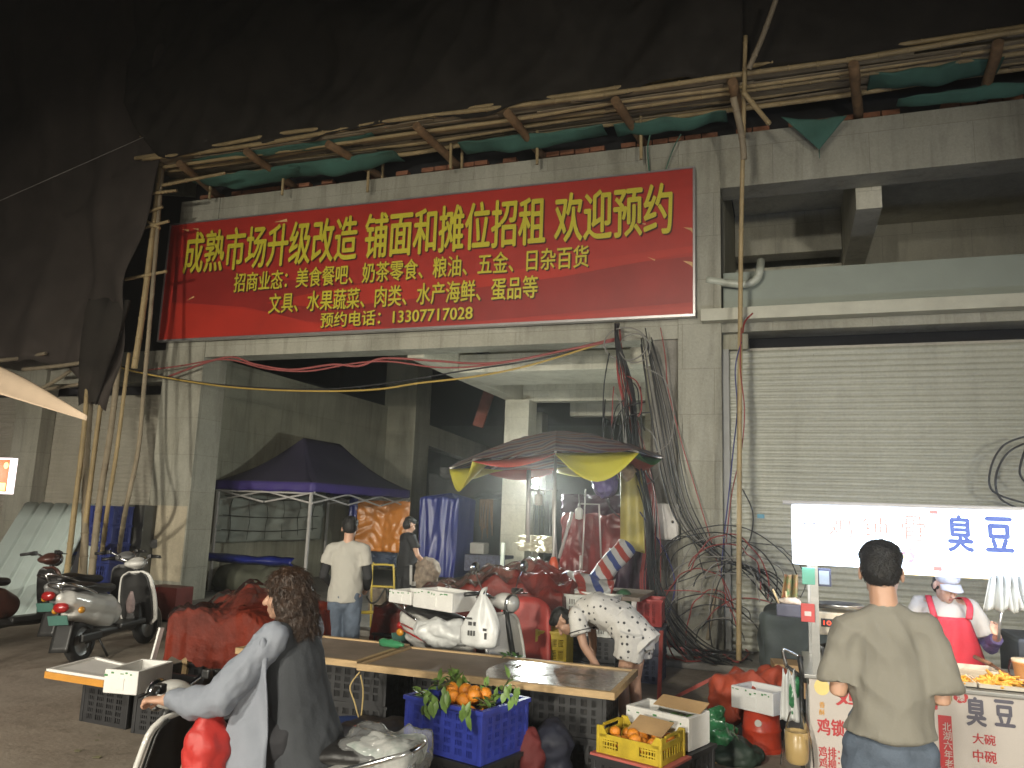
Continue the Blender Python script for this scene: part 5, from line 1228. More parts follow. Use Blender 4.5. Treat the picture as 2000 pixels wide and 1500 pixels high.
cable([(1260, 785, 10.0), (1215, 800, 9.9), (1195, 850, 9.9), (1192, 905, 9.85)], .010, ck, 'black cable loop bowing left out of the bundle at half height')
cable([(1270, 805, 10.0), (1225, 815, 9.9), (1206, 860, 9.9), (1200, 910, 9.8)], .010, ck, 'second black cable loop bowing left out of the bundle')
cable([(1290, 640, 10.35), (1300, 700, 10.35), (1305, 760, 10.3), (1330, 860, 10.3), (1360, 960, 10.3), (1390, 1060, 10.2), (1420, 1160, 10.1), (1446, 1210, 9.9)], .007, cr, 'thin reddish cable running down the middle of the right column')
cable([(1448, 668, 9.85), (1436, 720, 9.85), (1440, 800, 9.85), (1432, 880, 9.85), (1424, 960, 9.9), (1414, 1050, 9.95), (1408, 1130, 10.0)], .008, cb_, 'blue cable wound along the bamboo upright before the shutter')
cable([(1448, 640, 9.85), (1446, 720, 9.82), (1454, 800, 9.82), (1448, 880, 9.85), (1430, 960, 9.9), (1418, 1060, 9.95)], .007, cr, 'reddish cable wound along the bamboo upright before the shutter')
cable([(1470, 612, 10.1), (1455, 628, 10.0), (1450, 650, 9.9)], .012, cr, 'stub of red cable sticking out at the cream ledge')
cable([(1250, 1000, 9.7), (1300, 1080, 10.0), (1318, 1140, 9.9), (1305, 1200, 9.8), (1280, 1250, 9.6), (1275, 1300, 9.5)], .009, cb_, 'blue cable hanging below the electric box')
cable([(1450, 955, 9.7), (1470, 1000, 9.8), (1466, 1050, 9.8), (1448, 1085, 9.8)], .008, ck, 'thin cable bowing right from the bamboo upright over the shutter')
for k, (pp) in enumerate([[(2010, 850, 10.2), (1960, 870, 10.2), (1935, 915, 10.2), (1940, 960, 10.2), (2010, 985, 10.2)], [(2010, 862, 10.15), (1968, 885, 10.15), (1945, 930, 10.15), (1955, 975, 10.15), (2010, 1000, 10.15)], [(2010, 865, 10.25), (1998, 890, 10.2), (1992, 925, 10.2), (2010, 950, 10.2)]]):
    cable(pp, .012, ck, 'dark cable coil hanging before the right shutter, %s' % ['outer loop', 'middle loop', 'inner loop'][k])
cable([(0, 392, 8.5), (140, 330, 8.8), (280, 268, 9.2)], .006, cg, 'thin pale line stretched across the black net at the upper left')
cable([(1268, 335, 10.4), (1265, 290, 10.38), (1270, 262, 10.3)], .012, mat('green_cord', (.06, .14, .1), .7), 'green cord hanging above the right part of the banner')
cable([(1300, 332, 10.4), (1315, 290, 10.38), (1330, 262, 10.3)], .010, mat('green_cord', (.06, .14, .1), .7), 'slanting green cord hanging above the right end of the banner')
tag(MB().bar(yp(1398, 1150, 10.1), yp(1382, 1250, 9.9), .04, .03).build('stick', bam_g), 'weathered stick leaning on the right column among the cables', 'stick')


LO = 'loose loops hanging out of the cable bundle'
for k in range(14):
    x0 = gr.uniform(1195, 1260); y0 = gr.uniform(690, 900); w_ = gr.uniform(-60, 70); h_ = gr.uniform(60, 230)
    cable([(x0, y0, 10.05), (x0 + w_ * .7, y0 + h_ * .15, 10.0), (x0 + w_, y0 + h_ * .5, 9.95), (x0 + w_ * .75 + 8, y0 + h_ * .85, 9.9), (x0 + 18 + gr.uniform(-8, 12), y0 + h_, 9.9)], gr.uniform(.006, .010), [ck, cg, cr, ck][k % 4], 'thin loose loop of cable hanging out of the bundle before the passage', LO)
# ================================================================== scooters
tyre_m = mat('tyre_rubber', (.02, .02, .02), .8, var=.15, bump=.2, bsc=60)
rim_m = mat('grey_rim', (.22, .22, .22), .4, .7, var=.1)
chrome = mat('chrome', (.62, .63, .64), .18, 1.0, var=.03)
blackp = mat('black_plastic', (.022, .022, .024), .42, var=.15)
seat_m = mat('black_vinyl', (.018, .017, .017), .45, var=.2, bump=.15, bsc=60)
white_p = mat('white_scooter_paint', (.58, .57, .54), .25, var=.05, sc=3, coat=.5)
glass_l = mat('headlight_glass', (.5, .5, .48), .06, .3, var=.05, spec=.9, coat=.8)
redl = mat('red_lens', (.30, .012, .012), .15, var=.1, coat=.6)
amb = mat('amber_lens', (.55, .24, .02), .2, var=.1, coat=.5)
plate_m = mat('green_plate', (.06, .15, .125), .5, var=.1)
def scooter(label, loc, rz, paint, lean=0.0, stripe=None, inner=None, parts=()):
    t = local(thing('electric_scooter', label, 'scooter', loc, rz)); t.rotation_euler = (lean, 0, rz)
    for x in (-.60, .64):
        wv = MB(); wv.lathe([(.150, -.045), (.195, -.05), (.218, -.025), (.222, 0), (.218, .025), (.195, .05), (.150, .045)], (x, 0, .222), (0, 1, 0), 28)
        wo = wv.build('wheel', tyre_m, t)
        rmb = MB(); rmb.lathe([(.155, -.03), (.14, -.02), (.05, -.035), (.02, -.06), (.0, -.06)], (x, 0, .222), (0, 1, 0), 24).lathe([(.155, .03), (.14, .02), (.05, .035), (.02, .06), (.0, .06)], (x, 0, .222), (0, 1, 0), 24)
        rmb.build('rim', rim_m, wo)
    # rear shell
    m = MB(); m.tube([(-.93, 0, .70), (-.86, 0, .68), (-.66, 0, .61), (-.42, 0, .56), (-.18, 0, .52), (-.04, 0, .44)], [(.05, .05), (.11, .10), (.155, .145), (.165, .15), (.14, .15), (.10, .14)], 16, side=(0, 1, 0), round_ends=True)
    m.tube([(-.78, 0, .52), (-.5, 0, .46), (-.2, 0, .40)], [(.10, .06), (.145, .09), (.12, .12)], 14, side=(0, 1, 0), round_ends=True)
    me = fuse(m, .016, 5); bo = link('body_shell', me, paint, t)
    m = MB(); m.tube([(-.6, 0, .24), (-.35, 0, .28), (-.05, 0, .27), (.3, 0, .25)], [(.07, .07), (.10, .09), (.12, .05), (.10, .04)], 10, side=(0, 1, 0)); m.box((-.56, -.10, .26), (.34, .05, .09), None, .02); m.box((-.5, .1, .27), (.2, .05, .12), None, .02)
    m.tube([(-.45, -.12, .22), (-.35, -.16, .02)], .012, 8); m.build('chassis', blackp, t)
    m = MB(); m.box((.16, 0, .30), (.50, .30, .06), None, .02); m.build('floorboard', blackp, t)
    # leg shield
    def shield(off, k):
        def fn(u, v):
            z = .24 + .62 * v; wd = (.175 + .05 * math.sin(math.pi * min(1, v * .95 + .12))) * k * (1 if v < .88 else math.sqrt(max(0.02, 1 - ((v - .88) / .12) ** 2 * .75)))
            if v < .10: wd *= .72 + 2.8 * v
            a = (u - .5) * 2; return (.47 - .10 * (v - .4) + .05 * (1 - a * a) + off + .10 * max(0, .25 - v), a * wd, z)
        return fn
    m = MB(); m.sheet(shield(0, 1), 16, 20, .022); m.build('leg_shield', paint, t)
    m = MB(); m.sheet(shield(-.03, .90), 14, 18, .012); m.box((.40, 0, .40), (.10, .20, .22), None, .04); m.build('inner_panel', inner or blackp, t)
    m = MB(); P = [V(shield(0, 1.01)(0, k / 20)) for k in range(21)]; Q = [V(shield(0, 1.01)(1, k / 20)) for k in range(21)]; m.tube(P + Q[::-1], .016, 8); m.build('shield_trim', paint, t)
    # fender and fork
    def fend(u, v):
        a = R(-25) + R(150) * u; b = (v - .5) * 2; r = .262 - .05 * b * b; return (.64 + math.cos(a) * r, b * .085, .222 + math.sin(a) * r + .01)
    m = MB(); m.sheet(fend, 22, 10, .008); m.build('front_fender', paint, t)
    m = MB()
    for y in (-.075, .075): m.tube([(.64, y, .222), (.55, y * .6, .55)], .018, 8)
    m.tube([(.56, 0, .5), (.42, 0, .98)], .024, 10); m.build('fork', steel_dark, t)
    # handlebar group
    m = MB(); m.ell((.43, 0, .965), (.11, .11, .075)); m.ell((.38, 0, .96), (.09, .13, .05)); me = fuse(m, .014, 2); link('handlebar_cover', me, paint, t)
    m = MB(); m.tube(catmull([(.30, -.35, 1.03), (.37, -.22, 1.04), (.41, -.08, .985), (.41, .08, .985), (.37, .22, 1.04), (.30, .35, 1.03)], 4), .012, 8); hb = m.build('handlebar', chrome, t)
    for s_ in (-1, 1):
        MB().tube([(.355, s_ * .235, 1.04), (.295, s_ * .36, 1.028)], .019, 10).tube([(.41, s_ * .16, 1.02), (.40, s_ * .32, 1.015)], .006, 6).box((.36, s_ * .20, 1.04), (.05, .05, .05), None, .01).build('grip', blackp, t)
    MB().lathe([(.0, .075), (.03, .072), (.06, .055), (.074, .02), (.074, 0)], (.50, 0, .955), (1, 0, -.1), 22).build('headlight', glass_l, t)
    MB().lathe([(.074, .0), (.084, .01), (.084, .03), (.076, .036)], (.495, 0, .957), (1, 0, -.1), 22).build('headlight_ring', chrome, t)
    if 'mirrors' in parts:
        for s_ in (-1, 1):
            mo = MB().tube(catmull([(.37, s_ * .2, 1.04), (.35, s_ * .25, 1.14), (.36, s_ * .30, 1.22)], 4), .006, 6).lathe([(.0, -.012), (.05, -.01), (.055, 0), (.05, .008), (0, .008)], (.36, s_ * .31, 1.25), (-1, 0, .1), 18).build('mirror', chrome, t)
    # seat, rail, lamps
    m = MB(); m.tube([(-.80, 0, .775), (-.6, 0, .785), (-.38, 0, .745), (-.12, 0, .73)], [(.11, .045), (.15, .055), (.145, .055), (.09, .05)], 14, side=(0, 1, 0), round_ends=True); me = fuse(m, .014, 3); link('seat', me, seat_m, t)
    MB().tube(catmull([(-.55, .15, .70), (-.78, .16, .78), (-.98, .10, .84), (-.98, -.10, .84), (-.78, -.16, .78), (-.55, -.15, .70)], 5), .013, 8).tube([(-.98, .0, .84), (-.90, 0, .72)], .012, 8).build('grab_rail', chrome, t)
    m = MB(); m.ell((-.92, 0, .60), (.05, .085, .055)); m.build('tail_light', redl, t)
    for s_ in (-1, 1): MB().ell((-.80, s_ * .145, .56), (.045, .03, .035)).build('indicator', amb, t)
    MB().box((-.96, 0, .48), (.012, .21, .10), Matrix.Rotation(R(-18), 3, 'Y')).build('number_plate', plate_m, t)
    m = MB(); m.sheet(lambda u, v: (-.84 - .10 * u, (v - .5) * .2, .46 - .30 * u), 6, 6, .006); m.build('rear_fender', blackp, t)
    if stripe:
        m = MB()
        for s_ in (-1, 1):
            for k in range(2): m.tube([(-.80, s_ * (.14), .64 - k * .05), (-.6, s_ * .172, .62 - k * .05), (-.35, s_ * .172, .56 - k * .04), (-.2, s_ * .15, .5)], .007, 6)
        m.build('stripe', stripe, t)
    return t
sa = scooter('white retro scooter by the left column showing its dark leg shield', (-7.2, 7.12, 0), R(104), white_p, lean=R(-5))
sb = scooter('dark grey scooter parked between the retro one and the brown one', (-8.05, 7.75, 0), R(100), mat('grey_scooter_paint', (.16, .16, .16), .3, var=.1), lean=R(-5))
sc_ = scooter('reddish brown scooter at the left edge with its tail towards the street', (-8.45, 6.85, 0), R(86), mat('brown_scooter_paint', (.075, .03, .022), .35, var=.2, coat=.3), lean=R(-5))
redst = mat('red_stripe_paint', (.42, .02, .02), .3, var=.05, coat=.4)
sd = scooter('white scooter with red stripes parked behind the long table, a plastic bag on its handlebar', (-2.72, 6.72, 0), R(-24), white_p, stripe=redst, parts=('mirrors',))
# a small cloth toy hanging under the dash of the retro scooter
q = yp(255, 1175, 7.28)
tag(MB().tube([q + V((0, 0, .10)), q, q + V((.01, 0, -.09))], [.02, .05, .045], 10, round_ends=True).build('pouch', mat('pink_pouch', (.45, .34, .33), .8, var=.3, sc=10)), 'pale pink pouch hanging inside the leg shield of the retro scooter', 'pouch')
# load on the striped scooter
foam_box('white foam box strapped across the seat of the striped scooter, large one', (-3.0, 6.78, .83), R(-22), (.52, .32, .17), seed=6)
foam_box('white foam lid box on the tail of the striped scooter, left of the large one', (-3.42, 6.92, .84), R(-22), (.32, .28, .12), seed=7)
def cover(u, v): a = (u - .5) * 2; return (-3.02 + .5 * (v - .5) + .16 * a * .4, 6.62 - .02 * math.sin(u * 20) - .16 * abs(a) * .2 - .0 + .16 * a, .80 - .34 * abs(a) ** 1.5 + .02 * math.sin(v * 17))
m = MB(); m.ell((-2.9, 6.55, .66), (.30, .12, .12)); me = fuse(m, .02, 1, .04, 8, 4); tag(link('white_wrap', me, bagw), 'white plastic wrap stuffed under the foam box on the striped scooter', 'plastic wrap')
hbp = (-2.32, 6.33, 1.0)
def pbag(u, v):
    a = u * 6.283; r = (.02 + .15 * min(1, v * 1.6) ** .8) * (1 + .12 * math.sin(a * 3 + v * 5) + .06 * math.sin(a * 7)); 
    if v > .9: r *= max(.1, 1 - ((v - .9) / .1) ** 2)
    return (-2.40 + math.cos(a) * r, 6.20 + math.sin(a) * r * .55, 1.05 - .44 * v)
pb = thing('plastic_bag', 'white plastic carrier bag with black print hanging from the striped scooter handlebar', 'bag', (-2.4, 6.2, .62))
m = MB(); m.sheet(pbag, 36, 22); m.build('bag_body', bagw, pb)
m = MB(); m.tube(catmull([(-2.42, 6.2, 1.03), (-2.41, 6.22, 1.08), (-2.39, 6.27, 1.10), (-2.385, 6.22, 1.07), (-2.37, 6.2, 1.03)], 4), [(.016, .004)] * 17, 6); m.build('handle', bagw, pb)
m = MB()
for (x, z, w_, h_) in ((-2.48, .86, .05, .014), (-2.47, .82, .03, .03), (-2.43, .82, .02, .03), (-2.48, .745, .014, .04), (-2.455, .745, .014, .04), (-2.43, .745, .014, .04), (-2.34, .78, .03, .02), (-2.33, .73, .02, .05)): m.box((x, 6.112, z), (w_, .004, h_))
m.build('print', mat('black_print', (.05, .05, .05), .6), pb)
# ================================================================== snack cart
CX0, CY0 = .10, 5.10
CX1 = 2.2
steel = mat('stainless_steel', (.42, .42, .41), .3, .85, var=.1, sc=3, stretch=(1, 1, 8))
white_pr = mat('white_poster', (.47, .43, .40), .45, var=.06, sc=2)
red_pr = mat('red_print', (.42, .03, .035), .5, var=.05); gry_pr = mat('grey_blue_print', (.075, .07, .10), .5, var=.05); olv_pr = mat('olive_print', (.24, .22, .09), .5)
yel_pr = mat('pale_yellow_print', (.68, .55, .20), .5); orn_pr = mat('orange_print', (.55, .28, .05), .5)
ct = thing('snack_cart', 'snack cart with a glowing white sign, steel counter and white poster front', 'snack cart', (CX0, CY0, 0))
def ypx(x, y, Y=CY0): return yp(x, y, Y)
MB().b2((CX0, CY0 + .003, .12), (CX1, CY0 + .82, .80)).build('cabinet', steel, ct)
MB().b2((CX0 + .006, CY0 - .004, .10), (CX1, CY0 + .0, .835)).build('poster', white_pr, ct)
MB().b2((CX0 - .02, CY0 - .02, .836), (CX1 + .02, CY0 + .84, .862), .006).build('counter_top', steel, ct)
for x in (CX0 + .03, CX1 - .1):
    for y in (CY0 + .08, CY0 + .74):
        wo = MB().lathe([(.03, -.02), (.06, -.02), (.062, .0), (.06, .02), (.03, .02)], (x, y, .062), (1, 0, 0), 18).build('wheel', tyre_m, ct)
        MB().b2((x - .015, y - .015, .06), (x + .015, y + .015, .12)).build('castor', steel, wo)
for x in (CX0 + .05, CX1 - .05):
    for y in (CY0 + .03, CY0 + .78): MB().b2((x - .022, y - .022, .863), (x + .022, y + .022, 1.5)).build('post', steel, ct)
# lightbox
sx0, sx1, sz0, sz1 = .03, CX1 + .06, 1.492, 1.846
lbx = MB().b2((sx0, CY0 - .03, sz0), (sx1, CY0 + .09, sz1), .012).build('sign_box', emitter('lightbox_white', (.72, .84, 1.0), 7), ct)
MB().tube([(sx0 - .05, CY0 - .02, sz1 + .012), (sx1, CY0 - .02, sz1 + .012)], .013, 10).build('sign_rail', mat('pale_rail', (.5, .5, .54), .4), ct)
tb = emitter('sign_blue', (.10, .19, .70), .75); tr_ = emitter('sign_pale_red', (1.0, .50, .46), .80); tg_ = emitter('sign_grey', (.38, .38, .52), .7); tred = emitter('sign_red', (1.0, .30, .30), 1.2); tyl = emitter('sign_pale_yellow', (1.0, .95, .55), 2.2)
SY = CY0 - .034
def stext(s_, x0, y0, x1, y1, mt, bold=.03, Y=SY, name='lettering'):
    a = yp(x0, y1, Y); b = yp(x1, y0, Y)
    return text_fit(name, s_, mt, ct, a.x, b.x, a.z, b.z, Y, bold)
stext("鸡", 1618, 1012, 1664, 1048, tr_, .0); stext("锁", 1684, 1011, 1736, 1048, tr_, .0); stext("骨", 1762, 1008, 1806, 1056, tr_, .0)
stext("臭", 1851, 1006, 1900, 1078, tb, .042); stext("豆", 1925, 1010, 1978, 1078, tb, .042); stext("腐", 2004, 1012, 2056, 1082, tb, .042)
stext("卡批卡了榜的", 1856, 1097, 1980, 1112, tg_, .0); stext("臭", 1989, 1096, 2004, 1114, tb, .02)
m = MB()
for (x0, y0, x1, y1) in ((1815, 997, 1832, 1004), (1823, 1107, 1840, 1115)):
    a = yp(x0, y1, SY); b = yp(x1, y0, SY); m.b2((a.x, SY, a.z), (b.x, SY + .002, b.z))
m.build('red_mark', tred, ct)
m = MB()
for (x, y) in ((1572, 1022), (1590, 1022)): m.tube([yp(x, y, SY), yp(x, y, SY) + V((0, .0015, 0))], .008, 12)
m.build('dot_mark', tg_, ct)
g = random.Random(3); m1 = MB(); m2 = MB()
for k in range(26):
    c_ = yp(1783 + g.gauss(0, 9), 1086 + g.gauss(0, 6), SY - .0004 * k); (m1 if k % 2 else m2).tube([c_, c_ + V((0, .0015, 0))], g.uniform(.006, .014), 8)
m1.build('dish_picture', tyl, ct); m2.build('dish_picture', emitter('sign_pink', (1.0, .45, .62), 1.3), ct)
a = yp(1648, 1092, SY); MB().tube([a, a + V((0, .0015, 0))], .016, 10).build('dish_picture', tyl, ct)
# print on the front poster
PY = CY0 - .0065
def ptext(s_, x0, y0, x1, y1, mt, bold=.022): return stext(s_, x0, y0, x1, y1, mt, bold, PY, 'poster_print')
ptext("鸡", 1632, 1350, 1690, 1380, red_pr); ptext("锁", 1700, 1352, 1760, 1405, red_pr); ptext("骨", 1784, 1354, 1830, 1410, red_pr)
ptext("鸡锁骨", 1596, 1410, 1676, 1434, red_pr, .03); ptext("鸡排：", 1599, 1461, 1640, 1480, red_pr, .02); ptext("鸡柳：", 1600, 1484, 1640, 1500, red_pr, .02)
ptext("臭", 1888, 1363, 1925, 1417, gry_pr, .042); ptext("豆", 1943, 1369, 1981, 1418, gry_pr, .042); ptext("腐", 2004, 1372, 2050, 1422, gry_pr, .042)
ptext("大碗", 1900, 1436, 1944, 1452, red_pr, .02); ptext("中碗", 1901, 1468, 1946, 1487, red_pr, .02)
a = yp(1826, 1366, PY); b = yp(1859, 1352, PY); MB().b2((a.x, PY, a.z), (b.x, PY + .002, b.z)).build('olive_badge', olv_pr, ct)
m = MB(); c_ = yp(1876, 1360, PY)
for k in range(7): q = c_ + V((math.cos(k * .9) * .022, -.0003 * k, math.sin(k * .9) * .022)); m.tube([q, q + V((0, .0015, 0))], .016, 10)
m.build('red_badge', red_pr, ct); stext("爆", 1869, 1353, 1884, 1369, white_pr, .02, PY - .004, 'poster_print')
a = yp(1838, 1520, PY); b = yp(1858, 1399, PY); MB().b2((a.x, PY, a.z), (b.x, PY + .002, b.z)).build('red_ribbon', red_pr, ct)
for i, ch in enumerate("北湖六年老店"): stext(ch, 1841 + i * 1.2, 1412 + i * 18, 1857 + i * 1.2, 1427 + i * 18, white_pr, .01, PY - .002, 'poster_print')
m = MB(); c_ = yp(1605, 1342, PY); m.prism([c_ + V((math.cos(k * .39) * .042, 0, math.sin(k * .39) * .046 - .0)) for k in range(16)], (0, .0015, 0)); m.build('yellow_badge', yel_pr, ct)
m = MB(); c2_ = c_ + V((0, -.001, .05)); m.prism([c2_ + V((math.cos(k * .6) * .011, 0, math.sin(k * .6) * .008)) for k in range(10)], (0, .0015, 0)); m.build('red_mark', red_pr, ct)
ptext("香", 1600, 1371, 1611, 1382, orn_pr, .02); ptext("酥", 1600, 1386, 1611, 1396, orn_pr, .02)
l = bpy.data.lights.new('added_shutter_light', 'AREA'); l.shape = 'RECTANGLE'; l.size = 2.0; l.size_y = .3; l.energy = 34; l.color = (.42, .55, 1.0)  # area light added behind the sign to tint the shutter blue
lo = bpy.data.objects.new('added_shutter_light', l); COL.objects.link(lo); lo.location = (1.2, CY0 + .10, 1.72); lo.rotation_euler = (R(112), 0, 0); lo.parent = ct; lo.matrix_parent_inverse = root_matrix(ct).inverted()
# lamp tube under the roof that lights the food
ltm = emitter('warm_tube', (1.0, .80, .48), 7)
MB().tube([(.45, CY0 + .16, 1.47), (2.0, CY0 + .16, 1.47)], .014, 8).build('lamp_tube', ltm, ct)
l = bpy.data.lights.new('food_light', 'AREA'); l.shape = 'RECTANGLE'; l.size = 1.5; l.size_y = .03; l.energy = 9; l.color = (1.0, .74, .40)
lo = bpy.data.objects.new('food_light', l); COL.objects.link(lo); lo.location = (1.22, CY0 + .16, 1.45); lo.rotation_euler = (0, 0, 0); lo.parent = ct; lo.matrix_parent_inverse = root_matrix(ct).inverted()
# things on the counter
CT = .863
trm = mat('pale_enamel_tray', (.55, .50, .42), .35, var=.06)
friedm = mat('fried_snack', (.66, .34, .05), .55, var=.45, sc=22, bump=.4, bsc=50)
def tray(label, x0, x1, y0, y1, h=.03):
    m = MB(); m.b2((x0, y0, CT + .001), (x1, y1, CT + .008))
    for a_, b_ in (((x0, y0, CT), (x1, y0 + .008, CT + h)), ((x0, y1 - .008, CT), (x1, y1, CT + h)), ((x0, y0 + .009, CT), (x0 + .008, y1 - .009, CT + h)), ((x1 - .008, y0 + .009, CT), (x1, y1 - .009, CT + h))): m.b2(a_, b_)
    return tag(m.build('tray', trm), label, 'tray')
def pile(label, c_, r, seed, mt=friedm, name='fried_food', n=60, sz=.022, cat='food'):
    g = random.Random(seed); m = MB()
    for k in range(n):
        a = g.random() * 6.28; q = g.random() ** .6; z = (1 - q * q) * r[2] * g.uniform(.5, 1)
        p = V((c_[0] + math.cos(a) * q * r[0], c_[1] + math.sin(a) * q * r[1], c_[2] + z)); e = V((g.uniform(-1, 1), g.uniform(-1, 1), g.uniform(-.4, .6))).normalized() * sz * g.uniform(.8, 2)
        m.tube([p - e, p + V((0, 0, .006)), p + e], [sz * .3, sz * .5, sz * .28], 6, round_ends=True)
    return tag(m.build(name, mt), label, cat)
T1 = zp(1838, 1318, CT); T2 = zp(1905, 1325, CT)
tray('pale tray of fried strips beside the man in the olive shirt', T1.x - .10, T1.x + .12, CY0 + .03, CY0 + .30)
pile('heap of golden fried strips in the tray beside the olive shirt', (T1.x, CY0 + .14, CT + .01), (.09, .10, .04), 3)
tray('pale tray of fried pieces right of the first one', T1.x + .13, T1.x + .50, CY0 + .02, CY0 + .30)
pile('long heap of golden fried pieces in the second tray', (T1.x + .26, CY0 + .13, CT + .01), (.15, .10, .055), 5, n=90)
tray('upper pale tray behind the fried food', T1.x - .06, T1.x + .3, CY0 + .36, CY0 + .56, .05)
tray('pale tray of toppings at the right edge', T1.x + .51, T1.x + .95, CY0 + .02, CY0 + .30)
pile('mixed red and green toppings in the right tray', (T1.x + .62, CY0 + .14, CT + .01), (.11, .10, .03), 9, mat('toppings', (.4, .12, .04), .5, var=.9, sc=30), 'toppings', 60, .014)
c_ = zp(1943, 1305, CT); ptt = (T1.x + .47, CY0 + .42, CT)
tb_ = thing('tub', 'orange tub of sauce in a clear bag on the cart counter', 'tub', ptt)
MB().lathe([(.07, 0), (.082, .10), (.086, .104), (.086, .118), (.0, .12)], ptt, n=26).build('tub_body', mat('orange_tub', (.58, .26, .08), .4, var=.1), tb_)
MB().lathe([(.086, .112), (.088, .126), (.0, .128)], ptt, n=26).build('lid', mat('pale_lid', (.6, .55, .42), .4), tb_)
MB().lathe([(.10, .01), (.108, .06), (.10, .10), (.094, .115)], ptt, n=26).wob(.012, 25).build('clear_bag', film, tb_)
tag(MB().tube([(T1.x + .36, CY0 + .10, CT + .04), (T1.x + .26, CY0 + .34, CT + .09)], .008, 8).tube([(T1.x + .26, CY0 + .34, CT + .09), (T1.x + .2, CY0 + .46, CT + .11)], .013, 8).lathe([(.035, 0), (.02, -.014), (0, -.018)], (T1.x + .37, CY0 + .08, CT + .045), n=14).build('ladle', mat('brown_handle', (.14, .06, .03), .5)), 'ladle with a brown handle lying across the food trays', 'ladle')
tag(MB().lathe([(.05, 0), (.065, .07), (.06, .072), (.045, .005)], (T1.x + .72, CY0 + .40, CT), n=20).build('bowl', mat('pale_bowl', (.55, .55, .45), .4)), 'pale bowl with a white spoon at the right edge of the counter', 'bowl')
tag(MB().tube([(T1.x + .70, CY0 + .40, CT + .03), (T1.x + .60, CY0 + .36, CT + .16)], .007, 8).build('spoon', mat('white_plastic', (.7, .7, .72), .35)), 'white spoon standing in the pale bowl', 'spoon')
# left end of the counter: pots, scale, payment boards
px_ = lambda x, y, Y: yp(x, y, Y)
sc0 = px_(1608, 1196, CY0 + .3)
scl = thing('weighing_scale', 'weighing scale with a steel pan and red digits at the cart', 'scale', (sc0.x + .05, CY0 + .4, CT))
MB().b2((sc0.x - .03, CY0 + .3, 1.05), (sc0.x + .25, CY0 + .55, 1.19), .01).build('body', mat('pale_scale_body', (.5, .44, .34), .5), scl)
MB().b2((sc0.x - .015, CY0 + .296, 1.10), (sc0.x + .10, CY0 + .2995, 1.15)).build('display', blackp, scl)
text_fit('digits', "10.0", emitter('red_digits', (1.0, .06, .02), 3), scl, sc0.x + .0, sc0.x + .085, 1.112, 1.138, CY0 + .294, .0)
MB().lathe([(.0, .0), (.13, .01), (.15, .03), (.145, .032), (.12, .016)], (sc0.x + .1, CY0 + .42, 1.205), n=26).build('pan', steel, scl)
MB().b2((sc0.x + .03, CY0 + .34, CT + .001), (sc0.x + .2, CY0 + .5, 1.049)).build('stand', steel, scl)
pot = thing('pot', 'dark cooking pot on the left end of the cart counter', 'pot', (.42, CY0 + .35, CT))
MB().lathe([(.11, 0), (.15, .05), (.16, .12), (.155, .122), (.14, .05), (0, .02)], (.34, CY0 + .32, CT), n=28).build('pot_body', mat('sooty_steel', (.12, .11, .10), .4, .6, var=.4), pot)
MB().tube([(.34, CY0 + .25, CT + .1), (.30, CY0 + .1, CT + .25)], .01, 8).build('ladle', chrome, pot)
tag(MB().b2((px_(1624, 1312, CY0).x, CY0 - .012, CT + .001), (px_(1660, 1312, CY0).x, CY0 - .004, CT + .045)).build('price_tag', mat('red_tag', (.5, .05, .04), .5)), 'small red tag standing on the counter edge behind the olive shirt', 'price tag')
rc0, rc1 = px_(1564, 1178, CY0 - .02), px_(1592, 1216, CY0 - .02)
tag(MB().b2((rc0.x, CY0 - .02, rc1.z), (rc1.x, CY0 - .008, rc0.z), .003).build('payment_board', mat('red_board', (.50, .06, .06), .4)), 'red payment board fixed to the steel post of the cart', 'payment board')
tag(MB().b2((rc0.x + .02, CY0 - .0235, rc1.z + .035), (rc1.x - .02, CY0 - .0205, rc0.z - .045)).build('payment_card', mat('pale_card', (.6, .55, .55), .5)), 'blank pale card on the red payment board', 'card')
gc0, gc1 = px_(1566, 1108, CY0 + .02), px_(1592, 1142, CY0 + .02)
tag(MB().b2((gc0.x, CY0 + .0, gc1.z), (gc1.x, CY0 + .012, gc0.z), .003).build('payment_board', mat('green_board', (.12, .42, .32), .4)), 'green payment board hanging under the left end of the glowing sign', 'payment board')
bc0, bc1 = px_(1595, 1110, CY0 + .05), px_(1624, 1146, CY0 + .05)
bbx = thing('display_box', 'small dark framed display box hanging under the sign beside the green board', 'display box', bc0)
MB().b2((bc0.x, CY0 + .04, bc1.z), (bc1.x, CY0 + .12, bc0.z), .004).build('frame', mat('navy_frame', (.05, .06, .12), .4), bbx); MB().b2((bc0.x + .012, CY0 + .036, bc1.z + .012), (bc1.x - .012, CY0 + .0395, bc0.z - .012)).build('pane', mat('bluish_pane', (.40, .48, .62), .15, spec=.9), bbx)
bs = px_(1545, 1190, 5.6)
bk_ = thing('utensil_box', 'dark utensil box with skewers and paper hanging at the left end of the cart', 'utensil box', bs)
MB().b2((bs.x - .09, 5.5, bs.z - .04), (bs.x + .06, 5.65, bs.z + .04), .008).build('body', mat('dark_box', (.06, .06, .09), .5), bk_)
m = MB(); m.tube([(bs.x - .06, 5.55, bs.z), (bs.x - .11, 5.5, bs.z + .13)], .007, 6).tube([(bs.x - .02, 5.55, bs.z), (bs.x - .03, 5.52, bs.z + .12)], .006, 6); m.build('skewer', mat('skewer_wood', (.6, .45, .25), .7), bk_)
m = MB(); m.ell((bs.x - .0, 5.56, bs.z + .055), (.07, .05, .025)); link('napkin', fuse(m, .012, 0, .02, 20, 1), mat('napkin', (.6, .5, .42), .8), bk_)
fl = mat('floral_cloth', (.05, .22, .07), .7, col2=(.42, .14, .07), sc=14, var=.2)
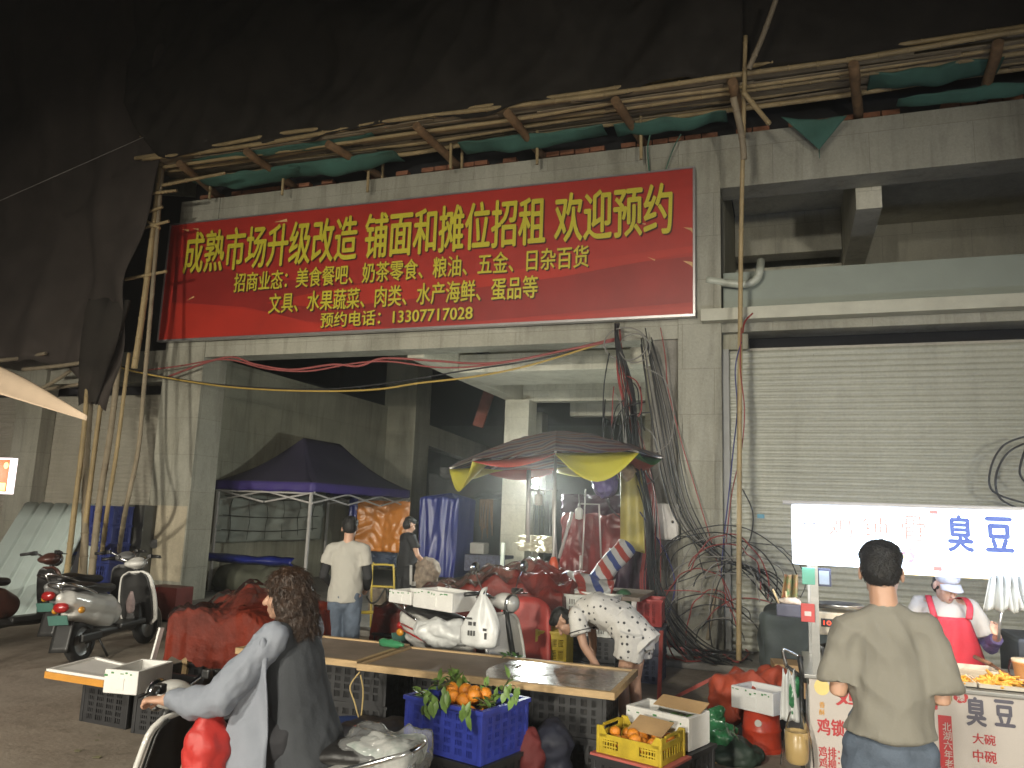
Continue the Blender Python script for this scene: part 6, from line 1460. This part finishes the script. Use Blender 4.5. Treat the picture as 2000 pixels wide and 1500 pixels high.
def flc(u, v): return px_(1532 + 26 * u + 8 * v * (u - .5) - 6 * v, 1122 + 70 * v, 5.7) + V((0, .03 * math.sin(u * 12), 0))
m = MB(); m.sheet(flc, 16, 14, .004); tag(m.build('floral_bag', fl), 'green and orange patterned bag hanging behind the left post of the cart', 'bag')
for k in range(2):
    hb0 = px_(1956 + k * 32, 1122, CY0 + .1)
    def hbf(u, v): return hb0 + V(((u - .5) * (.07 + .06 * v) * 1.6, .03 * math.sin(u * 25 + k), -.20 * v - .012 * math.sin(u * 19 + k)))
    m = MB(); m.sheet(hbf, 30, 10, .003); tag(m.build('bag_bunch', bagw), ['bunch of white plastic bags hanging under the sign behind the vendor', 'bunch of white plastic bags hanging under the sign at the right edge'][k], 'bags')
tag(MB().b2((1.5, CY0 + 1.35, .086), (2.6, CY0 + 1.9, 1.0), .03).build('gas_cabinet', mat('dark_cabinet', (.05, .055, .06), .5, var=.3)), 'dark cabinet behind the vendor at the right edge', 'cabinet')
tag(MB().b2((px_(1478, 1250, 9.9).x, 10.69, px_(1478, 1012, 10.7).z), (px_(1497, 1250, 10.69).x, 10.70, px_(1478, 1004, 10.69).z)).build('small_label', mat('blue_label', (.10, .32, .45), .5)), 'small blue label stuck on the shutter left of the cart sign', 'label')
# ================================================================== people
skin = mat('skin', (.46, .27, .185), .5, var=.06, sc=12, bump=.05, bsc=80)
eye_m = mat('dark_eye', (.03, .02, .018), .2, var=0)
lip_m = mat('lips', (.36, .13, .11), .45, var=0)
hair_m = mat('black_hair', (.011, .010, .009), .5, var=.4, sc=30, bump=.4, bsc=160)
hair_br = mat('dark_brown_hair', (.035, .018, .010), .45, var=.5, sc=24, bump=.6, bsc=60)
shoe_m = mat('white_shoe', (.5, .49, .46), .6, var=.1)
jean = mat('blue_denim', (.085, .11, .15), .8, var=.25, sc=7, bump=.2, bsc=120)

def stand(h=1.70, sh=.18):
    k = h / 1.70
    J = dict(pelvis=(0, .0, .90), waist=(0, .0, 1.05), chest=(0, 0, 1.27), upper=(0, .01, 1.385), neck=(0, .012, 1.435), head=(0, -.01, 1.575))
    for s_, n in ((1, 'L'), (-1, 'R')):
        J.update({n + 'sh': (s_ * sh, .01, 1.385), n + 'el': (s_ * (sh + .07), .03, 1.11), n + 'wr': (s_ * (sh + .08), -.06, .88), n + 'hip': (s_ * .085, 0, .88), n + 'kn': (s_ * .09, -.01, .48), n + 'an': (s_ * .095, .02, .085), n + 'to': (s_ * .11, -.13, .035)})
    return {a: V(b) * k for a, b in J.items()}, k

def hand(m, w_, d, n, t, curl=.5, sc=1.0):
    """palm, four bent fingers of unequal length and a thumb from the side of the palm"""
    w_, d, n, t = V(w_), V(d).normalized(), V(n), V(t)
    t = (t - d * t.dot(d)).normalized(); n2 = d.cross(t); n = n2 if n2.dot(n) > 0 else -n2
    L = .088 * sc
    m.tube([w_ - d * .02, w_ + d * .02, w_ + d * L * .6, w_ + d * L], [(.026 * sc, .020 * sc), (.034 * sc, .018 * sc), (.041 * sc, .016 * sc), (.038 * sc, .013 * sc)], 10, side=t, round_ends=True)
    for i, ln in enumerate((.072, .080, .074, .058)):
        p = w_ + d * (L * (.97 - .03 * abs(i - 1))) + t * (.031 - .0205 * i) * sc; dd = d.copy(); a = curl * (.8 + .1 * i); pts = [p]
        for f in (.45, .32, .25):
            c_, s_ = math.cos(a), math.sin(a); ndir = dd * c_ + n * s_; nn = n * c_ - dd * s_
            dd = ndir; pts.append(pts[-1] + dd * ln * f * sc); n_loc = nn; n = nn if False else n
            a = a + curl * .9
            dd = d * math.cos(a - curl * .9 + 0) + n * math.sin(a - curl * .9 + 0)
        m.tube(pts, [.0098 * sc, .0092 * sc, .0086 * sc, .0074 * sc], 8, round_ends=True)
    b = w_ + d * L * .28 + t * .034 * sc
    m.tube([b - t * .012, b + (t * .75 + d * .55) * .032 * sc, b + (t * .62 + d * 1.15 + n * .5 * curl) * .045 * sc, b + (t * .35 + d * 1.6 + n * 1.0 * curl) * .05 * sc], [.013 * sc, .012 * sc, .0105 * sc, .009 * sc], 8, round_ends=True)

def head_geo(m, hc, Rh, k=1.0, face=True):
    def P(x, y, z): return hc + Rh @ (V((x, y, z)) * k)
    def E(x, y, z, a, b, c): m.ell(P(x, y, z), (a * k, b * k, c * k), Rh)
    E(0, .015, .030, .075, .092, .088); E(0, -.022, -.045, .060, .070, .072); E(0, -.058, -.092, .030, .028, .022)
    E(.036, -.05, -.03, .028, .028, .03); E(-.036, -.05, -.03, .028, .028, .03); E(0, -.07, .028, .055, .02, .014)
    m.tube([P(0, -.082, .006), P(0, -.100, -.018), P(0, -.110, -.036)], [.009 * k, .012 * k, .016 * k], 8, round_ends=True)
    E(.010, -.098, -.038, .009, .009, .008); E(-.010, -.098, -.038, .009, .009, .008)
    E(0, -.085, -.066, .025, .012, .007); E(0, -.082, -.076, .021, .012, .007)
    for s_ in (-1, 1): m.ell(P(s_ * .078, .016, -.012), (.009 * k, .021 * k, .032 * k), Rh)
    return P

def build_body(J, k, Rh, name_obj, build=1.0, hands=None, voxel=.0075, feet=True, belly=0.0, side=(1, 0, 0), fem=False):
    m = MB(); hc = J['head']
    P = head_geo(m, hc, Rh, k)
    sw = .92 if fem else 1.0; b = build
    T = [J['pelvis'] + (J['pelvis'] - J['waist']) * .35, J['pelvis'], J['waist'], J['chest'], J['upper'], J['neck']]
    m.tube(T, [(.10 * b * k, .09 * b * k), (.155 * b * k, .11 * b * k), ((.125 if fem else .14) * b * k, (.092 + belly) * b * k), (.158 * b * k * sw, .108 * b * k), (.108 * b * k * sw, .074 * b * k), (.060 * k, .058 * k)], 16, side=side, round_ends=True)
    m.tube([J['upper'], J['neck'], hc + Rh @ V((0, .02, -.04)) * k], [.06 * k, .054 * k, .052 * k], 12)
    for n in 'LR':
        s_, e, w_ = J[n + 'sh'], J[n + 'el'], J[n + 'wr']
        m.tube([J['upper'].lerp(s_, .55), s_, s_.lerp(e, .35), e, e.lerp(w_, .3), w_], [.055 * b * k, .056 * b * k, .048 * b * k, .038 * b * k, .038 * b * k, .027 * k], 10, round_ends=True)
        hd = (hands or {}).get(n)
        d = (w_ - e).normalized()
        if hd: hand(m, w_, *hd, sc=k)
        else: hand(m, w_, d, J['pelvis'] - w_, V((0, -1, 0)), .35, k)
        h_, kn, an, to = J[n + 'hip'], J[n + 'kn'], J[n + 'an'], J[n + 'to']
        m.tube([h_ + V((0, 0, .02)), h_.lerp(kn, .25), kn, kn.lerp(an, .3), an], [.092 * b * k, .082 * b * k, .054 * b * k, .054 * b * k, .036 * k], 12, round_ends=True)
        if feet: m.tube([an + (an - to) * .25 + V((0, 0, -.03)), an + V((0, 0, -.035)), to], [(.03 * k, .03 * k), (.036 * k, .035 * k), (.036 * k, .02 * k)], 10, side=side, round_ends=True)
    me = fuse(m, voxel, 3)
    for q in (skin, eye_m, lip_m): me.materials.append(q)
    ec = [P(s_ * .031, -.080, .004) for s_ in (-1, 1)]; lc = P(0, -.095, -.071)
    for p in me.polygons:
        c = p.center
        if min((c - e).length for e in ec) < .0125 * k: p.material_index = 1
        elif (c - lc).length < .02 * k and abs((Rh.transposed() @ (c - lc)).z) < .009: p.material_index = 2
    o = link('body', me, None, name_obj)
    return P

def add_strands(me, n, ln, rad, seed, drop=.6):
    """short locks lying over the hair so its outline breaks up"""
    g = random.Random(seed); vs = [v.co.copy() for v in me.vertices]; ns = [v.normal.copy() for v in me.vertices]; m = MB()
    m.add(vs, [list(p.vertices) for p in me.polygons], True)
    for i in range(n):
        j = g.randrange(len(vs)); p = vs[j]; nn = ns[j]
        t = V((g.uniform(-.6, .6), g.uniform(-.2, .6), -drop)); t = (t - nn * t.dot(nn))
        if t.length < .01: continue
        t.normalize(); l = ln * g.uniform(.5, 1.3)
        m.tube([p - nn * .002, p + t * l * .5 + nn * rad * 2.2, p + t * l + nn * rad * g.uniform(.5, 4)], [rad, rad * .8, rad * .15], 3, caps=False)
    return m.mesh('hair')
def short_hair(J, k, Rh, par, mt=hair_m, seed=1.0, low=0.0, strands=900):
    m = MB(); hc = J['head']
    def P(x, y, z): return hc + Rh @ (V((x, y, z)) * k)
    m.ell(P(0, .010, .062), (.082 * k, .097 * k, .068 * k), Rh); m.ell(P(0, .045, .015 - low), (.078 * k, .070 * k, .085 * k), Rh); m.ell(P(0, -.05, .085), (.062 * k, .045 * k, .034 * k), Rh)
    link('hair', add_strands(fuse(m, .007, 2, .003, 40, seed), strands, .020 * k, .0011, seed), mt, par)

def legs_cloth(J, k, par, mt, r=(.115, .092, .075, .07), to=1.0, name='trousers', top=.0, side=(1, 0, 0), seed=1.0, voxel=.011):
    m = MB()
    for n in 'LR':
        h_, kn, an = J[n + 'hip'], J[n + 'kn'], J[n + 'an']
        pts = [h_ + V((0, 0, .03)), h_.lerp(kn, .3)]; rr = [r[0] * k, r[0] * .95 * k]
        if to <= .5: pts.append(h_.lerp(kn, to * 2)); rr.append(r[1] * k)
        else:
            pts += [kn, kn.lerp(an, .5), kn.lerp(an, (to - .5) * 2)]; rr += [r[1] * k, r[2] * k, r[3] * k]
        m.tube(pts, rr, 14); m.ell(h_ + (h_ - kn).normalized() * .01, (r[0] * 1.02 * k,) * 3)
    w_ = J['pelvis'].lerp(J['waist'], .75)
    m.tube([J['pelvis'] + (J['pelvis'] - J['waist']) * .45, J['pelvis'], w_], [(.118 * k, .112 * k), (.162 * k, .122 * k), (.145 * k, .10 * k)], 18, side=side, round_ends=True)
    return link(name, fuse(m, voxel, 2, .012, 9, seed), mt, par)

def shirt(J, k, par, mt, r=((.175, .125), (.175, .125), (.185, .13), (.15, .1)), sl=.75, sr=(.075, .085), hem=.12, name='shirt', side=(1, 0, 0), seed=1.0, voxel=.010, neck=(.078, .072), fold=.014):
    m = MB(); pl, wa, ch, up_, nk = J['pelvis'], J['waist'], J['chest'], J['upper'], J['neck']
    low = pl + (pl - wa).normalized() * hem
    m.tube([low, wa, ch, up_, up_.lerp(nk, .8)], [(r[0][0] * k, r[0][1] * k), (r[1][0] * k, r[1][1] * k), (r[2][0] * k, r[2][1] * k), (r[3][0] * k, r[3][1] * k), (neck[0] * k, neck[1] * k)], 20, side=side)
    for n in 'LR':
        s_, e = J[n + 'sh'], J[n + 'el']
        m.tube([up_.lerp(s_, .35) + (e - s_) * .04, s_ + (e - s_) * .05, s_.lerp(e, sl * .5), s_.lerp(e, sl)], [max(.070, sr[0]) * k, max(.072, sr[0]) * k, (sr[0] + sr[1]) / 2 * k, sr[1] * k], 14)
        m.tube([nk.lerp(up_, .35), up_.lerp(s_, .5) + V((0, 0, .0)), s_], [.062 * k, .068 * k, .068 * k], 12, round_ends=True)
    def fl(c):
        r_ = abs(noise.noise(V((c.x * 6 + c.z * 3.2, c.y * 6, c.z * 3.4 + seed * 3)))) + .6 * abs(noise.noise(V((c.x * 11 - c.z * 7, c.y * 11, c.z * 6 + seed))))
        return (.22 - r_) * fold * 1.3 + noise.noise(V((c.x * 9, c.y * 9, c.z * 2.6 + seed))) * fold + noise.noise(V((c.x * 4 + seed, c.y * 4, c.z * 9))) * fold * .6
    return link(name, fuse(m, voxel, 2, 0, 1, seed, fl), mt, par)

RX = lambda a: Matrix.Rotation(R(a), 3, 'X'); RZ = lambda a: Matrix.Rotation(R(a), 3, 'Z')

# ---- man in the olive shirt at the cart
olive = mat('olive_tee', (.205, .195, .165), .85, var=.06, sc=2, bump=.1, bsc=140)
p = local(thing('person', 'man in a baggy olive grey shirt and jeans seen from behind at the snack cart', 'person', (.36, 3.50, 0), R(184)))
J, k = stand(1.68, .185)
for n, s_ in (('L', 1), ('R', -1)): J[n + 'el'] = V((s_ * .185, .03, 1.09)); J[n + 'wr'] = V((s_ * .12, -.24, 1.08)); J[n + 'sh'] = V((s_ * .145, .01, 1.345))
J['head'] = J['head'] + V((.0, -.02, 0))
Rh = RZ(-12) @ RX(10)
build_body(J, k, Rh, p, .9); short_hair(J, k, Rh, p, seed=2.0, strands=2600)
shirt(J, k, p, olive, ((.176, .145), (.162, .135), (.162, .125), (.120, .09)), .88, (.066, .078), -.055, seed=3, fold=.020)
legs_cloth(J, k, p, jean, (.094, .085, .08, .08), .97, seed=4)
# ---- man in the white tee by the gazebo
wt = mat('white_tee', (.37, .355, .315), .85, var=.05, sc=3, bump=.08, bsc=140)
p = local(thing('person', 'man in a white tee, black arm sleeves and jeans with his back turned', 'person', (-4.14, 6.92, 0), R(195)))
J, k = stand(1.63, .18)
for n, s_ in (('L', 1), ('R', -1)): J[n + 'el'] = V((s_ * .225, .03, 1.05)); J[n + 'wr'] = V((s_ * .17, -.17, .92)); J[n + 'sh'] = V((s_ * .165, .01, 1.31))
Rh = RZ(10) @ RX(14); build_body(J, k, Rh, p); short_hair(J, k, Rh, p, seed=5.0, low=.0)
shirt(J, k, p, wt, ((.180, .135), (.172, .128), (.18, .128), (.132, .09)), .6, (.068, .078), .07, seed=7, fold=.012); legs_cloth(J, k, p, jean, (.095, .085, .075, .07), .97, seed=8)
m = MB()
for n in 'LR': m.tube([J[n + 'sh'].lerp(J[n + 'el'], .45), J[n + 'el'], J[n + 'wr']], [.052, .047, .036], 12)
link('arm_sleeves', fuse(m, .009, 2), mat('black_cloth', (.016, .016, .018), .8, var=.2, bump=.1), p)
# ---- woman in black
bl_c = mat('black_dress', (.014, .014, .016), .8, var=.3, sc=6, bump=.15)
p = local(thing('person', 'woman in black top and black shorts with a white side stripe', 'person', (-5.02, 9.98, .085), R(140)))
J, k = stand(1.52, .165)
J['Lel'] = V((.23, -.06, 1.0)) * 1; J['Lwr'] = V((.16, -.26, .86)); J['Rel'] = V((-.24, -.05, 1.0)); J['Rwr'] = V((-.14, -.27, .84))
J['Ran'] = J['Ran'] + V((0, .16, .0)); J['Rto'] = J['Rto'] + V((0, .16, 0)); J['Lan'] += V((0, -.10, 0)); J['Lto'] += V((0, -.10, 0))
Rh = RZ(8) @ RX(16); build_body(J, k, Rh, p, 1.0, fem=True, voxel=.009); short_hair(J, k, Rh, p, seed=6, low=.02)
shirt(J, k, p, bl_c, ((.20, .16), (.19, .15), (.185, .135), (.14, .1)), .6, (.07, .082), .10, seed=9, fold=.015); legs_cloth(J, k, p, bl_c, (.125, .135, .1, .1), .42, 'shorts', seed=10)
MB().box((-.205, .02, .74), (.01, .035, .26), Matrix.Rotation(R(8), 3, 'Y')).box((-.20, -.03, .62), (.012, .06, .06), None, .01).build('side_stripe', mat('white_stripe', (.6, .6, .58), .7), p)
m = MB()
for n in 'LR': m.tube([J[n + 'an'] + V((0, .05, -.045)), J[n + 'an'] + V((0, -.02, -.045)), J[n + 'to'] + V((0, -.02, .005))], [(.036, .035), (.04, .04), (.036, .028)], 12, side=(1, 0, 0), round_ends=True)
m.build('shoes', shoe_m, p)
hb = yp(833, 1122, 10.0)
m = MB(); m.ell(hb, (.20, .14, .24)); tag(link('handbag', fuse(m, .025, 2, .05, 7, 4), mat('patterned_bag', (.10, .07, .05), .7, col2=(.32, .26, .2), sc=16)), 'brown and white patterned bag held before the woman in black', 'bag')
# ---- rider
drk = mat('charcoal_vest', (.042, .046, .053), .85, var=.15, sc=5, bump=.15); lbl = mat('pale_blue_jacket', (.235, .255, .30), .75, var=.08, sc=4, bump=.15, bsc=30)
ROOT = V((-2.08, 3.16, -.06)); RZR = R(-84)
p = local(thing('person', 'woman riding a white scooter, dark vest and pale blue sleeves, brown hair, seen from behind', 'person', ROOT, RZR))
J, k = stand(1.60, .17)
J.update({a: V(b) for a, b in dict(pelvis=(0, .02, .80), waist=(0, -.01, .94), chest=(0, -.05, 1.12), upper=(0, -.07, 1.225), neck=(0, -.08, 1.275), head=(0, -.115, 1.385), Lsh=(.175, -.07, 1.215), Rsh=(-.175, -.07, 1.215), Lel=(.325, -.21, 1.0), Rel=(-.30, -.22, 1.0), Lwr=(.34, -.455, .965), Rwr=(-.32, -.47, .965), Lhip=(.10, -.02, .78), Rhip=(-.10, -.02, .78), Lkn=(.15, -.42, .72), Rkn=(-.14, -.42, .72), Lan=(.13, -.45, .36), Ran=(-.12, -.45, .36), Lto=(.14, -.60, .31), Rto=(-.13, -.60, .31)).items()})
Rh = RZ(6) @ RX(4)
build_body(J, k, Rh, p, 1.0, hands={'L': ((.0, -1, -.05), (0, 0, -1), (-1, 0, 0), .95), 'R': ((0, -1, -.05), (0, 0, -1), (1, 0, 0), .95)}, voxel=.0065, fem=True)
m = MB(); hc = J['head']
m.ell(hc + Rh @ V((0, .012, .05)), (.086, .102, .078), Rh); m.ell(hc + Rh @ V((0, .055, -.01)), (.084, .07, .10), Rh); g = random.Random(4)
for i in range(44):
    a = g.uniform(-.15, 3.3); x = math.cos(a) * .078; y = .02 + math.sin(a) * .075
    pts = [hc + V((x, y, .03))]
    L = g.uniform(.14, .24)
    for j in range(1, 6): pts.append(hc + V((x * (1 + .05 * j) + g.uniform(-.014, .014), y * (1 + .05 * j) + .012 * j * (1 if y > 0 else 0) * .5 + g.uniform(-.014, .014), .03 - L * j / 5)))
    m.tube(pts, [.020, .022, .021, .019, .015, .008], 6, round_ends=True)
link('hair', add_strands(fuse(m, .008, 0, .008, 38, 2), 3800, .045, .0012, 5, 1.4), hair_br, p)
shirt(J, k, p, drk, ((.226, .185), (.186, .14), (.185, .13), (.14, .095)), .04, (.070, .072), .14, name='vest', seed=13, fold=.010)
m = MB()
for n in 'LR':
    s_, e, w_ = J[n + 'sh'], J[n + 'el'], J[n + 'wr']
    m.tube([s_.lerp(e, -.02), s_.lerp(e, .3), e + V((0, 0, -.02)), e.lerp(w_, .45) + V((0, 0, -.02)), e.lerp(w_, .86)], [.074, .072, .076, .070, .046], 14, round_ends=True)
def fl2(c):
    r_ = abs(noise.noise(V((c.x * 9, c.y * 13 + c.z * 8, c.z * 7)))) + .5 * abs(noise.noise(V((c.x * 18, c.y * 30 - c.z * 12, c.z * 14))))
    return (.2 - r_) * .017 + noise.noise(c * 7) * .010
me = fuse(m, .010, 2, 0, 1, 1, fl2); link('sleeves', me, lbl, p)
m = MB()
def flapL(u, v): return (.235 + .02 * u + .04 * v + .02 * math.sin(v * 7 + u * 4), -.05 - .20 * u * (.3 + v) + .06 * v, 1.20 - .60 * v + .03 * math.sin(u * 5))
m.sheet(flapL, 16, 24, .008)
def flapR(u, v): return (-.19 - .02 * math.sin(v * 9), -.12 + .10 * u, 1.16 - .42 * v)
m.wob(.014, 8).build('jacket_flap', lbl, p); m = MB(); m.sheet(flapR, 8, 16, .008); m.wob(.014, 8).build('jacket_flap', lbl, p)
legs_cloth(J, k, p, mat('black_shorts', (.018, .018, .022), .8), (.128, .118, .1, .1), .5, 'shorts', seed=14)
MB().tube([J['Lwr'] + V((-.01, .05, -.032)), J['Lwr'] + V((.03, .05, 0)), J['Lwr'] + V((0, .052, .032)), J['Lwr'] + V((-.034, .05, 0))], .007, 6, closed=True).build('bracelet', mat('brown_strap', (.12, .07, .03), .6), p)
sr_ = scooter('white electric scooter ridden by the woman in the dark vest', (-2.37, 3.13, 0), R(186), white_p); sr_.scale = (.87, .87, .87)
rbag = mat('red_bag', (.48, .035, .03), .5, var=.15, bump=.1)
m = MB(); rb_ = dp(402, 1462, 3.22); m.ell(rb_, (.085, .11, .17)).ell(rb_ + V((0, 0, .14)), (.05, .06, .06)); tag(link('bag', fuse(m, .018, 2, .03, 9, 3), rbag), 'bright red bag standing on the footboard of the ridden scooter', 'bag')
# glossy load in clear film on the carrier behind the rider
lp = V((-1.70, 3.24, .655))
ld_ = thing('wrapped_parcel', 'parcel in shiny clear film strapped behind the riding woman', 'parcel', lp)
m = MB(); m.box(lp + V((.02, 0, .02)), (.30, .24, .12), None, .03); link('parcel_body', fuse(m, .02, 1, .03, 7, 2), mat('parcel_mix', (.07, .12, .10), .5, col2=(.5, .48, .46), sc=7), ld_)
m = MB(); m.box(lp + V((.02, 0, .03)), (.34, .28, .15), None, .04); link('film', fuse(m, .02, 0, .06, 8, 5), clear_film('parcel_film', .12, (.8, .82, .82), .08), ld_)
# ---- bending woman in polka dots
pj = bpy.data.materials.new('polka_dot_cotton'); pj.use_nodes = True; N = pj.node_tree.nodes; L = pj.node_tree.links; b = N['Principled BSDF']; b.inputs['Roughness'].default_value = .7
tc = N.new('ShaderNodeTexCoord'); vo = N.new('ShaderNodeTexVoronoi'); vo.inputs['Scale'].default_value = 20; vo.inputs['Randomness'].default_value = .3; rp = N.new('ShaderNodeValToRGB'); rp.color_ramp.interpolation = 'CONSTANT'
rp.color_ramp.elements[0].color = (.03, .03, .035, 1); rp.color_ramp.elements[1].position = .22; rp.color_ramp.elements[1].color = (.60, .58, .54, 1)
L.new(tc.outputs['Object'], vo.inputs['Vector']); L.new(vo.outputs['Distance'], rp.inputs[0]); L.new(rp.outputs[0], b.inputs['Base Color'])
p = local(thing('person', 'woman in white polka dot pyjamas bending over behind the long table', 'person', (-1.26, 6.42, 0), R(-97)))
J, k = stand(1.56, .165)
J.update({a: V(b) for a, b in dict(pelvis=(0, .10, .80), waist=(0, -.04, .92), chest=(0, -.24, .985), upper=(0, -.36, .955), neck=(0, -.42, .925), head=(0, -.52, .85), Lsh=(.15, -.35, .93), Rsh=(-.15, -.35, .93), Lel=(.17, -.27, .70), Rel=(-.17, -.32, .70), Lwr=(.13, -.16, .54), Rwr=(-.12, -.3, .50), Lhip=(.085, .10, .78), Rhip=(-.085, .10, .78), Lkn=(.095, .03, .44), Rkn=(-.095, .07, .44), Lan=(.10, .06, .085), Ran=(-.10, .10, .085), Lto=(.11, -.09, .035), Rto=(-.11, -.05, .035)).items()})
Rh = RZ(10) @ RX(62)
build_body(J, k, Rh, p, 1.0, fem=True, voxel=.0075); short_hair(J, k, Rh, p, seed=8, low=.02)
shirt(J, k, p, pj, ((.200, .17), (.185, .15), (.185, .14), (.142, .10)), .62, (.078, .095), .14, name='pyjama_top', seed=17, fold=.013)
m = MB()
def shorts_pts(n): h_, kn = J[n + 'hip'], J[n + 'kn']; return [h_ + V((0, 0, .05)), h_.lerp(kn, .25), h_.lerp(kn, .46)]
for n in 'LR': m.tube(shorts_pts(n), [.13, .125, .12], 14)
m.tube([J['pelvis'] + V((0, .02, -.12)), J['pelvis'], J['waist']], [(.17, .14), (.185, .155), (.17, .14)], 18, side=(1, 0, 0)); link('pyjama_shorts', fuse(m, .011, 2, .012, 9, 3), pj, p)
m = MB()
pip = mat('black_piping', (.02, .02, .022), .7, var=0)
for n in 'LR':
    s_, e = J[n + 'sh'], J[n + 'el']; c_ = s_.lerp(e, .52); ax = (e - s_).normalized(); a_ = ax.orthogonal().normalized(); b_ = ax.cross(a_)
    m.tube([c_ + (a_ * math.cos(q * .524) + b_ * math.sin(q * .524)) * .094 for q in range(12)], .004, 5, closed=True)
m.build('piping', pip, p)
m = MB()
for n in 'LR': m.tube([J[n + 'an'] + V((0, .05, -.06)), J[n + 'an'] + V((0, -.02, -.06)), J[n + 'to'] + V((0, -.02, -.012))], [(.04, .02), (.045, .02), (.04, .018)], 12, side=(1, 0, 0), round_ends=True)
m.build('shoes', blackp, p)
# ---- vendor
p = local(thing('person', 'vendor in a red apron and pale cap working behind the snack cart', 'person', (.99, 6.02, 0), R(4)))
J, k = stand(1.50, .165)
J['Lel'] = V((.25, -.02, .98)); J['Lwr'] = V((.235, -.24, 1.075)); J['Rel'] = V((-.24, -.02, .99)); J['Rwr'] = V((-.12, -.25, .94))
J['head'] += V((.0, -.05, -.03))
Rh = RZ(16) @ RX(22)
P = build_body(J, k, Rh, p, 1.08, hands={'L': ((-.2, -.75, .5), (-1, 0, -.2), (0, -.3, 1), .9)}, fem=True, voxel=.0065)
m = MB(); hc = J['head']; m.ell(P(0, .03, .02), (.080 * k, .085 * k, .085 * k), Rh); m.ell(P(0, .07, -.04), (.065 * k, .045 * k, .06 * k), Rh)
link('hair', fuse(m, .008, 1, .006, 30, 3), hair_m, p)
shirt(J, k, p, mat('cream_tee', (.42, .38, .31), .85, var=.05, bump=.1), ((.195, .15), (.19, .145), (.195, .14), (.155, .105)), .72, (.078, .092), .10, seed=21, neck=(.09, .085))
def apron(u, v):
    a = (u - .5) * 2; z = 1.165 - .60 * v; wd = (.105 + .11 * min(1, v * 2.2)); y = -(.155 + .014 * math.sin(v * 3)) + .085 * (a * wd / .2) ** 2 * 1.6
    return (a * wd, y - .005 * math.sin(a * 9 + v * 5), z)
m = MB(); m.sheet(apron, 20, 26, .006); apo = m.build('apron', mat('red_apron', (.46, .022, .035), .7, var=.1, sc=6, bump=.12), p)
m = MB()
for s_ in (-1, 1): m.tube(catmull([(s_ * .10, -.152, 1.16), (s_ * .115, -.13, 1.24), (s_ * .105, -.03, 1.285), (s_ * .07, .08, 1.25)], 4), [(.020, .004)] * 13, 8, side=(1, 0, 0))
m.build('apron_strap', MATS['red_apron'], p)
capm = mat('pale_lilac_cap', (.46, .45, .46), .75, var=.06, bump=.1)
m = MB(); m.ell(P(0, .012, .075), (.090 * k, .105 * k, .070 * k), Rh); cp_ = fuse(m, .008, 2); link('cap', cp_, capm, p)
def brim(u, v): a = (u - .5) * 2.1; r = .095 + .075 * v * math.cos(a * .75); return P(math.sin(a) * (.086 + .0 * v), -math.cos(a) * r, .052 - .03 * v - .02 * a * a)
m = MB(); m.sheet(brim, 16, 6, .006); m.build('cap_brim', capm, p)
m = MB()
for n in 'LR': m.tube([J[n + 'sh'].lerp(J[n + 'el'], .7), J[n + 'el'], J[n + 'el'].lerp(J[n + 'wr'], .85)], [.052, .05, .04], 12)
link('arm_sleeves', fuse(m, .009, 2, .006, 30), mat('purple_sleeve', (.07, .05, .13), .75, var=.4, sc=20), p)
legs_cloth(J, k, p, bl_c, (.115, .09, .075, .07), .97, seed=23)
q = root_matrix(p) @ (J['Lwr'] + V((-.02, -.08, .04)))
tag(MB().tube([q + V((0, 0, -.05)), q + V((.01, -.01, .05)), q + V((.03, -.02, .16))], [.009, .009, .006], 8).build('tongs', steel), 'metal tongs held up in the vendor\'s left hand', 'tongs')
# ================================================================== thin volume added for a halo round the lights and lifted blacks
hz = bpy.data.materials.new('haze'); hz.use_nodes = True; N = hz.node_tree.nodes; L = hz.node_tree.links
N.remove(N['Principled BSDF']); pv = N.new('ShaderNodeVolumePrincipled'); pv.inputs['Color'].default_value = (.90, .90, .88, 1); pv.inputs['Density'].default_value = .0095; pv.inputs['Anisotropy'].default_value = .82
L.new(pv.outputs[0], N['Material Output'].inputs['Volume'])
MB().b2((-34, -22, -1), (24, 36, 15)).build('haze', hz)['kind'] = 'stuff'
